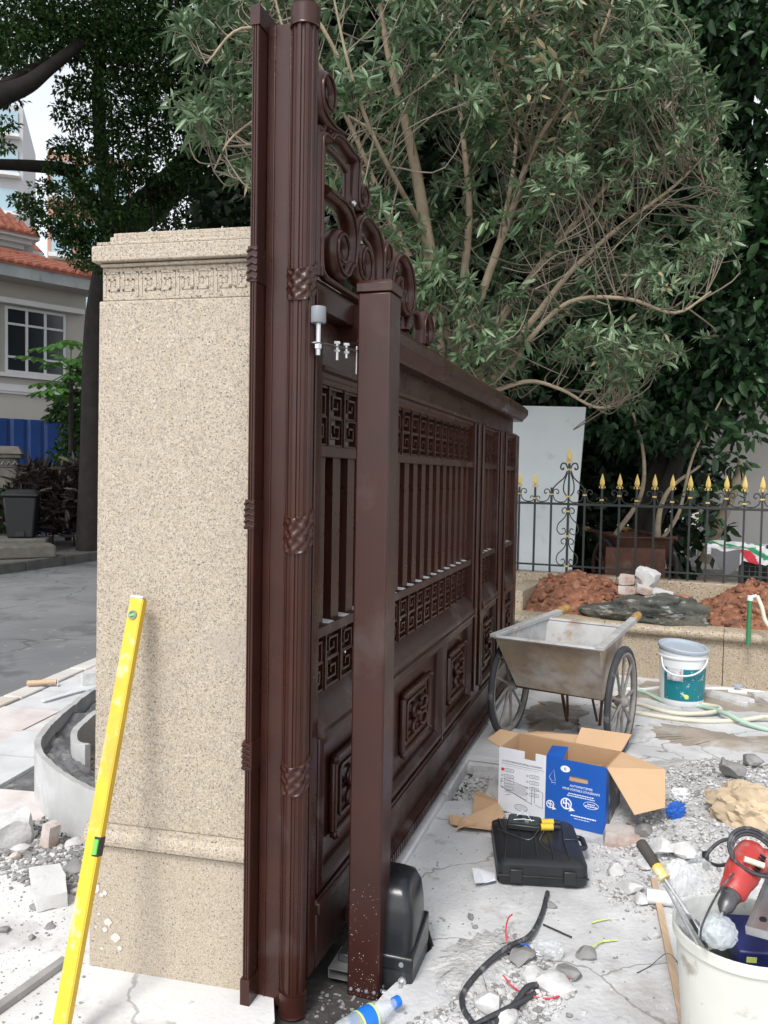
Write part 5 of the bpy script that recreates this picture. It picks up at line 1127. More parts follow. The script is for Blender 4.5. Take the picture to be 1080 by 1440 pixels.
# ================================================================== two-wheeled hand carts
def cart(label, loc_, rz, mbody, mrim, mwheel, zs=1.0):
    T = thing('hand_cart', label, 'cart', loc_, rz)
    b = MB()       # tray: outer and inner skins
    top = [(-.29, -.30), (.29, -.30), (.245, .42), (-.245, .42)]; bot = [(-.235, -.10), (.265, -.13), (.22, .18), (-.2, .18)]
    def ringz(q, z, g=0.0): return [(x * (1 - g), y + (g * .3 if y < 0 else -g * .3), z) for x, y in q]
    A, B_, Ci, Di = ringz(bot, .325), ringz(top, .63), ringz(top, .632, .02), ringz(bot, .34, .03)
    vs = A + B_ + Ci + Di; f = [(3, 2, 1, 0)]
    for k in range(3): f += [(k * 4 + j, k * 4 + (j + 1) % 4, k * 4 + 4 + (j + 1) % 4, k * 4 + 4 + j) for j in range(4)]
    f += [(12, 13, 14, 15)]
    b.add(vs, f); b.mi = 0
    tray = b.build('tray', [mbody], T, fixn=True)
    b = MB(); q = [(x * .975, y * .97, z) for x, y, z in Ci]; r_ = [(x * .955, y, z + .004) for x, y, z in Di]
    b.add([(x, y, z - .006) for x, y, z in q] + r_, [(j, (j + 1) % 4, 4 + (j + 1) % 4, 4 + j) for j in range(4)] + [(4, 5, 6, 7)]); b.build('tray_lining', mrim, tray, fixn=False)
    for (p, q_) in ((B_[0], B_[1]), (B_[2], B_[3])):
        p, q_ = Vector(p), Vector(q_); b = MB(); b.tube([p, q_], .016, 8, True, .7); b.build('rim', mrim, tray, smooth=50)
    for sx in (-1, 1):
        b = MB(); a, c_ = Vector((sx * .293, -.315, .634)), Vector((sx * .235, .62, .652)); e = (c_ - a); n_ = Vector((e.y, -e.x, 0)).normalized() * .022
        b.frustum([a - n_ - Vector((0, 0, .008)), a + n_ - Vector((0, 0, .008)), a + n_ + Vector((0, 0, .012)), a - n_ + Vector((0, 0, .012))], [c_ - n_ - Vector((0, 0, .02)), c_ + n_ - Vector((0, 0, .02)), c_ + n_ + Vector((0, 0, .012)), c_ - n_ + Vector((0, 0, .012))])
        h = b.build('handle', mrim, T, bevel=.003)
        b = MB(); b.tube(cr([tuple(c_ - e.normalized() * .01), tuple(c_ + e.normalized() * .07), tuple(c_ + e.normalized() * .15)], 4), [.022, .027, .028, .028, .028, .027, .026, .025, .022], 10); b.build('grip', MATS.get('rag grip') or mat('rag grip', (.34, .20, .06), .9, bump=.8, bscale=60, var=.3, vscale=14), h, smooth=60)
        b = MB()
        b.tube([(sx * .16, .20, .50), (sx * .13, .36, .25), (sx * .10, .42, .012)], .010, 6); b.tube([(sx * .05, .20, .50), (sx * .09, .40, .05)], .008, 6); b.build('leg', m_rust, T, smooth=50)
    b = MB(); b.tube([(-.335, 0, .30), (.355, 0, .30)], .014, 8); b.box(-.25, .25, -.02, .02, .302, .326); b.build('axle', m_rust, T, smooth=40)
    Rw = .30
    for sx in (-1, 1):
        W = tag(bpy.data.objects.new('wheel', None)); C.objects.link(W); W.parent = T; W.location = (sx * (.312 if sx < 0 else .33), 0, Rw); W.rotation_euler = (rg.uniform(0, 1), 0, 0)
        Y = Matrix.Rotation(R(90), 4, 'Y')
        b = MB(); b.lathe([(Rw - .036 + .0 + .024 * (1 + math.cos(t)) * .75, .0175 * math.sin(t)) for t in [2 * math.pi * k / 12 for k in range(12)]], 48, Y, True); b.build('tyre', m_tyre, W, smooth=60)
        b = MB(); b.lathe([(Rw - .034, -.016), (Rw - .034, .016), (Rw - .046, .014), (Rw - .052, 0), (Rw - .046, -.014)], 40, Y, True); b.build('rim', mwheel, W, smooth=40)
        b = MB(); b.lathe([(.0001, -.035), (.022, -.035), (.034, -.018), (.034, .018), (.022, .04), (.0001, .04)], 16, Y); b.build('hub', mwheel, W, smooth=40)
        for k in range(9):
            a = 2 * math.pi * k / 9; b = MB(); d = Vector((0, math.cos(a), math.sin(a)))
            b.tube([d * .03, d * .13, d * (Rw - .05)], [.011, .0075, .010], 6); b.build('spoke', mwheel, W, smooth=50)
    return T
CART_RZ = math.atan2(-.51, .86)
cart('dirty two-wheeled steel builders cart with a cement coated rim near the gate end', (1.02, 4.55, .002), CART_RZ, m_cart, m_cartin, m_spoke)
wA = at(890, 800, 8.35)
cart('rusty two-wheeled cart parked behind the iron fence under the trees', (wA.x, 8.35, .302), R(8), m_rust, m_rust, m_rust)
b = MB(); b.box(-.28, .28, -.02, .02, 0, .34); o = b.build('rusty_sheet', m_rust, bevel=.003); p = at(893, 800, 7.95); o.location = (p.x, 7.95, .50); o.rotation_euler = (R(-12), 0, PA * .6); tag(o, 'rusty steel tailboard leaning on the rusty cart behind the fence', 'tailboard')

# ================================================================== blue and white pail, hoses, slabs by the planter
def pail(label, loc_, Rb, Rt, h, mbody, rz=0, name='pail', cat='bucket'):
    T = thing(name, label, cat, loc_, rz); return T
PB_ = gnd(958, 988); PL = pail('blue and white paint pail with a grey lid standing before the planter wall', (PB_.x, PB_.y, .002), .15, .17, .4, None); PL.scale = (.93, .93, .95)
b = MB(); b.lathe([(.0001, 0), (.145, 0), (.148, .004), (.152, .03), (.1605, .29), (.1615, .33), (.170, .335), (.171, .345), (.164, .35), (.166, .375), (.166, .385), (.150, .385), (.14, .05), (.0001, .03)], 48); b.build('body', m_pailg, PL, smooth=30)
b = MB(); n = 40; r0, r1, z0, z1 = .1535, .1608, .045, .270
vs = [((r0 + (r1 - r0) * j) * math.cos(t), (r0 + (r1 - r0) * j) * math.sin(t), z0 + (z1 - z0) * j) for j in (0, 1) for t in [R(-160) + R(250) * i / n for i in range(n + 1)]]
b.add(vs, [(i, i + 1, n + 2 + i, n + 1 + i) for i in range(n)]); lb = b.build('label', m_teal, PL, smooth=60)
b = MB(); vs = [((r0 + .0008 + (r1 - r0) * j) * math.cos(t), (r0 + .0008 + (r1 - r0) * j) * math.sin(t), z0 + (z1 - z0) * j) for j in (.62, 1.0) for t in [R(-150) + R(42) * i / 8 for i in range(9)]]
b.add(vs, [(i, i + 1, 10 + i, 9 + i) for i in range(8)]); b.build('label_picture', mat('label photo print', (.55, .55, .58), .5, var=.3, vscale=30, dirt=[((.5, .2, .22), 40, .58, .62), ((.15, .3, .33), 30, .6, .64)]), lb, smooth=60)
b = MB(); t0 = R(-98); b.lathe([(.0001, 0), (.016, 0), (.016, .001), (.0001, .001)], 16, Matrix.Translation((.155 * math.cos(t0), .155 * math.sin(t0), .078)) @ Matrix.Rotation(t0, 4, 'Z') @ Matrix.Rotation(R(88), 4, 'Y')); b.lathe([(.006, .001), (.010, .001), (.010, .0018), (.006, .0018)], 12, Matrix.Translation((.155 * math.cos(t0), .155 * math.sin(t0), .078)) @ Matrix.Rotation(t0, 4, 'Z') @ Matrix.Rotation(R(88), 4, 'Y')); b.build('label_badge', m_yelw, lb)
b = MB(); b.lathe([(.172, .0), (.176, .006), (.176, .024), (.170, .030), (.155, .028), (.150, .012), (.0001, .010)], 48, Matrix.Translation((0, .0, .384)) @ Matrix.Rotation(R(5), 4, 'X') @ Matrix.Rotation(R(4), 4, 'Y')); b.build('lid', m_lidg, PL, smooth=35)
b = MB(); hp = [(-.165, -.03, .335), (-.17, -.10, .27), (-.12, -.165, .235), (-.02, -.185, .235), (.06, -.175, .265), (.12, -.135, .315), (.155, -.06, .345)]; b.tube(cr(hp, 6), .0065, 8); b.build('handle', m_pailg, PL, smooth=60)
def hose(label, pts_px, m_, r=.0145, z=None, name='hose'):
    P = [gnd(u, v, r) + Vector((0, 0, dz)) for u, v, dz in pts_px]; b = MB(); b.tube(cr(P, 8), r, 10); o = b.build(name, m_, smooth=60); return tag(o, label, 'hose')
hose('longest cream hose lying on the ground, nearest to the camera below the pail', [(845, 985, .01), (880, 998, 0), (930, 1008, 0), (985, 1014, 0), (1040, 1013, 0), (1085, 1013, .02), (1180, 1020, 0)], m_hose)
hose('shorter cream hose curling just behind the nearest hose below the pail', [(850, 972, 0), (900, 990, 0), (950, 1003, .0), (1000, 1005, .015), (1012, 998, .012), (985, 990, .0), (940, 983, .0)], m_hose)
hose('pale green hose passing under the pail toward the right edge', [(870, 962, 0), (905, 973, 0), (940, 988, 0), (985, 993, .0), (1020, 1010, .03), (1050, 1020, .012), (1085, 1027, 0), (1160, 1040, 0)], m_hoseg)
hose('white hose running along the foot of the planter wall behind the pail', [(868, 968, 0), (905, 970, 0), (935, 967, 0), (1000, 969, 0), (1030, 970, 0), (1080, 975, 0), (1160, 985, 0)], m_pailg)
p = gnd(1037, 973, .02); vt = thing('hose_valve', 'pale plastic valve joining the white hose at the foot of the planter wall', 'valve', p, R(-20))
b = MB(); b.tube([(-.06, 0, 0), (.06, 0, 0)], .021, 10); b.tube([(0, 0, 0), (0, 0, .035)], .016, 10); b.build('body', m_pailg, vt, smooth=50)
b = MB(); b.lathe([(.0001, .036), (.034, .036), (.034, .05), (.0001, .052)], 16); b.build('knob', m_lidg, vt, smooth=40)
def slab(label, quad, th, m_, name='stone_slab', cat='slab', rag=.01, seed=0, z=.003):
    b = MB(); P = []; rg2 = random.Random(seed); Q = [Vector(q) for q in quad]
    for i, q in enumerate(Q):
        r_ = Q[(i + 1) % len(Q)]
        for k in range(5): s_ = q.lerp(r_, k / 5); P.append((s_.x + rg2.uniform(-rag, rag), s_.y + rg2.uniform(-rag, rag)))
    cx = sum(p[0] for p in P) / len(P); cy = sum(p[1] for p in P) / len(P)
    b.frustum([(x - cx, y - cy, 0) for x, y in P], [((x - cx) * .98, (y - cy) * .98, th) for x, y in P]); o = b.build(name, m_, bevel=.004); o.location = (cx, cy, z); return tag(o, label, cat)
g2 = lambda u, v, z=0: tuple(gnd(u, v, z))[:2]
slab('long rough stone slab lying flat to the right of the blue pail', [g2(993, 982), g2(1048, 996), g2(1062, 990), g2(1002, 977)], .035, m_rub, seed=1)
slab('rough stone slab cut off by the right edge, right of the longer slab', [g2(1056, 982), g2(1085, 997), g2(1130, 997), g2(1085, 978)], .035, m_rub, seed=2)
slab('flat grey stone flake under the right wheel of the builders cart', [g2(885, 1046), g2(905, 1045), g2(921, 1037), g2(905, 1026), g2(892, 1025)], .022, m_rub, seed=3)
slab('flat grey stone slab between the wheels of the builders cart', [g2(815, 1030), g2(858, 1037), g2(868, 1012), g2(840, 1003), g2(812, 1015)], .02, m_conc, seed=4)
slab('loose thick concrete slab along the gate track behind the cardboard box', [g2(652, 1070), g2(752, 1083), g2(742, 1035), g2(690, 1022)], .028, m_conc, seed=5, rag=.006)
slab('pale concrete slab tucked behind the left side of the cardboard box', [g2(676, 1130), g2(700, 1140), g2(720, 1092), g2(702, 1088)], .03, m_conc, seed=6, rag=.005, z=-.002)
# sandy patches spread thinly on the concrete
def patch(name, poly, m_, z=.0045, rag=.028, seed=0):
    rg2 = random.Random(seed); P = []
    Q = [Vector(q) for q in poly]
    for i, q in enumerate(Q):
        r_ = Q[(i + 1) % len(Q)]
        for k in range(14): s_ = q.lerp(r_, k / 14); P.append((s_.x + rg2.uniform(-rag, rag), s_.y + rg2.uniform(-rag, rag)))
    c_ = (sum(p[0] for p in P) / len(P), sum(p[1] for p in P) / len(P)); b = MB(); n = len(P)
    b.add([(c_[0], c_[1], z + .012)] + [(c_[0] + (x - c_[0]) * .6, c_[1] + (y - c_[1]) * .6, z + .010) for x, y in P] + [(x, y, z - .004) for x, y in P],
          [(0, 1 + i, 1 + (i + 1) % n) for i in range(n)] + [(1 + i, 1 + n + i, 1 + n + (i + 1) % n, 1 + (i + 1) % n) for i in range(n)])
    o = b.build(name, m_, smooth=80); o['kind'] = 'structure'; return o
patch('sand_patch', [g2(905, 1035), g2(960, 1047), g2(1085, 1062), g2(1160, 1060), g2(1160, 1035), g2(1080, 1043), g2(1000, 1028), g2(930, 1017)], m_yard, seed=2)
patch('sand_patch', [g2(745, 1030), g2(805, 1025), g2(838, 1008), g2(810, 992), g2(765, 985), g2(735, 1000)], m_yard, seed=3)
patch('sand_patch', [g2(880, 978), g2(1000, 1000), g2(1160, 1005), g2(1160, 975), g2(1020, 968), g2(905, 957)], m_yard, seed=4)
patch('dust_patch', [g2(640, 1330), g2(700, 1310), g2(735, 1330), g2(700, 1400), g2(630, 1400), g2(608, 1360)], m_grav, seed=5, rag=.03)

# ================================================================== cardboard box with its print
BX0, BX1 = gnd(700, 1139), gnd(850, 1175)
e = (BX1 - BX0); BXW = e.length; BX = thing('cardboard_box', 'open blue and white printed cardboard box standing before the hand cart', 'box', (BX0.x, BX0.y, .002), math.atan2(e.y, e.x))
BH, BD, TH = .288, .235, .004
w1 = BXW * .455
b = MB()   # white part of the front, with the torn notch in its upper edge
nx0, nx1 = w1 * .545, w1 * .78
b.box(0, nx0, 0, TH, 0, BH); b.box(nx0 + .0002, nx1 - .0002, 0, TH, 0, BH - .034); b.box(nx1, w1, 0, TH, 0, BH)
b.build('front_panel', m_prw, BX)
hx0, hx1, hz0, hz1 = w1 + (BXW - w1) * .39, w1 + (BXW - w1) * .71, .198, .222
b = MB(); X_ = w1 + .0003; b.box(X_, hx0, 0, TH, 0, BH); b.box(hx1, BXW, 0, TH, 0, BH); b.box(hx0, hx1, 0, TH, 0, hz0); b.box(hx0, hx1, 0, TH, hz1, BH)
tag(b.build('front_panel', m_prb, BX), label='blue printed half of the front with a slot for a hand')
b = MB(); b.box(hx0 + .001, hx1 - .001, .006, .008, hz0 + .001, hz1 + .004); b.build('slot_flap', m_card, BX)
b = MB(); b.box(0, BXW, BD - TH, BD, 0, BH); b.build('back_panel', m_cardd, BX)
b = MB(); b.box(0, TH, TH + .0003, BD - TH - .0003, 0, BH); b.build('side_panel', m_card, BX)
b = MB(); b.box(BXW - TH, BXW, TH + .0003, BD - TH - .0003, 0, BH); sdp = b.build('side_panel', [m_cardd], BX); 
b = MB(); b.box(BXW + .0005, BXW + .0015, .0, .045, 0.001, BH - .001); b.build('side_print', m_prb, sdp)
b = MB(); b.box(BXW + .0005, BXW + .0018, .0455, BD, 0.001, BH - .02); b.build('torn_side', mat('scuffed dark card', (.10, .10, .11), .8, var=.4, vscale=12, dirt=((.3, .29, .27), 12, .55, .65)), sdp)
b = MB(); b.box(TH, BXW - TH, TH, BD - TH, .0, .004); b.build('bottom_panel', m_cardd, BX)
b = MB(); b.box(w1 + .02, w1 + .024, TH + .0005, BD - TH - .0005, .01, BH - .03); b.build('divider', m_cardd, BX)
def flap(pts, m_, nm='flap', th=.0035):
    b = MB(); P = [Vector(p) for p in pts]; n_ = (P[1] - P[0]).cross(P[2] - P[0]).normalized() * th; b.frustum([tuple(p) for p in P], [tuple(p + n_) for p in P]); return b.build(nm, m_, BX)
flap([(.002, BD, BH), (.002, .0, BH), (-.085, .0 + .06, BH + .004), (-.085, BD - .02, BH + .01)], m_card)
flap([(.02, BD + .001, BH), (w1 + .05, BD + .001, BH), (w1 + .07, BD + .10, BH + .012), (.05, BD + .13, BH - .02)], m_card)
flap([(w1 + .055, BD + .001, BH), (BXW, BD + .001, BH), (BXW + .02, BD + .10, BH + .055), (w1 + .055, BD + .09, BH + .05)], m_card)
flap([(BXW + .001, BD, BH), (BXW + .001, 0, BH), (BXW + .135, -.06, BH - .150), (BXW + .235, .02, BH - .125), (BXW + .20, BD - .06, BH - .02)], m_card)
flap([(w1 + .001, TH, BH), (w1 + .075, TH, BH), (w1 + .062, .115, BH + .016), (w1 - .02, .13, BH + .004)], m_prb)
flap([(w1 + .09, .12, BH - .06), (w1 + .20, .10, BH - .04), (w1 + .22, .19, BH - .06), (w1 + .12, .21, BH - .075)], m_cardd, 'packing_card')
flap([(w1 + .07, .06, BH - .09), (w1 + .16, .05, BH - .05), (w1 + .16, .16, BH - .06), (w1 + .08, .17, BH - .10)], m_card, 'packing_card')
def text(body, size, x, z, m_, parent, ext=.0004, align='CENTER', y=-.0006, shear=0, sx=1.0, font=None):
    cu = bpy.data.curves.new('lettering', 'FONT'); cu.body = body; cu.size = size; cu.extrude = ext; cu.align_x = align; cu.shear = shear; cu.resolution_u = 2
    o = bpy.data.objects.new('lettering', cu); C.objects.link(o); bpy.context.view_layer.update()
    me = bpy.data.meshes.new_from_object(o.evaluated_get(bpy.context.evaluated_depsgraph_get())); bpy.data.objects.remove(o); me.name = 'lettering'
    me.materials.clear(); me.materials.append(m_)
    q = link_mesh('lettering', me, parent); q.location = (x, y, z); q.rotation_euler = (R(90), 0, 0); q.scale = (sx, 1, 1); return q
FP = [o for o in BX.children if o.name.startswith('front_panel')]
FPW, FPB = FP[0], FP[1]
wc = w1 / 2
text('AUTOMATISMES POUR PORTAILS COULISSANTS', .0105, wc, BH - .062, m_ink, FPW, sx=.82)
b = MB(); b.box(.012, w1 - .008, -.0009, -.0002, BH - .0705, BH - .0695); b.build('rule', m_ink, FPW)
# small illegible print as thin broken strokes
def strokes(x0, x1, z, h, m_, parent, seed):
    rg2 = random.Random(seed); b = MB(); x = x0
    while x < x1:
        l = rg2.uniform(.004, .012); b.box(x, min(x + l, x1), -.0009, -.0002, z, z + h); x += l + .002
    o = b.build('small_print', m_, parent); o['kind'] = 'stuff'
strokes(.03, w1 - .03, BH - .080, .0022, m_grprint, FPW, 1)
for k in range(8):
    cx, cz = (.014, BH - .098 - .027 * k) if k < 4 else (w1 * .60, BH - .105 - .027 * (k - 4))
    b = MB()
    if k == 0: b.lathe([(.0001, 0), (.0075, 0), (.0075, .0006), (.0001, .0006)], 16, Matrix.Translation((cx + .005, -.0002, cz)) @ Matrix.Rotation(R(90), 4, 'X')); b.build('red_dot', m_inkr, FPW)
    else:
        b.box(cx, cx + .008, -.0009, -.0002, cz - .004, cz - .003); b.box(cx, cx + .008, -.0009, -.0002, cz + .003, cz + .004); b.box(cx, cx + .001, -.0009, -.0002, cz - .003, cz + .003); b.box(cx + .007, cx + .008, -.0009, -.0002, cz - .003, cz + .003); b.build('tick_box', m_ink, FPW)
    b = MB(); n = 20
    pts = [(.032 + .022 * (1 if math.cos(t) > 0 else -1) * .7 + .007 * math.cos(t), .007 * math.sin(t)) for t in [2 * math.pi * q / n for q in range(n)]]
    b.tube([(cx + x + .004, -.0008, cz + z) for x, z in pts] + [(cx + pts[0][0] + .004, -.0008, cz + pts[0][1])], .0007, 4); b.build('option_outline', m_ink, FPW)
    strokes(cx + .022, cx + .05, cz - .0025, .005, m_grprint, FPW, k + 5)
# line drawing of the gate
b = MB()
def ln(*pts, r=.0008): b.tube([(x, -.0008, z) for x, z in pts], r, 4)
gz = .10
ln((.012, gz + .045), (.012, gz + .012), (.028, gz + .008), (.028, gz + .052), (.012, gz + .045)); ln((.028, gz + .050), (w1 * .62, gz + .030), (w1 * .62, gz - .028), (.028, gz + .004)); ln((.012, gz + .012), (w1 * .74, gz - .042)); ln((w1 * .72, gz + .035), (w1 * .72, gz - .040)); ln((w1 * .72, gz + .035), (w1 * .78, gz + .034), (w1 * .78, gz - .035)); ln((w1 * .80, gz + .030), (w1 * .95, gz + .022), (w1 * .95, gz - .048), (w1 * .80, gz - .040)); ln((.05, gz + .052), (.065, gz + .058), (.075, gz + .05)); ln((.04, gz - .004), (.06, gz + .002)); ln((.035, gz - .025), (.06, gz - .018))
b.build('gate_drawing', m_ink, FPW)
b = MB(); b.box(.032, w1 * .60, -.0007, -.0002, gz - .012, gz + .034); b.build('drawing_fill', m_grprint, FPW)
def oval(cx, cz, rx, rz_, m_, parent, r=.0009, nm='oval'):
    b = MB(); b.tube([(cx + rx * math.cos(t), -.0008, cz + rz_ * math.sin(t)) for t in [2 * math.pi * q / 28 for q in range(29)]], r, 4); return b.build(nm, m_, parent)
oval(w1 * .50, .032, .030, .014, m_ink, FPW); strokes(w1 * .40, w1 * .6, .034, .004, m_grprint, FPW, 31); strokes(w1 * .38, w1 * .62, .026, .004, m_grprint, FPW, 32)
# blue half
bw = BXW - w1; bc = w1 + bw * .60
def disc(cx, cz, rx, rz_, m_, parent, nm, y=-.0002):
    b = MB(); n = 28; b.frustum([(cx + rx * math.cos(t), y, cz + rz_ * math.sin(t)) for t in [2 * math.pi * q / n for q in range(n)]], [(cx + rx * math.cos(t), y - .0005, cz + rz_ * math.sin(t)) for t in [2 * math.pi * q / n for q in range(n)]]); return b.build(nm, m_, parent)
disc(w1 + bw * .33, .248, .021, .014, m_inkw, FPB, 'emblem_oval'); text('E', .016, w1 + bw * .33, .2425, m_ink, FPB, y=-.0009, sx=1.5)
text('AUTOMATISMES', .0135, bc, .176, m_inkw, FPB); text('POUR PORTAILS COULISSANTS', .0135, bc, .160, m_inkw, FPB, sx=.86)
strokes(bc - .055, bc + .055, .144, .0035, m_inkw, FPB, 41); strokes(bc - .06, bc + .06, .135, .0035, m_inkw, FPB, 42)
def emblem(cx, cz, r_):
    b = MB(); n = 28
    for q in range(n):
        a0, a1 = 2 * math.pi * q / n, 2 * math.pi * (q + 1) / n
        b.frustum([(cx + r_ * math.cos(a0), -.0002, cz + r_ * math.sin(a0)), (cx + r_ * math.cos(a1), -.0002, cz + r_ * math.sin(a1)), (cx + r_ * .78 * math.cos(a1), -.0002, cz + r_ * .78 * math.sin(a1)), (cx + r_ * .78 * math.cos(a0), -.0002, cz + r_ * .78 * math.sin(a0))], [(cx + r_ * math.cos(a0), -.0007, cz + r_ * math.sin(a0)), (cx + r_ * math.cos(a1), -.0007, cz + r_ * math.sin(a1)), (cx + r_ * .78 * math.cos(a1), -.0007, cz + r_ * .78 * math.sin(a1)), (cx + r_ * .78 * math.cos(a0), -.0007, cz + r_ * .78 * math.sin(a0))])
    b.box(cx - r_ * .12, cx + r_ * .12, -.0008, -.0002, cz - r_ * .78, cz + r_ * .78); b.box(cx - r_ * .6, cx - r_ * .12, -.0008, -.0002, cz - r_ * .1, cz + r_ * .1); b.box(cx + r_ * .12, cx + r_ * .55, -.0008, -.0002, cz + r_ * .02, cz + r_ * .2)
    b.box(cx - r_ * .55, cx - r_ * .35, -.0008, -.0002, cz + r_ * .1, cz + r_ * .5); b.box(cx + r_ * .4, cx + r_ * .6, -.0008, -.0002, cz - r_ * .4, cz + r_ * .02)
    b.frustum([(cx + r_ * .45, -.0004, cz - r_ * 1.25), (cx + r_ * 1.55, -.0004, cz - r_ * .95), (cx + r_ * .85, -.0004, cz - r_ * .45)], [(cx + r_ * .45, -.0011, cz - r_ * 1.25), (cx + r_ * 1.55, -.0011, cz - r_ * .95), (cx + r_ * .85, -.0011, cz - r_ * .45)])
    b.build('emblem', m_inkw, FPB)
emblem(w1 + bw * .36, .098, .025); emblem(w1 + bw * .09, .080, .018)
oval(w1 + bw * .77, .112, .032, .015, m_inkw, FPB); strokes(w1 + bw * .71, w1 + bw * .83, .114, .004, m_inkw, FPB, 51); strokes(w1 + bw * .67, w1 + bw * .87, .105, .004, m_inkw, FPB, 52)
strokes(w1 + bw * .44, w1 + bw * .86, .050, .005, m_inkw, FPB, 53); strokes(w1 + bw * .5, w1 + bw * .75, .040, .0025, m_inkw, FPB, 54)
b = MB(); ex_ = w1 + bw * .06; b.tube([(ex_, -.0008, .20), (ex_ + .02, -.0008, .235), (ex_ + .028, -.0008, .19), (ex_ + .012, -.0008, .182), (ex_, -.0008, .20)], .0007, 4); b.tube([(ex_ + .01, -.0008, .175), (ex_ + .03, -.0008, .18), (ex_ + .026, -.0008, .17)], .0007, 4); b.build('line_picture', m_inkw, FPB)

# ================================================================== black tool case and the circuit box on it
CS = thing('tool_case', 'dusty black plastic tool case lying flat in front of the cardboard box', 'tool case', tuple(gnd(698, 1246)), math.atan2(-.024, .329))
CS.location.z = .003
cw, cdp, ch = .335, .40, .092
def rr(x0, x1, y0, y1, r, n=4): return [(cx + r * math.cos(a), cy + r * math.sin(a)) for cx, cy, a0 in ((x1 - r, y1 - r, 0), (x0 + r, y1 - r, 90), (x0 + r, y0 + r, 180), (x1 - r, y0 + r, 270)) for a in [R(a0 + 90 * k / n) for k in range(n + 1)]]
def loft(mb, rings):
    n = len(rings[0]); vs = [p for g in rings for p in g]
    mb.add(vs, [(k * n + j, k * n + (j + 1) % n, (k + 1) * n + (j + 1) % n, (k + 1) * n + j) for k in range(len(rings) - 1) for j in range(n)] + [tuple(reversed(range(n))), tuple((len(rings) - 1) * n + j for j in range(n))])
def rz_(g, z): return [(x, y, z) for x, y in g]
b = MB(); loft(b, [rz_(rr(.012, cw - .012, .012, cdp - .012, .02), 0), rz_(rr(.003, cw - .003, .003, cdp - .003, .025), .01), rz_(rr(0, cw, 0, cdp, .028), .042)]); b.build('base_shell', m_case, CS, smooth=40)
b = MB(); loft(b, [rz_(rr(.001, cw - .001, .001, cdp - .001, .028), .0435), rz_(rr(.003, cw - .003, .003, cdp - .003, .026), .078), rz_(rr(.022, cw - .022, .022, cdp - .022, .02), ch)]); ls = b.build('lid_shell', m_case, CS, smooth=40)
b = MB(); b.box(.0, cw, -.004, .004, .037, .0428); b.build('lip', m_blackp, CS, bevel=.001)
b = MB(); b.box(cw - .062, cw - .006, cdp * .52, cdp * .80, ch - .004, ch + .002); b.build('handle_recess', m_blackp, ls, bevel=.003)
b = MB(); b.tube(cr([(cw - .004, cdp * .54, .055), (cw + .022, cdp * .57, .055), (cw + .024, cdp * .66, .055), (cw + .022, cdp * .76, .055), (cw - .004, cdp * .79, .055)], 5), .011, 8); b.build('handle', m_blackp, CS, smooth=60)
for xx in (.07, .265):
    b = MB(); b.box(xx - .022, xx + .022, -.010, -.0005, .018, .066); b.build('latch', m_blackp, CS, bevel=.003)
b = MB()
for k in range(5): b.tube([(.03 + .06 * k, .03, ch + .001), (.05 + .055 * k, .2, ch + .001), (.03 + .065 * k, .37, ch + .001)], .004, 6)
tag(b.build('lid_ribs', m_case, ls), kind='stuff')
DV = thing('circuit_box', 'small black circuit box with yellow terminals lying on the tool case', 'circuit box', (CS.location.x + .15, CS.location.y + .30, ch + .006), R(-14))
b = MB(); b.box(-.065, .065, -.05, .05, 0, .022); b.build('housing', m_blackp, DV, bevel=.004)
b = MB(); b.box(-.058, .058, -.043, .043, .0225, .026); b.build('board', mat('dark circuit board', (.02, .035, .03), .4), DV)
rg = random.Random(6)
for k in range(7):
    b = MB(); x, y = rg.uniform(-.045, .03), rg.uniform(-.035, .03); b.box(x, x + rg.uniform(.006, .02), y, y + rg.uniform(.004, .01), .0262, .031 + rg.random() * .006); b.build('component', m_steel if k % 3 == 0 else m_blackp, DV)
b = MB(); b.tube([(-.03, .02, .03), (-.01, .035, .045), (.015, .02, .034), (.03, -.02, .03)], .0015, 5); b.tube([(-.04, -.02, .029), (0, -.03, .04), (.04, -.01, .03)], .0015, 5); b.build('jumper_wire', m_inkw, DV)
for yy in (-.022, .022):
    b = MB(); b.tube([(.068, yy, .012), (.115, yy + .012, .014)], .0145, 10); b.build('terminal', m_yell, DV, smooth=50)
    b = MB(); b.tube([(.114, yy + .012, .014), (.140, yy + .018, .012)], .011, 8); b.build('terminal_end', m_blackp, DV, smooth=50)
b = MB(); b.tube(cr([(.06, -.05, .01), (.03, -.12, -.001), (-.04, -.10, .002), (-.10, -.06, .0)], 6), .002, 5); b.tube(cr([(.09, -.01, .01), (.07, -.13, .0), (.12, -.2, -.002)], 6), .002, 5); tag(b.build('thin_lead', m_cable, DV), kind='stuff')

# ================================================================== gate motor, rail stub, water bottle
MO = thing('gate_motor', 'black sliding gate motor with its release key, standing behind the guide post', 'gate motor', (.040, 2.47, -.05), R(-17.52))
b = MB(); MO.scale = (.95, .95, .94); mw, md = .106, .10
loft(b, [rz_(rr(-mw, mw, -md, md, .012), 0), rz_(rr(-mw, mw, -md, md, .012), .12), rz_(rr(-mw + .004, mw, -md, md, .014), .135)]); b.build('base', m_blackp, MO, smooth=35)
b = MB(); b.frustum([(-mw, -md - .004, .09), (mw + .002, -md - .004, .09), (mw + .002, md, .09), (-mw, md, .09)], [(-mw, -md - .004, .135), (mw + .002, -md - .004, .135), (mw + .002, md, .19), (-mw, md, .19)]); b.build('skirt', m_motor, MO, bevel=.006)
b = MB(); ringz = []
for z, kx, ky, oy in ((.125, .94, .95, 0), (.20, .93, .93, 0), (.26, .90, .90, .004), (.31, .82, .84, .01), (.338, .68, .70, .018), (.348, .45, .45, .03)): ringz.append([(x, y + oy, z) for x, y in rr(-mw * kx, mw * kx, -md * ky, md * ky, .03)])
loft(b, ringz); b.build('hood', m_motor, MO, smooth=45, bevel=None)
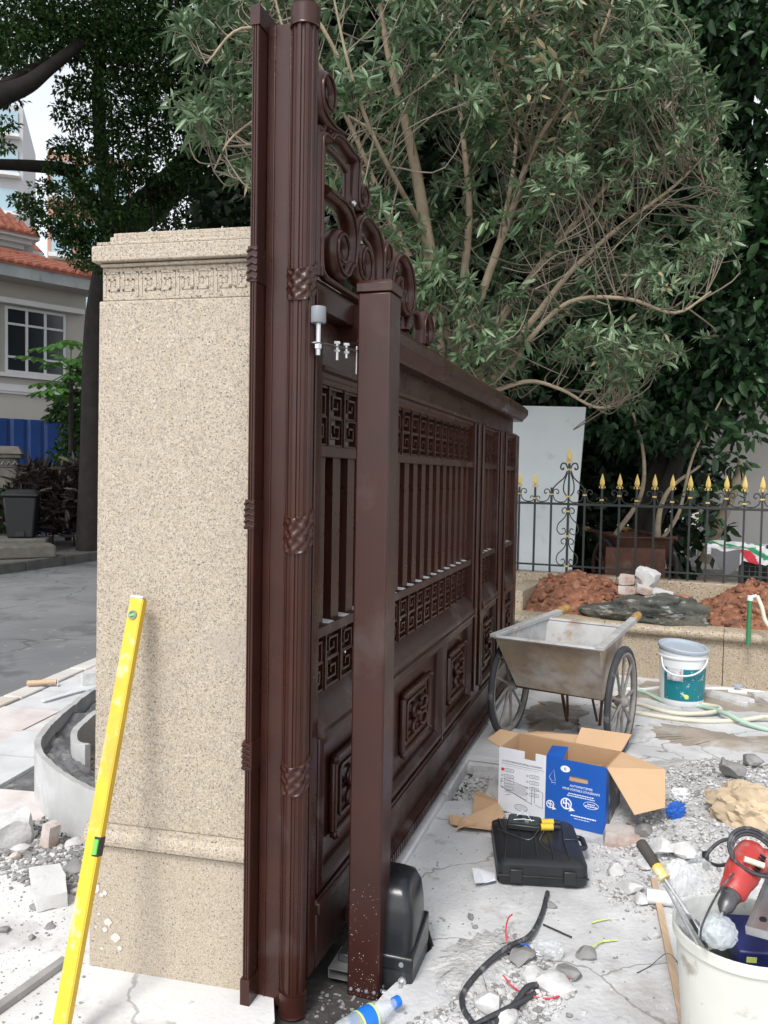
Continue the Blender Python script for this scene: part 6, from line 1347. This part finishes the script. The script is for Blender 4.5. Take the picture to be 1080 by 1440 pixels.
b = MB(); b.lathe([(.0001, 0), (.008, 0), (.008, .004), (.0001, .005)], 12, Matrix.Translation((.072, -md - .0045, .115)) @ Matrix.Rotation(R(90), 4, 'X')); b.build('screw', m_nylon, MO, smooth=40)
b = MB(); b.lathe([(.0001, 0), (.0135, 0), (.0135, .008), (.0001, .011)], 16, Matrix.Translation((.076, -md - .001, .062)) @ Matrix.Rotation(R(90), 4, 'X')); lk = b.build('lock', m_steel, MO, smooth=40)
b = MB(); b.box(.072, .080, -md - .03, -md - .008, .050, .068); b.tube([(.064 + .013 * math.cos(t), -md - .022 + .004 * math.sin(t), .032 + .013 * math.sin(t)) for t in [2 * math.pi * q / 20 for q in range(21)]], .0014, 5); b.build('key', m_steel, lk)
b = MB(); b.box(.062, .097, -md - .045, -md - .012, .006, .032); b.box(.065, .094, -md - .0452, -md - .0449, .009, .029); b.build('rail_stub', m_steel, MO, bevel=.001)
b = MB(); b.tube([(.02, -md - .03, .032), (.08, -md - .03, .028)], .007, 8); b.build('pin', m_steel, MO, smooth=40)
# steel channel end left of the post
o = thing('channel_end', 'short open steel channel end poking out left of the guide post foot', 'channel', (-.105, 2.42, -.02), R(-17.5))
b = MB(); b.box(-.035, .045, -.02, .10, 0, .003); b.box(-.035, .045, -.02, .10, .027, .03); b.box(-.035, -.032, -.02, .10, .0032, .0268); b.box(.042, .045, -.02, .10, .0032, .0268); b.build('channel', m_steel, o); 
b = MB(); b.box(-.02, .03, .02, .09, .0305, .055); b.build('clamp', m_blackp, o, bevel=.004)
BT = thing('water_bottle', 'clear water bottle with a blue label and cap at the guide post foot', 'bottle', (.068, 2.262, .032))
axb = (gnd(490, 1450, .0) - gnd(556, 1412, .0)); axb.z = 0; axb.normalize(); M = Matrix((axb.cross(Vector((0, 0, 1))).normalized(), axb.cross(axb.cross(Vector((0, 0, 1)))).normalized(), axb)).transposed().to_4x4(); BT.matrix_world = Matrix.Translation((.066, 2.225, .034)) @ M
b = MB(); b.lathe([(.0125, .015), (.0125, .03), (.018, .045), (.029, .075), (.0315, .09), (.030, .095), (.0315, .10), (.0315, .15), (.030, .155), (.0318, .16), (.030, .185), (.0318, .19), (.028, .215), (.0001, .21)], 28); b.build('body', m_bottle, BT, smooth=50)
b = MB(); b.lathe([(.0001, 0), (.0148, .0), (.0155, .002), (.0155, .018), (.0125, .018)], 24); b.build('cap', m_bluep, BT, smooth=35)
b = MB(); b.lathe([(.0322, .098), (.0326, .11), (.0326, .145), (.0322, .152)], 28); lb = b.build('label', m_bluep, BT, smooth=60)
b = MB(); b.lathe([(.0328, .098), (.0328, .104)], 28); b.lathe([(.0328, .146), (.0328, .152)], 28); b.build('label_stripe', m_yelw, lb)

# ================================================================== white bucket of tools
pc = at(1047, 1305, 2.10); WB = thing('tool_bucket', 'big dusty white plastic bucket full of tools at the lower right corner', 'bucket', (pc.x, 2.10, .003))
BHH = pc.z - .003
b = MB(); b.lathe([(.0001, .0), (.140, 0), (.145, .006), (.168, BHH - .05), (.169, BHH - .032), (.178, BHH - .030), (.179, BHH - .004), (.176, BHH), (.171, BHH - .002), (.164, BHH - .05), (.140, .02), (.0001, .012)], 56); b.build('body', m_pailw, WB, smooth=30)
b = MB(); hb = [(.178 * math.cos(t), .178 * math.sin(t), BHH - .02 - .17 * max(0, math.sin((t - R(-160)) / R(140) * math.pi))) for t in [R(-160) + R(140) * k / 16 for k in range(17)]]
WBo = Vector(WB.location); top_z = BHH
def inb(u, v, y): return at(u, v, y)
# red drill lying over the rim
ch_tip = at(1016, 1283, 1.99); ch_end = at(1050, 1215, 2.10); zax = (ch_end - ch_tip).normalized()
DR = thing('power_drill', 'red electric drill lying on the tools in the white bucket, chuck toward the camera', 'drill', ch_tip)
xax = Vector((1, .2, .1)); xax = (xax - zax * xax.dot(zax)).normalized(); DR.matrix_world = Matrix.Translation(ch_tip) @ Matrix((xax, zax.cross(xax), zax)).transposed().to_4x4()
b = MB(); b.lathe([(.0001, .058), (.026, .060), (.034, .070), (.036, .10), (.040, .115), (.043, .13), (.043, .19), (.038, .215), (.026, .228), (.0001, .23)], 24); body = b.build('body', m_red, DR, smooth=40)
b = MB(); b.lathe([(.0001, .002), (.008, .0), (.012, .006), (.020, .018), (.0215, .030), (.0215, .048), (.024, .050), (.024, .060), (.0001, .060)], 20); b.build('chuck', mat('dark chuck steel', (.12, .12, .125), .4, metal=.7, bump=.3, bscale=120), DR, smooth=35)
b = MB(); b.lathe([(.0001, -.045), (.0025, -.04), (.003, .004)], 8); b.build('bit', m_steel, DR, smooth=40)
b = MB(); b.tube(cr([(.02, .0, .20), (.055, -.01, .215), (.10, -.02, .205), (.135, -.02, .185)], 5), [.026, .027, .027, .026, .025, .024, .024, .024, .024, .024, .024, .024, .024, .024, .024, .023], 12, True, 1.25); b.build('handle', m_red, DR, smooth=60)
b = MB()
for k in range(6): b.box(.016 + .0, .032, -.0420, -.034, .135 + k * .010, .139 + k * .010)
b.build('vent', m_blackp, body)
b = MB()
for k in range(3):
    b.tube([(.01 + (.060 + .006 * k) * math.cos(t), -.030 + .035 * math.sin(t * 2) * .2 - .006 * k, .185 + (.055 + .005 * k) * math.sin(t)) for t in [2 * math.pi * q / 26 for q in range(27)]], .0048, 8)
b.tube(cr([(-.05, -.03, .20), (-.08, 0, .18), (-.09, .02, .13), (-.06, .05, .15), (-.02, .06, .2)], 6), .0048, 8); b.build('power_cord', m_cable, DR, smooth=60)
b = MB(); b.tube([(-.012, -.062, .13), (.034, -.062, .145)], .0075, 10); b.build('side_peg', m_hose, DR, smooth=50)
# chisel hammer with its grip out to the left
hA, hB = at(900, 1184, 2.28), at(990, 1318, 2.04)
HM = thing('hammer', 'steel bar tool with black and yellow grip leaning left out of the white bucket', 'hammer', hA); dz = (hB - hA)
def L3(t): return tuple(dz * t)
b = MB(); b.tube([L3(0), L3(.02), L3(.26), L3(.28)], [.012, .0165, .0155, .013], 12); b.build('grip', mat('taped black grip', (.05, .045, .04), .8, bump=.6, bscale=90, var=.3, vscale=20), HM, smooth=50)
b = MB(); b.tube([L3(.27), L3(.285), L3(.40), L3(.42)], [.0135, .0165, .0165, .014], 12); b.build('yellow_sleeve', m_yell, HM, smooth=50)
b = MB(); b.tube([L3(.41), L3(1)], .0055, 8); b.build('shank', m_steel, HM, smooth=50)
for k, (ua, va, ub, vb, lab, m_, r_) in enumerate(((935, 1245, 975, 1318, 'thin bright steel rod beside the black and yellow grip in the bucket', m_steel, .0035), (962, 1278, 990, 1325, 'dark flat chisel blade standing in the bucket left of the plastic bag', m_iron, .005), (978, 1295, 1003, 1322, 'second dark chisel blade in the bucket, nearest the plastic bag', m_iron, .0045))):
    a, c_ = at(ua, va, 2.12), at(ub, vb, 1.98); b = MB(); b.tube([a, c_, c_ + (c_ - a) * .12], r_, 8); tag(b.build('steel_rod' if k == 0 else 'chisel', m_, smooth=50), lab, 'rod' if k == 0 else 'chisel')
# crumpled plastic bag and clear bottle
m_film = clear('thin clear film', (.70, .72, .72), .10, .22)
def crumple(name, label, cat, c_, size, m_, seed, sub=4, amp=.45, parent=None):
    b = MB(); bm = bmesh.new(); bmesh.ops.create_icosphere(bm, subdivisions=sub, radius=1); off = Vector((seed * 5.1, seed, 0)); vs = []
    for v in bm.verts:
        p = v.co; q = p * (1 + amp * abs(noise.noise(p * 1.9 + off)) - amp * .9 * abs(noise.noise(Vector((p.x * 3.4, p.y * 3.4, p.z * 1.6)) + off)) + amp * .35 * abs(noise.noise(p * 7 + off)) + amp * .12 * noise.noise(p * 15 + off)); vs.append((q.x * size[0], q.y * size[1], q.z * size[2]))
    b.add(vs, [tuple(v.index for v in f.verts) for f in bm.faces]); bm.free(); o = b.build(name, m_, smooth=32); o.location = c_; return tag(o, label, cat)
crumple('plastic_bag', 'crumpled clear plastic bag between the grip and the red drill in the bucket', 'plastic bag', at(982, 1262, 2.11), (.066, .05, .10), m_film, 3, 5, .24)
crumple('plastic_bag', 'clear plastic wrap with a white corner behind the yellow sleeve at the bucket', 'plastic bag', at(955, 1235, 2.22), (.045, .035, .05), clear('milky plastic film', (.80, .82, .83), .3, .5), 4, 4, .25)
crumple('plastic_bottle', 'crushed clear plastic bottle under the drill chuck in the bucket', 'bottle', at(1010, 1310, 1.985), (.045, .04, .038), m_bottle, 5, 4, .22)
# galvanised channel, navy box in the bucket
sC = thing('steel_channel', 'bright galvanised steel channel lying over the right side of the bucket', 'channel', at(1050, 1312, 1.985)); sC.rotation_euler = (R(12), R(-4), R(-38))
b = MB(); b.box(0, .05, 0, .26, 0, .003); b.box(0, .003, 0, .26, .0032, .022); b.box(.047, .05, 0, .26, .0032, .022); b.box(-.001, .051, -.003, -.0002, -.001, .022); b.build('channel', m_steel, sC)
b = MB(); b.lathe([(.0001, 0), (.009, 0), (.009, .003), (.0001, .003)], 12, Matrix.Translation((.025, .06, .0032))); b.build('hole_plug', m_blackp, sC)
nb = thing('navy_box', 'dark navy plastic box filling the right side of the bucket under the steel channel', 'box', at(1066, 1330, 2.10)); nb.rotation_euler = (R(8), 0, R(-6)); nb.location.z = top_z - .075
b = MB(); b.box(-.07, .07, -.06, .09, 0, .06); b.build('body', m_navy, nb, bevel=.006)
b = MB(); b.box(-.05, -.025, -.0615, -.0602, .03, .045); b.build('logo_patch', m_yelw, nb)
b = MB(); b.tube(cr([tuple(at(985, 1322, 1.93)), tuple(at(988, 1300, 1.95)), tuple(at(1010, 1255, 2.0)), tuple(at(1032, 1228, 2.02))], 6), .0028, 6); tag(b.build('bent_wire', m_cable, smooth=60), 'bent dark wire rising from the bucket rim beside the drill', 'wire')
fl = [(-.115, -.05), (-.08, -.09), (0, -.115), (.08, -.09), (.11, 0), (.07, .10), (-.02, .115), (-.10, .07)]
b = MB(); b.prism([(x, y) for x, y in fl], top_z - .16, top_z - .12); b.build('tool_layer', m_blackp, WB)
# metal angle and cup behind the bucket
b = MB(); a, c_ = at(962, 1212, 2.35), at(993, 1208, 2.33); b.tube([a, c_], .008, 4); b.tube([at(992, 1198, 2.33), at(993, 1222, 2.3)], .010, 4); tag(b.build('angle_iron', m_iron), 'dark bent angle iron behind the red drill', 'angle iron')

# ================================================================== wooden strip, white pipe piece, brick, sack, wrappers, card pieces
a, c_ = gnd(919, 1236, .012), gnd(966, 1460, .012); ws = thing('wood_strip', 'thin pale wooden strip lying beside the white bucket', 'wood strip', a)
d = c_ - a; n_ = Vector((-d.y, d.x, 0)).normalized() * .011
b = MB(); b.frustum([-n_ - Vector((0, 0, .006)), n_ - Vector((0, 0, .006)), n_ + Vector((0, 0, .006)), -n_ + Vector((0, 0, .006))], [d - n_ - Vector((0, 0, .006)), d + n_ - Vector((0, 0, .006)), d + n_ + Vector((0, 0, .006)), d - n_ + Vector((0, 0, .006))]); b.build('strip', m_wood, ws, bevel=.001)
b = MB(); p = gnd(928, 1262, .026); b.tube([p + Vector((-.045, .01, 0)), p + Vector((.05, -.01, 0))], .026, 16); tag(b.build('pipe_offcut', m_pailg, smooth=40), 'short white plastic pipe offcut beside the wooden strip', 'pipe')
brickobj(gnd(874, 1187) + Vector((0, 0, .032)), R(-16), (.135, .10, .062), 'pinkish brick lying at the lower right corner of the cardboard box', 11)
def heap_h(x, y):
    d = ((x - 1.68) / .75) ** 2 + ((y - 3.55) / .78) ** 2; h = .15 * max(0, 1 - d) ** .8
    return h + .012 * noise.noise(Vector((x * 9, y * 9, 0))) * min(1, h * 30) + .008 * noise.noise(Vector((x * 25, y * 25, 0))) * min(1, h * 30)
def gndh(u, v):
    z = 0
    for _ in range(8): p = gnd(u, v, z); z = max(0, heap_h(p.x, p.y))
    return p
b = crumple('cement_sack', 'crumpled tan sack lying on the grey rubble at the right edge', 'sack', gndh(1058, 1150) + Vector((0, 0, .03)), (.16, .10, .10), m_sack, 7, 5, .31)
b.rotation_euler = (0, 0, R(-35))
crumple('plastic_wrapper', 'small blue and white plastic wrapper on the rubble right of the box', 'wrapper', gndh(950, 1150) + Vector((0, 0, .03)), (.034, .012, .030), m_prb, 9, 4, .8)
crumple('plastic_wrapper', 'torn white wrapper just above the blue one on the rubble', 'wrapper', gndh(955, 1128) + Vector((0, 0, .03)), (.034, .02, .028), m_pailg, 10, 4, .8)
def sheet_thing(name, label, cat, poly_px, m_, z=.012, th=.003, curl=.02, seed=0):
    P = [gnd(u, v, z) for u, v in poly_px]; c_ = sum(P, Vector()) / len(P); b = MB(); n = len(P); rg2 = random.Random(seed)
    ed = []
    for i, p in enumerate(P):
        q = P[(i + 1) % n]
        for k in range(4): ed.append(p.lerp(q, k / 4) - c_ + Vector((0, 0, rg2.uniform(0, curl))))
    b.frustum(ed, [e_ + Vector((0, 0, th)) for e_ in ed]); o = b.build(name, m_); o.location = c_; return tag(o, label, cat)
sheet_thing('card_piece', 'torn brown card scrap with a grey stain between the box and the gate', 'cardboard', [(640, 1168), (700, 1165), (712, 1148), (690, 1120), (668, 1116), (664, 1148)], m_card, seed=1)
sheet_thing('card_piece', 'long torn brown card strip under the left side of the tool case', 'cardboard', [(630, 1152), (650, 1155), (690, 1160), (700, 1170), (660, 1170), (634, 1160)], m_card, seed=2, z=.008)
sheet_thing('card_piece', 'printed cream and green card scrap lying behind the open flap of the box', 'cardboard', [(915, 1095), (935, 1080), (972, 1098), (975, 1108), (925, 1108)], mat('cream printed card', (.55, .50, .38), .7, var=.1, dirt=((.30, .45, .42), 12, .55, .6)), seed=3)
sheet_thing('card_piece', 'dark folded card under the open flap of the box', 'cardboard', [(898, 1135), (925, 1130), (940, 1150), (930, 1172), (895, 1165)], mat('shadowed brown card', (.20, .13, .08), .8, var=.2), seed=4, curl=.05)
sheet_thing('card_piece', 'plain card corner lying at the right foot of the box', 'cardboard', [(866, 1172), (880, 1155), (893, 1172), (880, 1180)], m_card, seed=5)
sheet_thing('paper_scrap', 'small white paper scrap on the concrete left of the tool case', 'paper', [(664, 1224), (694, 1228), (697, 1240), (668, 1246)], m_prw, seed=6, th=.001, curl=.012)
sheet_thing('white_sheet', 'white foam sheet lying behind the cardboard box', 'sheet', [(772, 1062), (800, 1072), (835, 1060), (800, 1048)], m_pailg, z=.10, seed=7)
crumple('plastic_bag', 'small clear plastic bag on the rubble beside the black cable', 'plastic bag', gnd(768, 1345) + Vector((0, 0, .02)), (.055, .04, .022), m_clear, 12, 4, .3)
# ---- cables and wires
def wire(name, label, cat, pts, r, m_, dz=0.0, n=8):
    P = [gnd(u, v, r + .003) + Vector((0, 0, h)) for u, v, h in pts]; b = MB(); b.tube(cr(P, 8), r, n); return tag(b.build(name, m_, smooth=60), label, cat)
wire('power_cable', 'thick black cable looping over the rubble from below the tool case', 'cable', [(770, 1255, .0), (762, 1285, 0), (745, 1320, .01), (715, 1340, .02), (685, 1362, .015), (660, 1385, .005), (650, 1402, 0), (655, 1425, 0), (680, 1446, 0), (720, 1420, .01), (742, 1395, .015), (770, 1375, -.02)], .0085, m_cable)
wire('power_cable', 'second black cable end coming out of the rubble next to the first loop', 'cable', [(660, 1445, 0), (705, 1432, .02), (735, 1412, .01), (760, 1385, -.015)], .0075, m_cable)
wire('red_wire', 'red wire curving over the rubble below the plastic bag', 'wire', [(707, 1385, .03), (722, 1394, .012), (745, 1402, .004), (775, 1404, 0), (796, 1395, .004), (800, 1380, .01)], .0028, m_redw, n=6)
wire('red_wire', 'short upright red wire beside the top of the black cable', 'wire', [(713, 1325, .0), (711, 1318, .02), (714, 1305, .03), (720, 1300, .035)], .0028, m_redw, n=6)
wire('blue_wire', 'short blue wire in the rubble left of the small plastic bag', 'wire', [(728, 1334, .015), (742, 1338, .02), (750, 1346, .012)], .0028, m_bluw, n=6)
wire('green_wire', 'short yellow green wire alone on the concrete to the right of the thin rod', 'wire', [(832, 1298, .0), (842, 1296, .004), (858, 1292, .0)], .0022, m_yelw, n=6)
wire('green_wire', 'curved yellow green wire tied to the stone right of the small plastic bag', 'wire', [(824, 1342, .008), (836, 1334, .01), (846, 1326, .004), (868, 1322, .0)], .0026, m_yelw, n=6)
wire('steel_rod', 'thin dark steel rod lying on the concrete below the tool case', 'rod', [(764, 1300, 0), (784, 1309, 0), (804, 1318, 0)], .003, m_iron, n=6)
wire('thin_wire', 'thin black wire arching across the wooden strip', 'wire', [(896, 1368, 0), (915, 1358, .0), (938, 1354, .03), (955, 1366, .015), (958, 1390, 0)], .0014, m_cable, n=5)
b = MB(); a, c_ = gnd(0, 1416, .012), gnd(92, 1350, .012); d = (c_ - a).normalized(); n_ = Vector((-d.y, d.x, 0)) * .014
a = a - d * .5; b.frustum([a - n_ - Vector((0, 0, .01)), a + n_ - Vector((0, 0, .01)), a + n_ + Vector((0, 0, .01)), a - n_ + Vector((0, 0, .01))], [c_ - n_ - Vector((0, 0, .01)), c_ + n_ - Vector((0, 0, .01)), c_ + n_ + Vector((0, 0, .01)), c_ - n_ + Vector((0, 0, .01))]); tag(b.build('grey_batten', m_woodg, bevel=.002), 'grey wooden batten lying on the pale concrete left of the spirit level', 'batten')
# mallet-like wooden roller by the ring
p = gnd(60, 960, .03); wr = thing('wooden_mallet', 'small wooden roller with a bent pin lying on the paving beyond the curved planter', 'roller', p, R(12))
b = MB(); b.tube([(-.10, 0, 0), (.09, 0, .004)], .019, 12); b.build('barrel', m_wood, wr, smooth=50)
b = MB(); b.tube([(.088, 0, .004), (.10, -.005, .0), (.102, -.02, -.025)], .006, 6); b.build('pin', m_steel, wr, smooth=50)
b = MB(); a, c_ = gnd(60, 985, .02), gnd(118, 968, .02); b.tube([a, c_], .02, 4, True, .4); tag(b.build('pale_plank', m_pailg), 'pale thin plank lying on the paving behind the curved planter', 'plank')
brickobj(gnd(125, 962) + Vector((0, 0, .04)), R(30), (.10, .08, .09), 'pale grey block standing on the paving behind the curved planter', 17, m_rub, cat='block', name='stone_block')

# ================================================================== rubble
def chunk(u, v, size, label, seed, m_, group=None, flat=.7, name='rubble_stone', dz=0):
    p = gndh(u, v); s_ = size; b = MB(); b.rock((0, 0, 0), (s_, s_ * .8, s_ * flat), seed, 2 if s_ > .02 else 1, .35, None, True); o = b.build(name, m_, smooth=28)
    o.location = (p.x, p.y, p.z + s_ * flat * .45 + dz); return tag(o, label, 'stone', group)
brickobj(gnd(68, 1258) + Vector((0, 0, .03)), R(118), (.23, .11, .055), 'whitewashed brick lying on the pale concrete left of the spirit level', 21, m_concw)
brickobj(gnd(70, 1192) + Vector((0, 0, .05)), R(60), (.055, .05, .095), 'reddish brick half standing upright before the curved planter', 22, None, (.15, .1))
brickobj(gnd(2, 1186) + Vector((0, 0, .05)), R(35), (.20, .13, .10), 'rough broken concrete block at the left edge before the curved planter', 23, m_rub, (.1, -.15), 'block', 'broken_block', .03)
CH = [(105, 1225, .045, 'big dark lump in the rubble between the upright brick and the spirit level', m_rubd), (98, 1252, .022, 'dark angular stone right of the whitewashed brick', m_rubd), (50, 1278, .025, 'dark stone touching the lower left end of the whitewashed brick', m_rubd), (70, 1305, .020, 'flat dark stone below the whitewashed brick', m_rubd), (45, 1320, .018, 'small round dark stone lowest on the pale concrete', m_rubd), (6, 1310, .022, 'dark stone at the left edge on the pale concrete', m_rubd), (15, 1250, .012, 'tiny grey stone left of the whitewashed brick', m_rubd), (20, 1208, .032, 'dark red stone in front of the broken concrete block', m_brick), (28, 1200, .04, 'pale flat stone between the broken block and the upright brick', m_rub), (103, 1190, .04, 'pale pinkish stone leaning on the foot of the curved planter', m_rub), (30, 1165, .05, 'flat pale tile shard above the broken concrete block', m_rub), (45, 1178, .035, 'smaller flat shard beside the upright brick', m_rub),
      (688, 1418, .055, 'large rounded grey stone inside the black cable loop', m_rub), (750, 1378, .045, 'grey angular stone in the middle of the rubble above the red wire', m_rub), (778, 1392, .06, 'large triangular stone just above the red wire', m_rub), (735, 1352, .05, 'brownish stone left of the small plastic bag', m_rubd), (800, 1375, .045, 'long dark broken stone right of the triangular stone', m_rubd), (822, 1346, .038, 'upright dark stone standing alone right of the plastic bag', m_rubd), (712, 1438, .04, 'grey stone at the bottom edge under the cable', m_rub), (770, 1350, .022, 'smooth dark pebble on the small plastic bag', m_rubd), (662, 1292, .018, 'small dark pebble left of the short red wire', m_rubd), (668, 1305, .014, 'smaller dark pebble below its neighbour left of the red wire', m_rubd), (650, 1326, .016, 'dark pebble nearest the gate motor', m_rubd), (776, 1276, .022, 'flat dark flake touching the cable below the tool case', m_rubd), (820, 1424, .013, 'grey pebble at the lower middle of the concrete', m_rub), (800, 1430, .013, 'dark pebble at the bottom edge right of the stones', m_rubd), (920, 1318, .025, 'pale round pebble beside the wooden strip', m_rub),
      (888, 1252, .055, 'biggest angular block at the left of the right hand rubble', m_rub), (866, 1230, .045, 'pale pointed rock left of the biggest block in the right rubble', m_rub), (900, 1268, .038, 'rounded pebbly lump below the biggest block', m_rub), (878, 1215, .032, 'pale rock below the pinkish brick', m_rub), (905, 1222, .03, 'pale rock beside the black grip of the hammer', m_rub), (905, 1172, .05, 'dark flat rock right of the cardboard box corner', m_rubd), (930, 1195, .06, 'long pale broken slab in the rubble above the yellow sleeve', m_rub), (960, 1200, .06, 'pale mortar slab left of the drill cord', m_rub), (1030, 1095, .07, 'large grey mortar lump on the rubble heap above the sack', m_rubd), (1055, 1080, .06, 'grey mortar lump near the right edge above the sack', m_rubd), (848, 1250, .022, 'small rock at the left fringe of the right rubble', m_rub), (856, 1200, .02, 'small rock at the foot of the pinkish brick', m_rub)]
for k, (u, v, s_, lab, m_) in enumerate(CH): chunk(u, v, s_, lab, 40 + k, m_, None, .65 if s_ < .05 else .55, dz=.03 if u > 1000 else 0)
def gravel(name, polys, n, rmin, rmax, m_, seed, hfun=None, z0=0.0):
    rg2 = random.Random(seed); b = MB()
    protos = []
    for k in range(14):
        q = MB(); q.rock((0, 0, 0), (1, rg2.uniform(.65, .95), rg2.uniform(.45, .75)), seed * 50 + k, 1 if k % 2 else 1, .35, None, True); protos.append(q)
    for _ in range(n):
        P, wt = rg2.choices(polys, [p[1] for p in polys])[0]
        xs_ = [p[0] for p in P]; ys_ = [p[1] for p in P]
        for _t in range(30):
            x, y = rg2.uniform(min(xs_), max(xs_)), rg2.uniform(min(ys_), max(ys_)); c_ = False; j = len(P) - 1
            for i in range(len(P)):
                if (P[i][1] > y) != (P[j][1] > y) and x < (P[j][0] - P[i][0]) * (y - P[i][1]) / (P[j][1] - P[i][1]) + P[i][0]: c_ = not c_
                j = i
            if c_: break
        else: continue
        r_ = rmin * (rmax / rmin) ** (rg2.random() ** 2.4); q = rg2.choice(protos); a = rg2.random() * 6.28; ca, sa = math.cos(a) * r_, math.sin(a) * r_
        z = (hfun(x, y) if hfun else z0) + r_ * .25
        o = len(b.v); b.v += [(x + p[0] * ca - p[1] * sa, y + p[0] * sa + p[1] * ca, z + p[2] * r_) for p in q.v]; b.f += [[i + o for i in f] for f in q.f]; b.m += [0] * len(q.f)
    o = b.build(name, m_, smooth=30, fixn=False); tag(o, kind='stuff'); return o
# heap under the stones on the right
HC_ = Vector((1.62, 3.55))
b = MB(); n = 84
vs = [(.86 + 1.7 * i / n, 2.7 + 1.75 * j / n, heap_h(.86 + 1.7 * i / n, 2.7 + 1.75 * j / n) - .003) for j in range(n + 1) for i in range(n + 1)]
b.add(vs, [(j * (n + 1) + i, j * (n + 1) + i + 1, (j + 1) * (n + 1) + i + 1, (j + 1) * (n + 1) + i) for j in range(n) for i in range(n)]); tag(b.build('rubble_heap', m_grav, smooth=80), kind='stuff')
rp1 = [g2(835, 1195), g2(900, 1165), g2(945, 1110), g2(1000, 1085), g2(1085, 1085), g2(1140, 1150), g2(1100, 1250), g2(935, 1290), g2(880, 1285), g2(832, 1250)]
gravel('gravel', [(rp1, 1)], 6800, .002, .014, m_rub, 1, heap_h)
gravel('gravel', [(rp1, 1)], 700, .004, .016, m_rubd, 2, heap_h)
rp2 = [g2(640, 1400), g2(660, 1350), g2(700, 1310), g2(745, 1320), g2(790, 1360), g2(810, 1395), g2(790, 1425), g2(760, 1440), g2(640, 1470), g2(560, 1450)]
gravel('gravel', [(rp2, 1)], 2300, .0025, .016, m_rub, 3); gravel('gravel', [(rp2, 1)], 900, .003, .016, m_rubd, 4)
rp3 = [g2(-20, 1225), g2(25, 1160), g2(75, 1150), g2(125, 1200), g2(125, 1260), g2(90, 1255), g2(40, 1245)]
gravel('gravel', [(rp3, 1)], 1500, .0035, .02, m_rubd, 5); gravel('gravel', [(rp3, 1)], 700, .004, .02, m_rub, 6)
hole = [g2(655, 1078), g2(735, 1085), g2(700, 1125), g2(660, 1125), g2(618, 1122)]
gravel('gravel', [(hole, 1)], 900, .004, .02, m_rub, 7, None, -.045)
allc = [g2(560, 1235), g2(640, 1100), g2(930, 1070), g2(1085, 1070), g2(1085, 1440), g2(560, 1460)]
gravel('grit', [(allc, 1)], 1500, .0015, .007, m_rub, 8); gravel('grit', [(allc, 1)], 700, .0015, .007, m_rubd, 9)
lefc = [g2(-30, 1440), g2(-30, 1240), g2(120, 1200), g2(120, 1440)]
gravel('grit', [(lefc, 1)], 500, .0015, .007, m_rubd, 10)
tren = [g2(430, 1405), g2(490, 1330), g2(590, 1345), g2(500, 1440)]
gravel('grit', [(tren, 1)], 500, .002, .012, m_rubd, 11, None, -.047)
# fallen leaves on the far pavement
b = MB(); rg = random.Random(77); me = MB(); me.add([(0, 0, 0), (.03, .018, .008), (.075, 0, .002), (.03, -.018, .008)], [(0, 1, 2), (0, 2, 3)])
for k in range(420):
    x, y = rg.uniform(-9.5, -5), rg.uniform(12, 19)
    if x > -5.6 - .2 + (y - 12.9) * .326 - .25: continue
    b.M = Matrix.Translation((x, y, .053)) @ Matrix.Rotation(rg.random() * 6.28, 4, 'Z'); b.add(me.v, me.f)
tag(b.build('fallen_leaves', m_dead, fixn=False), kind='stuff')
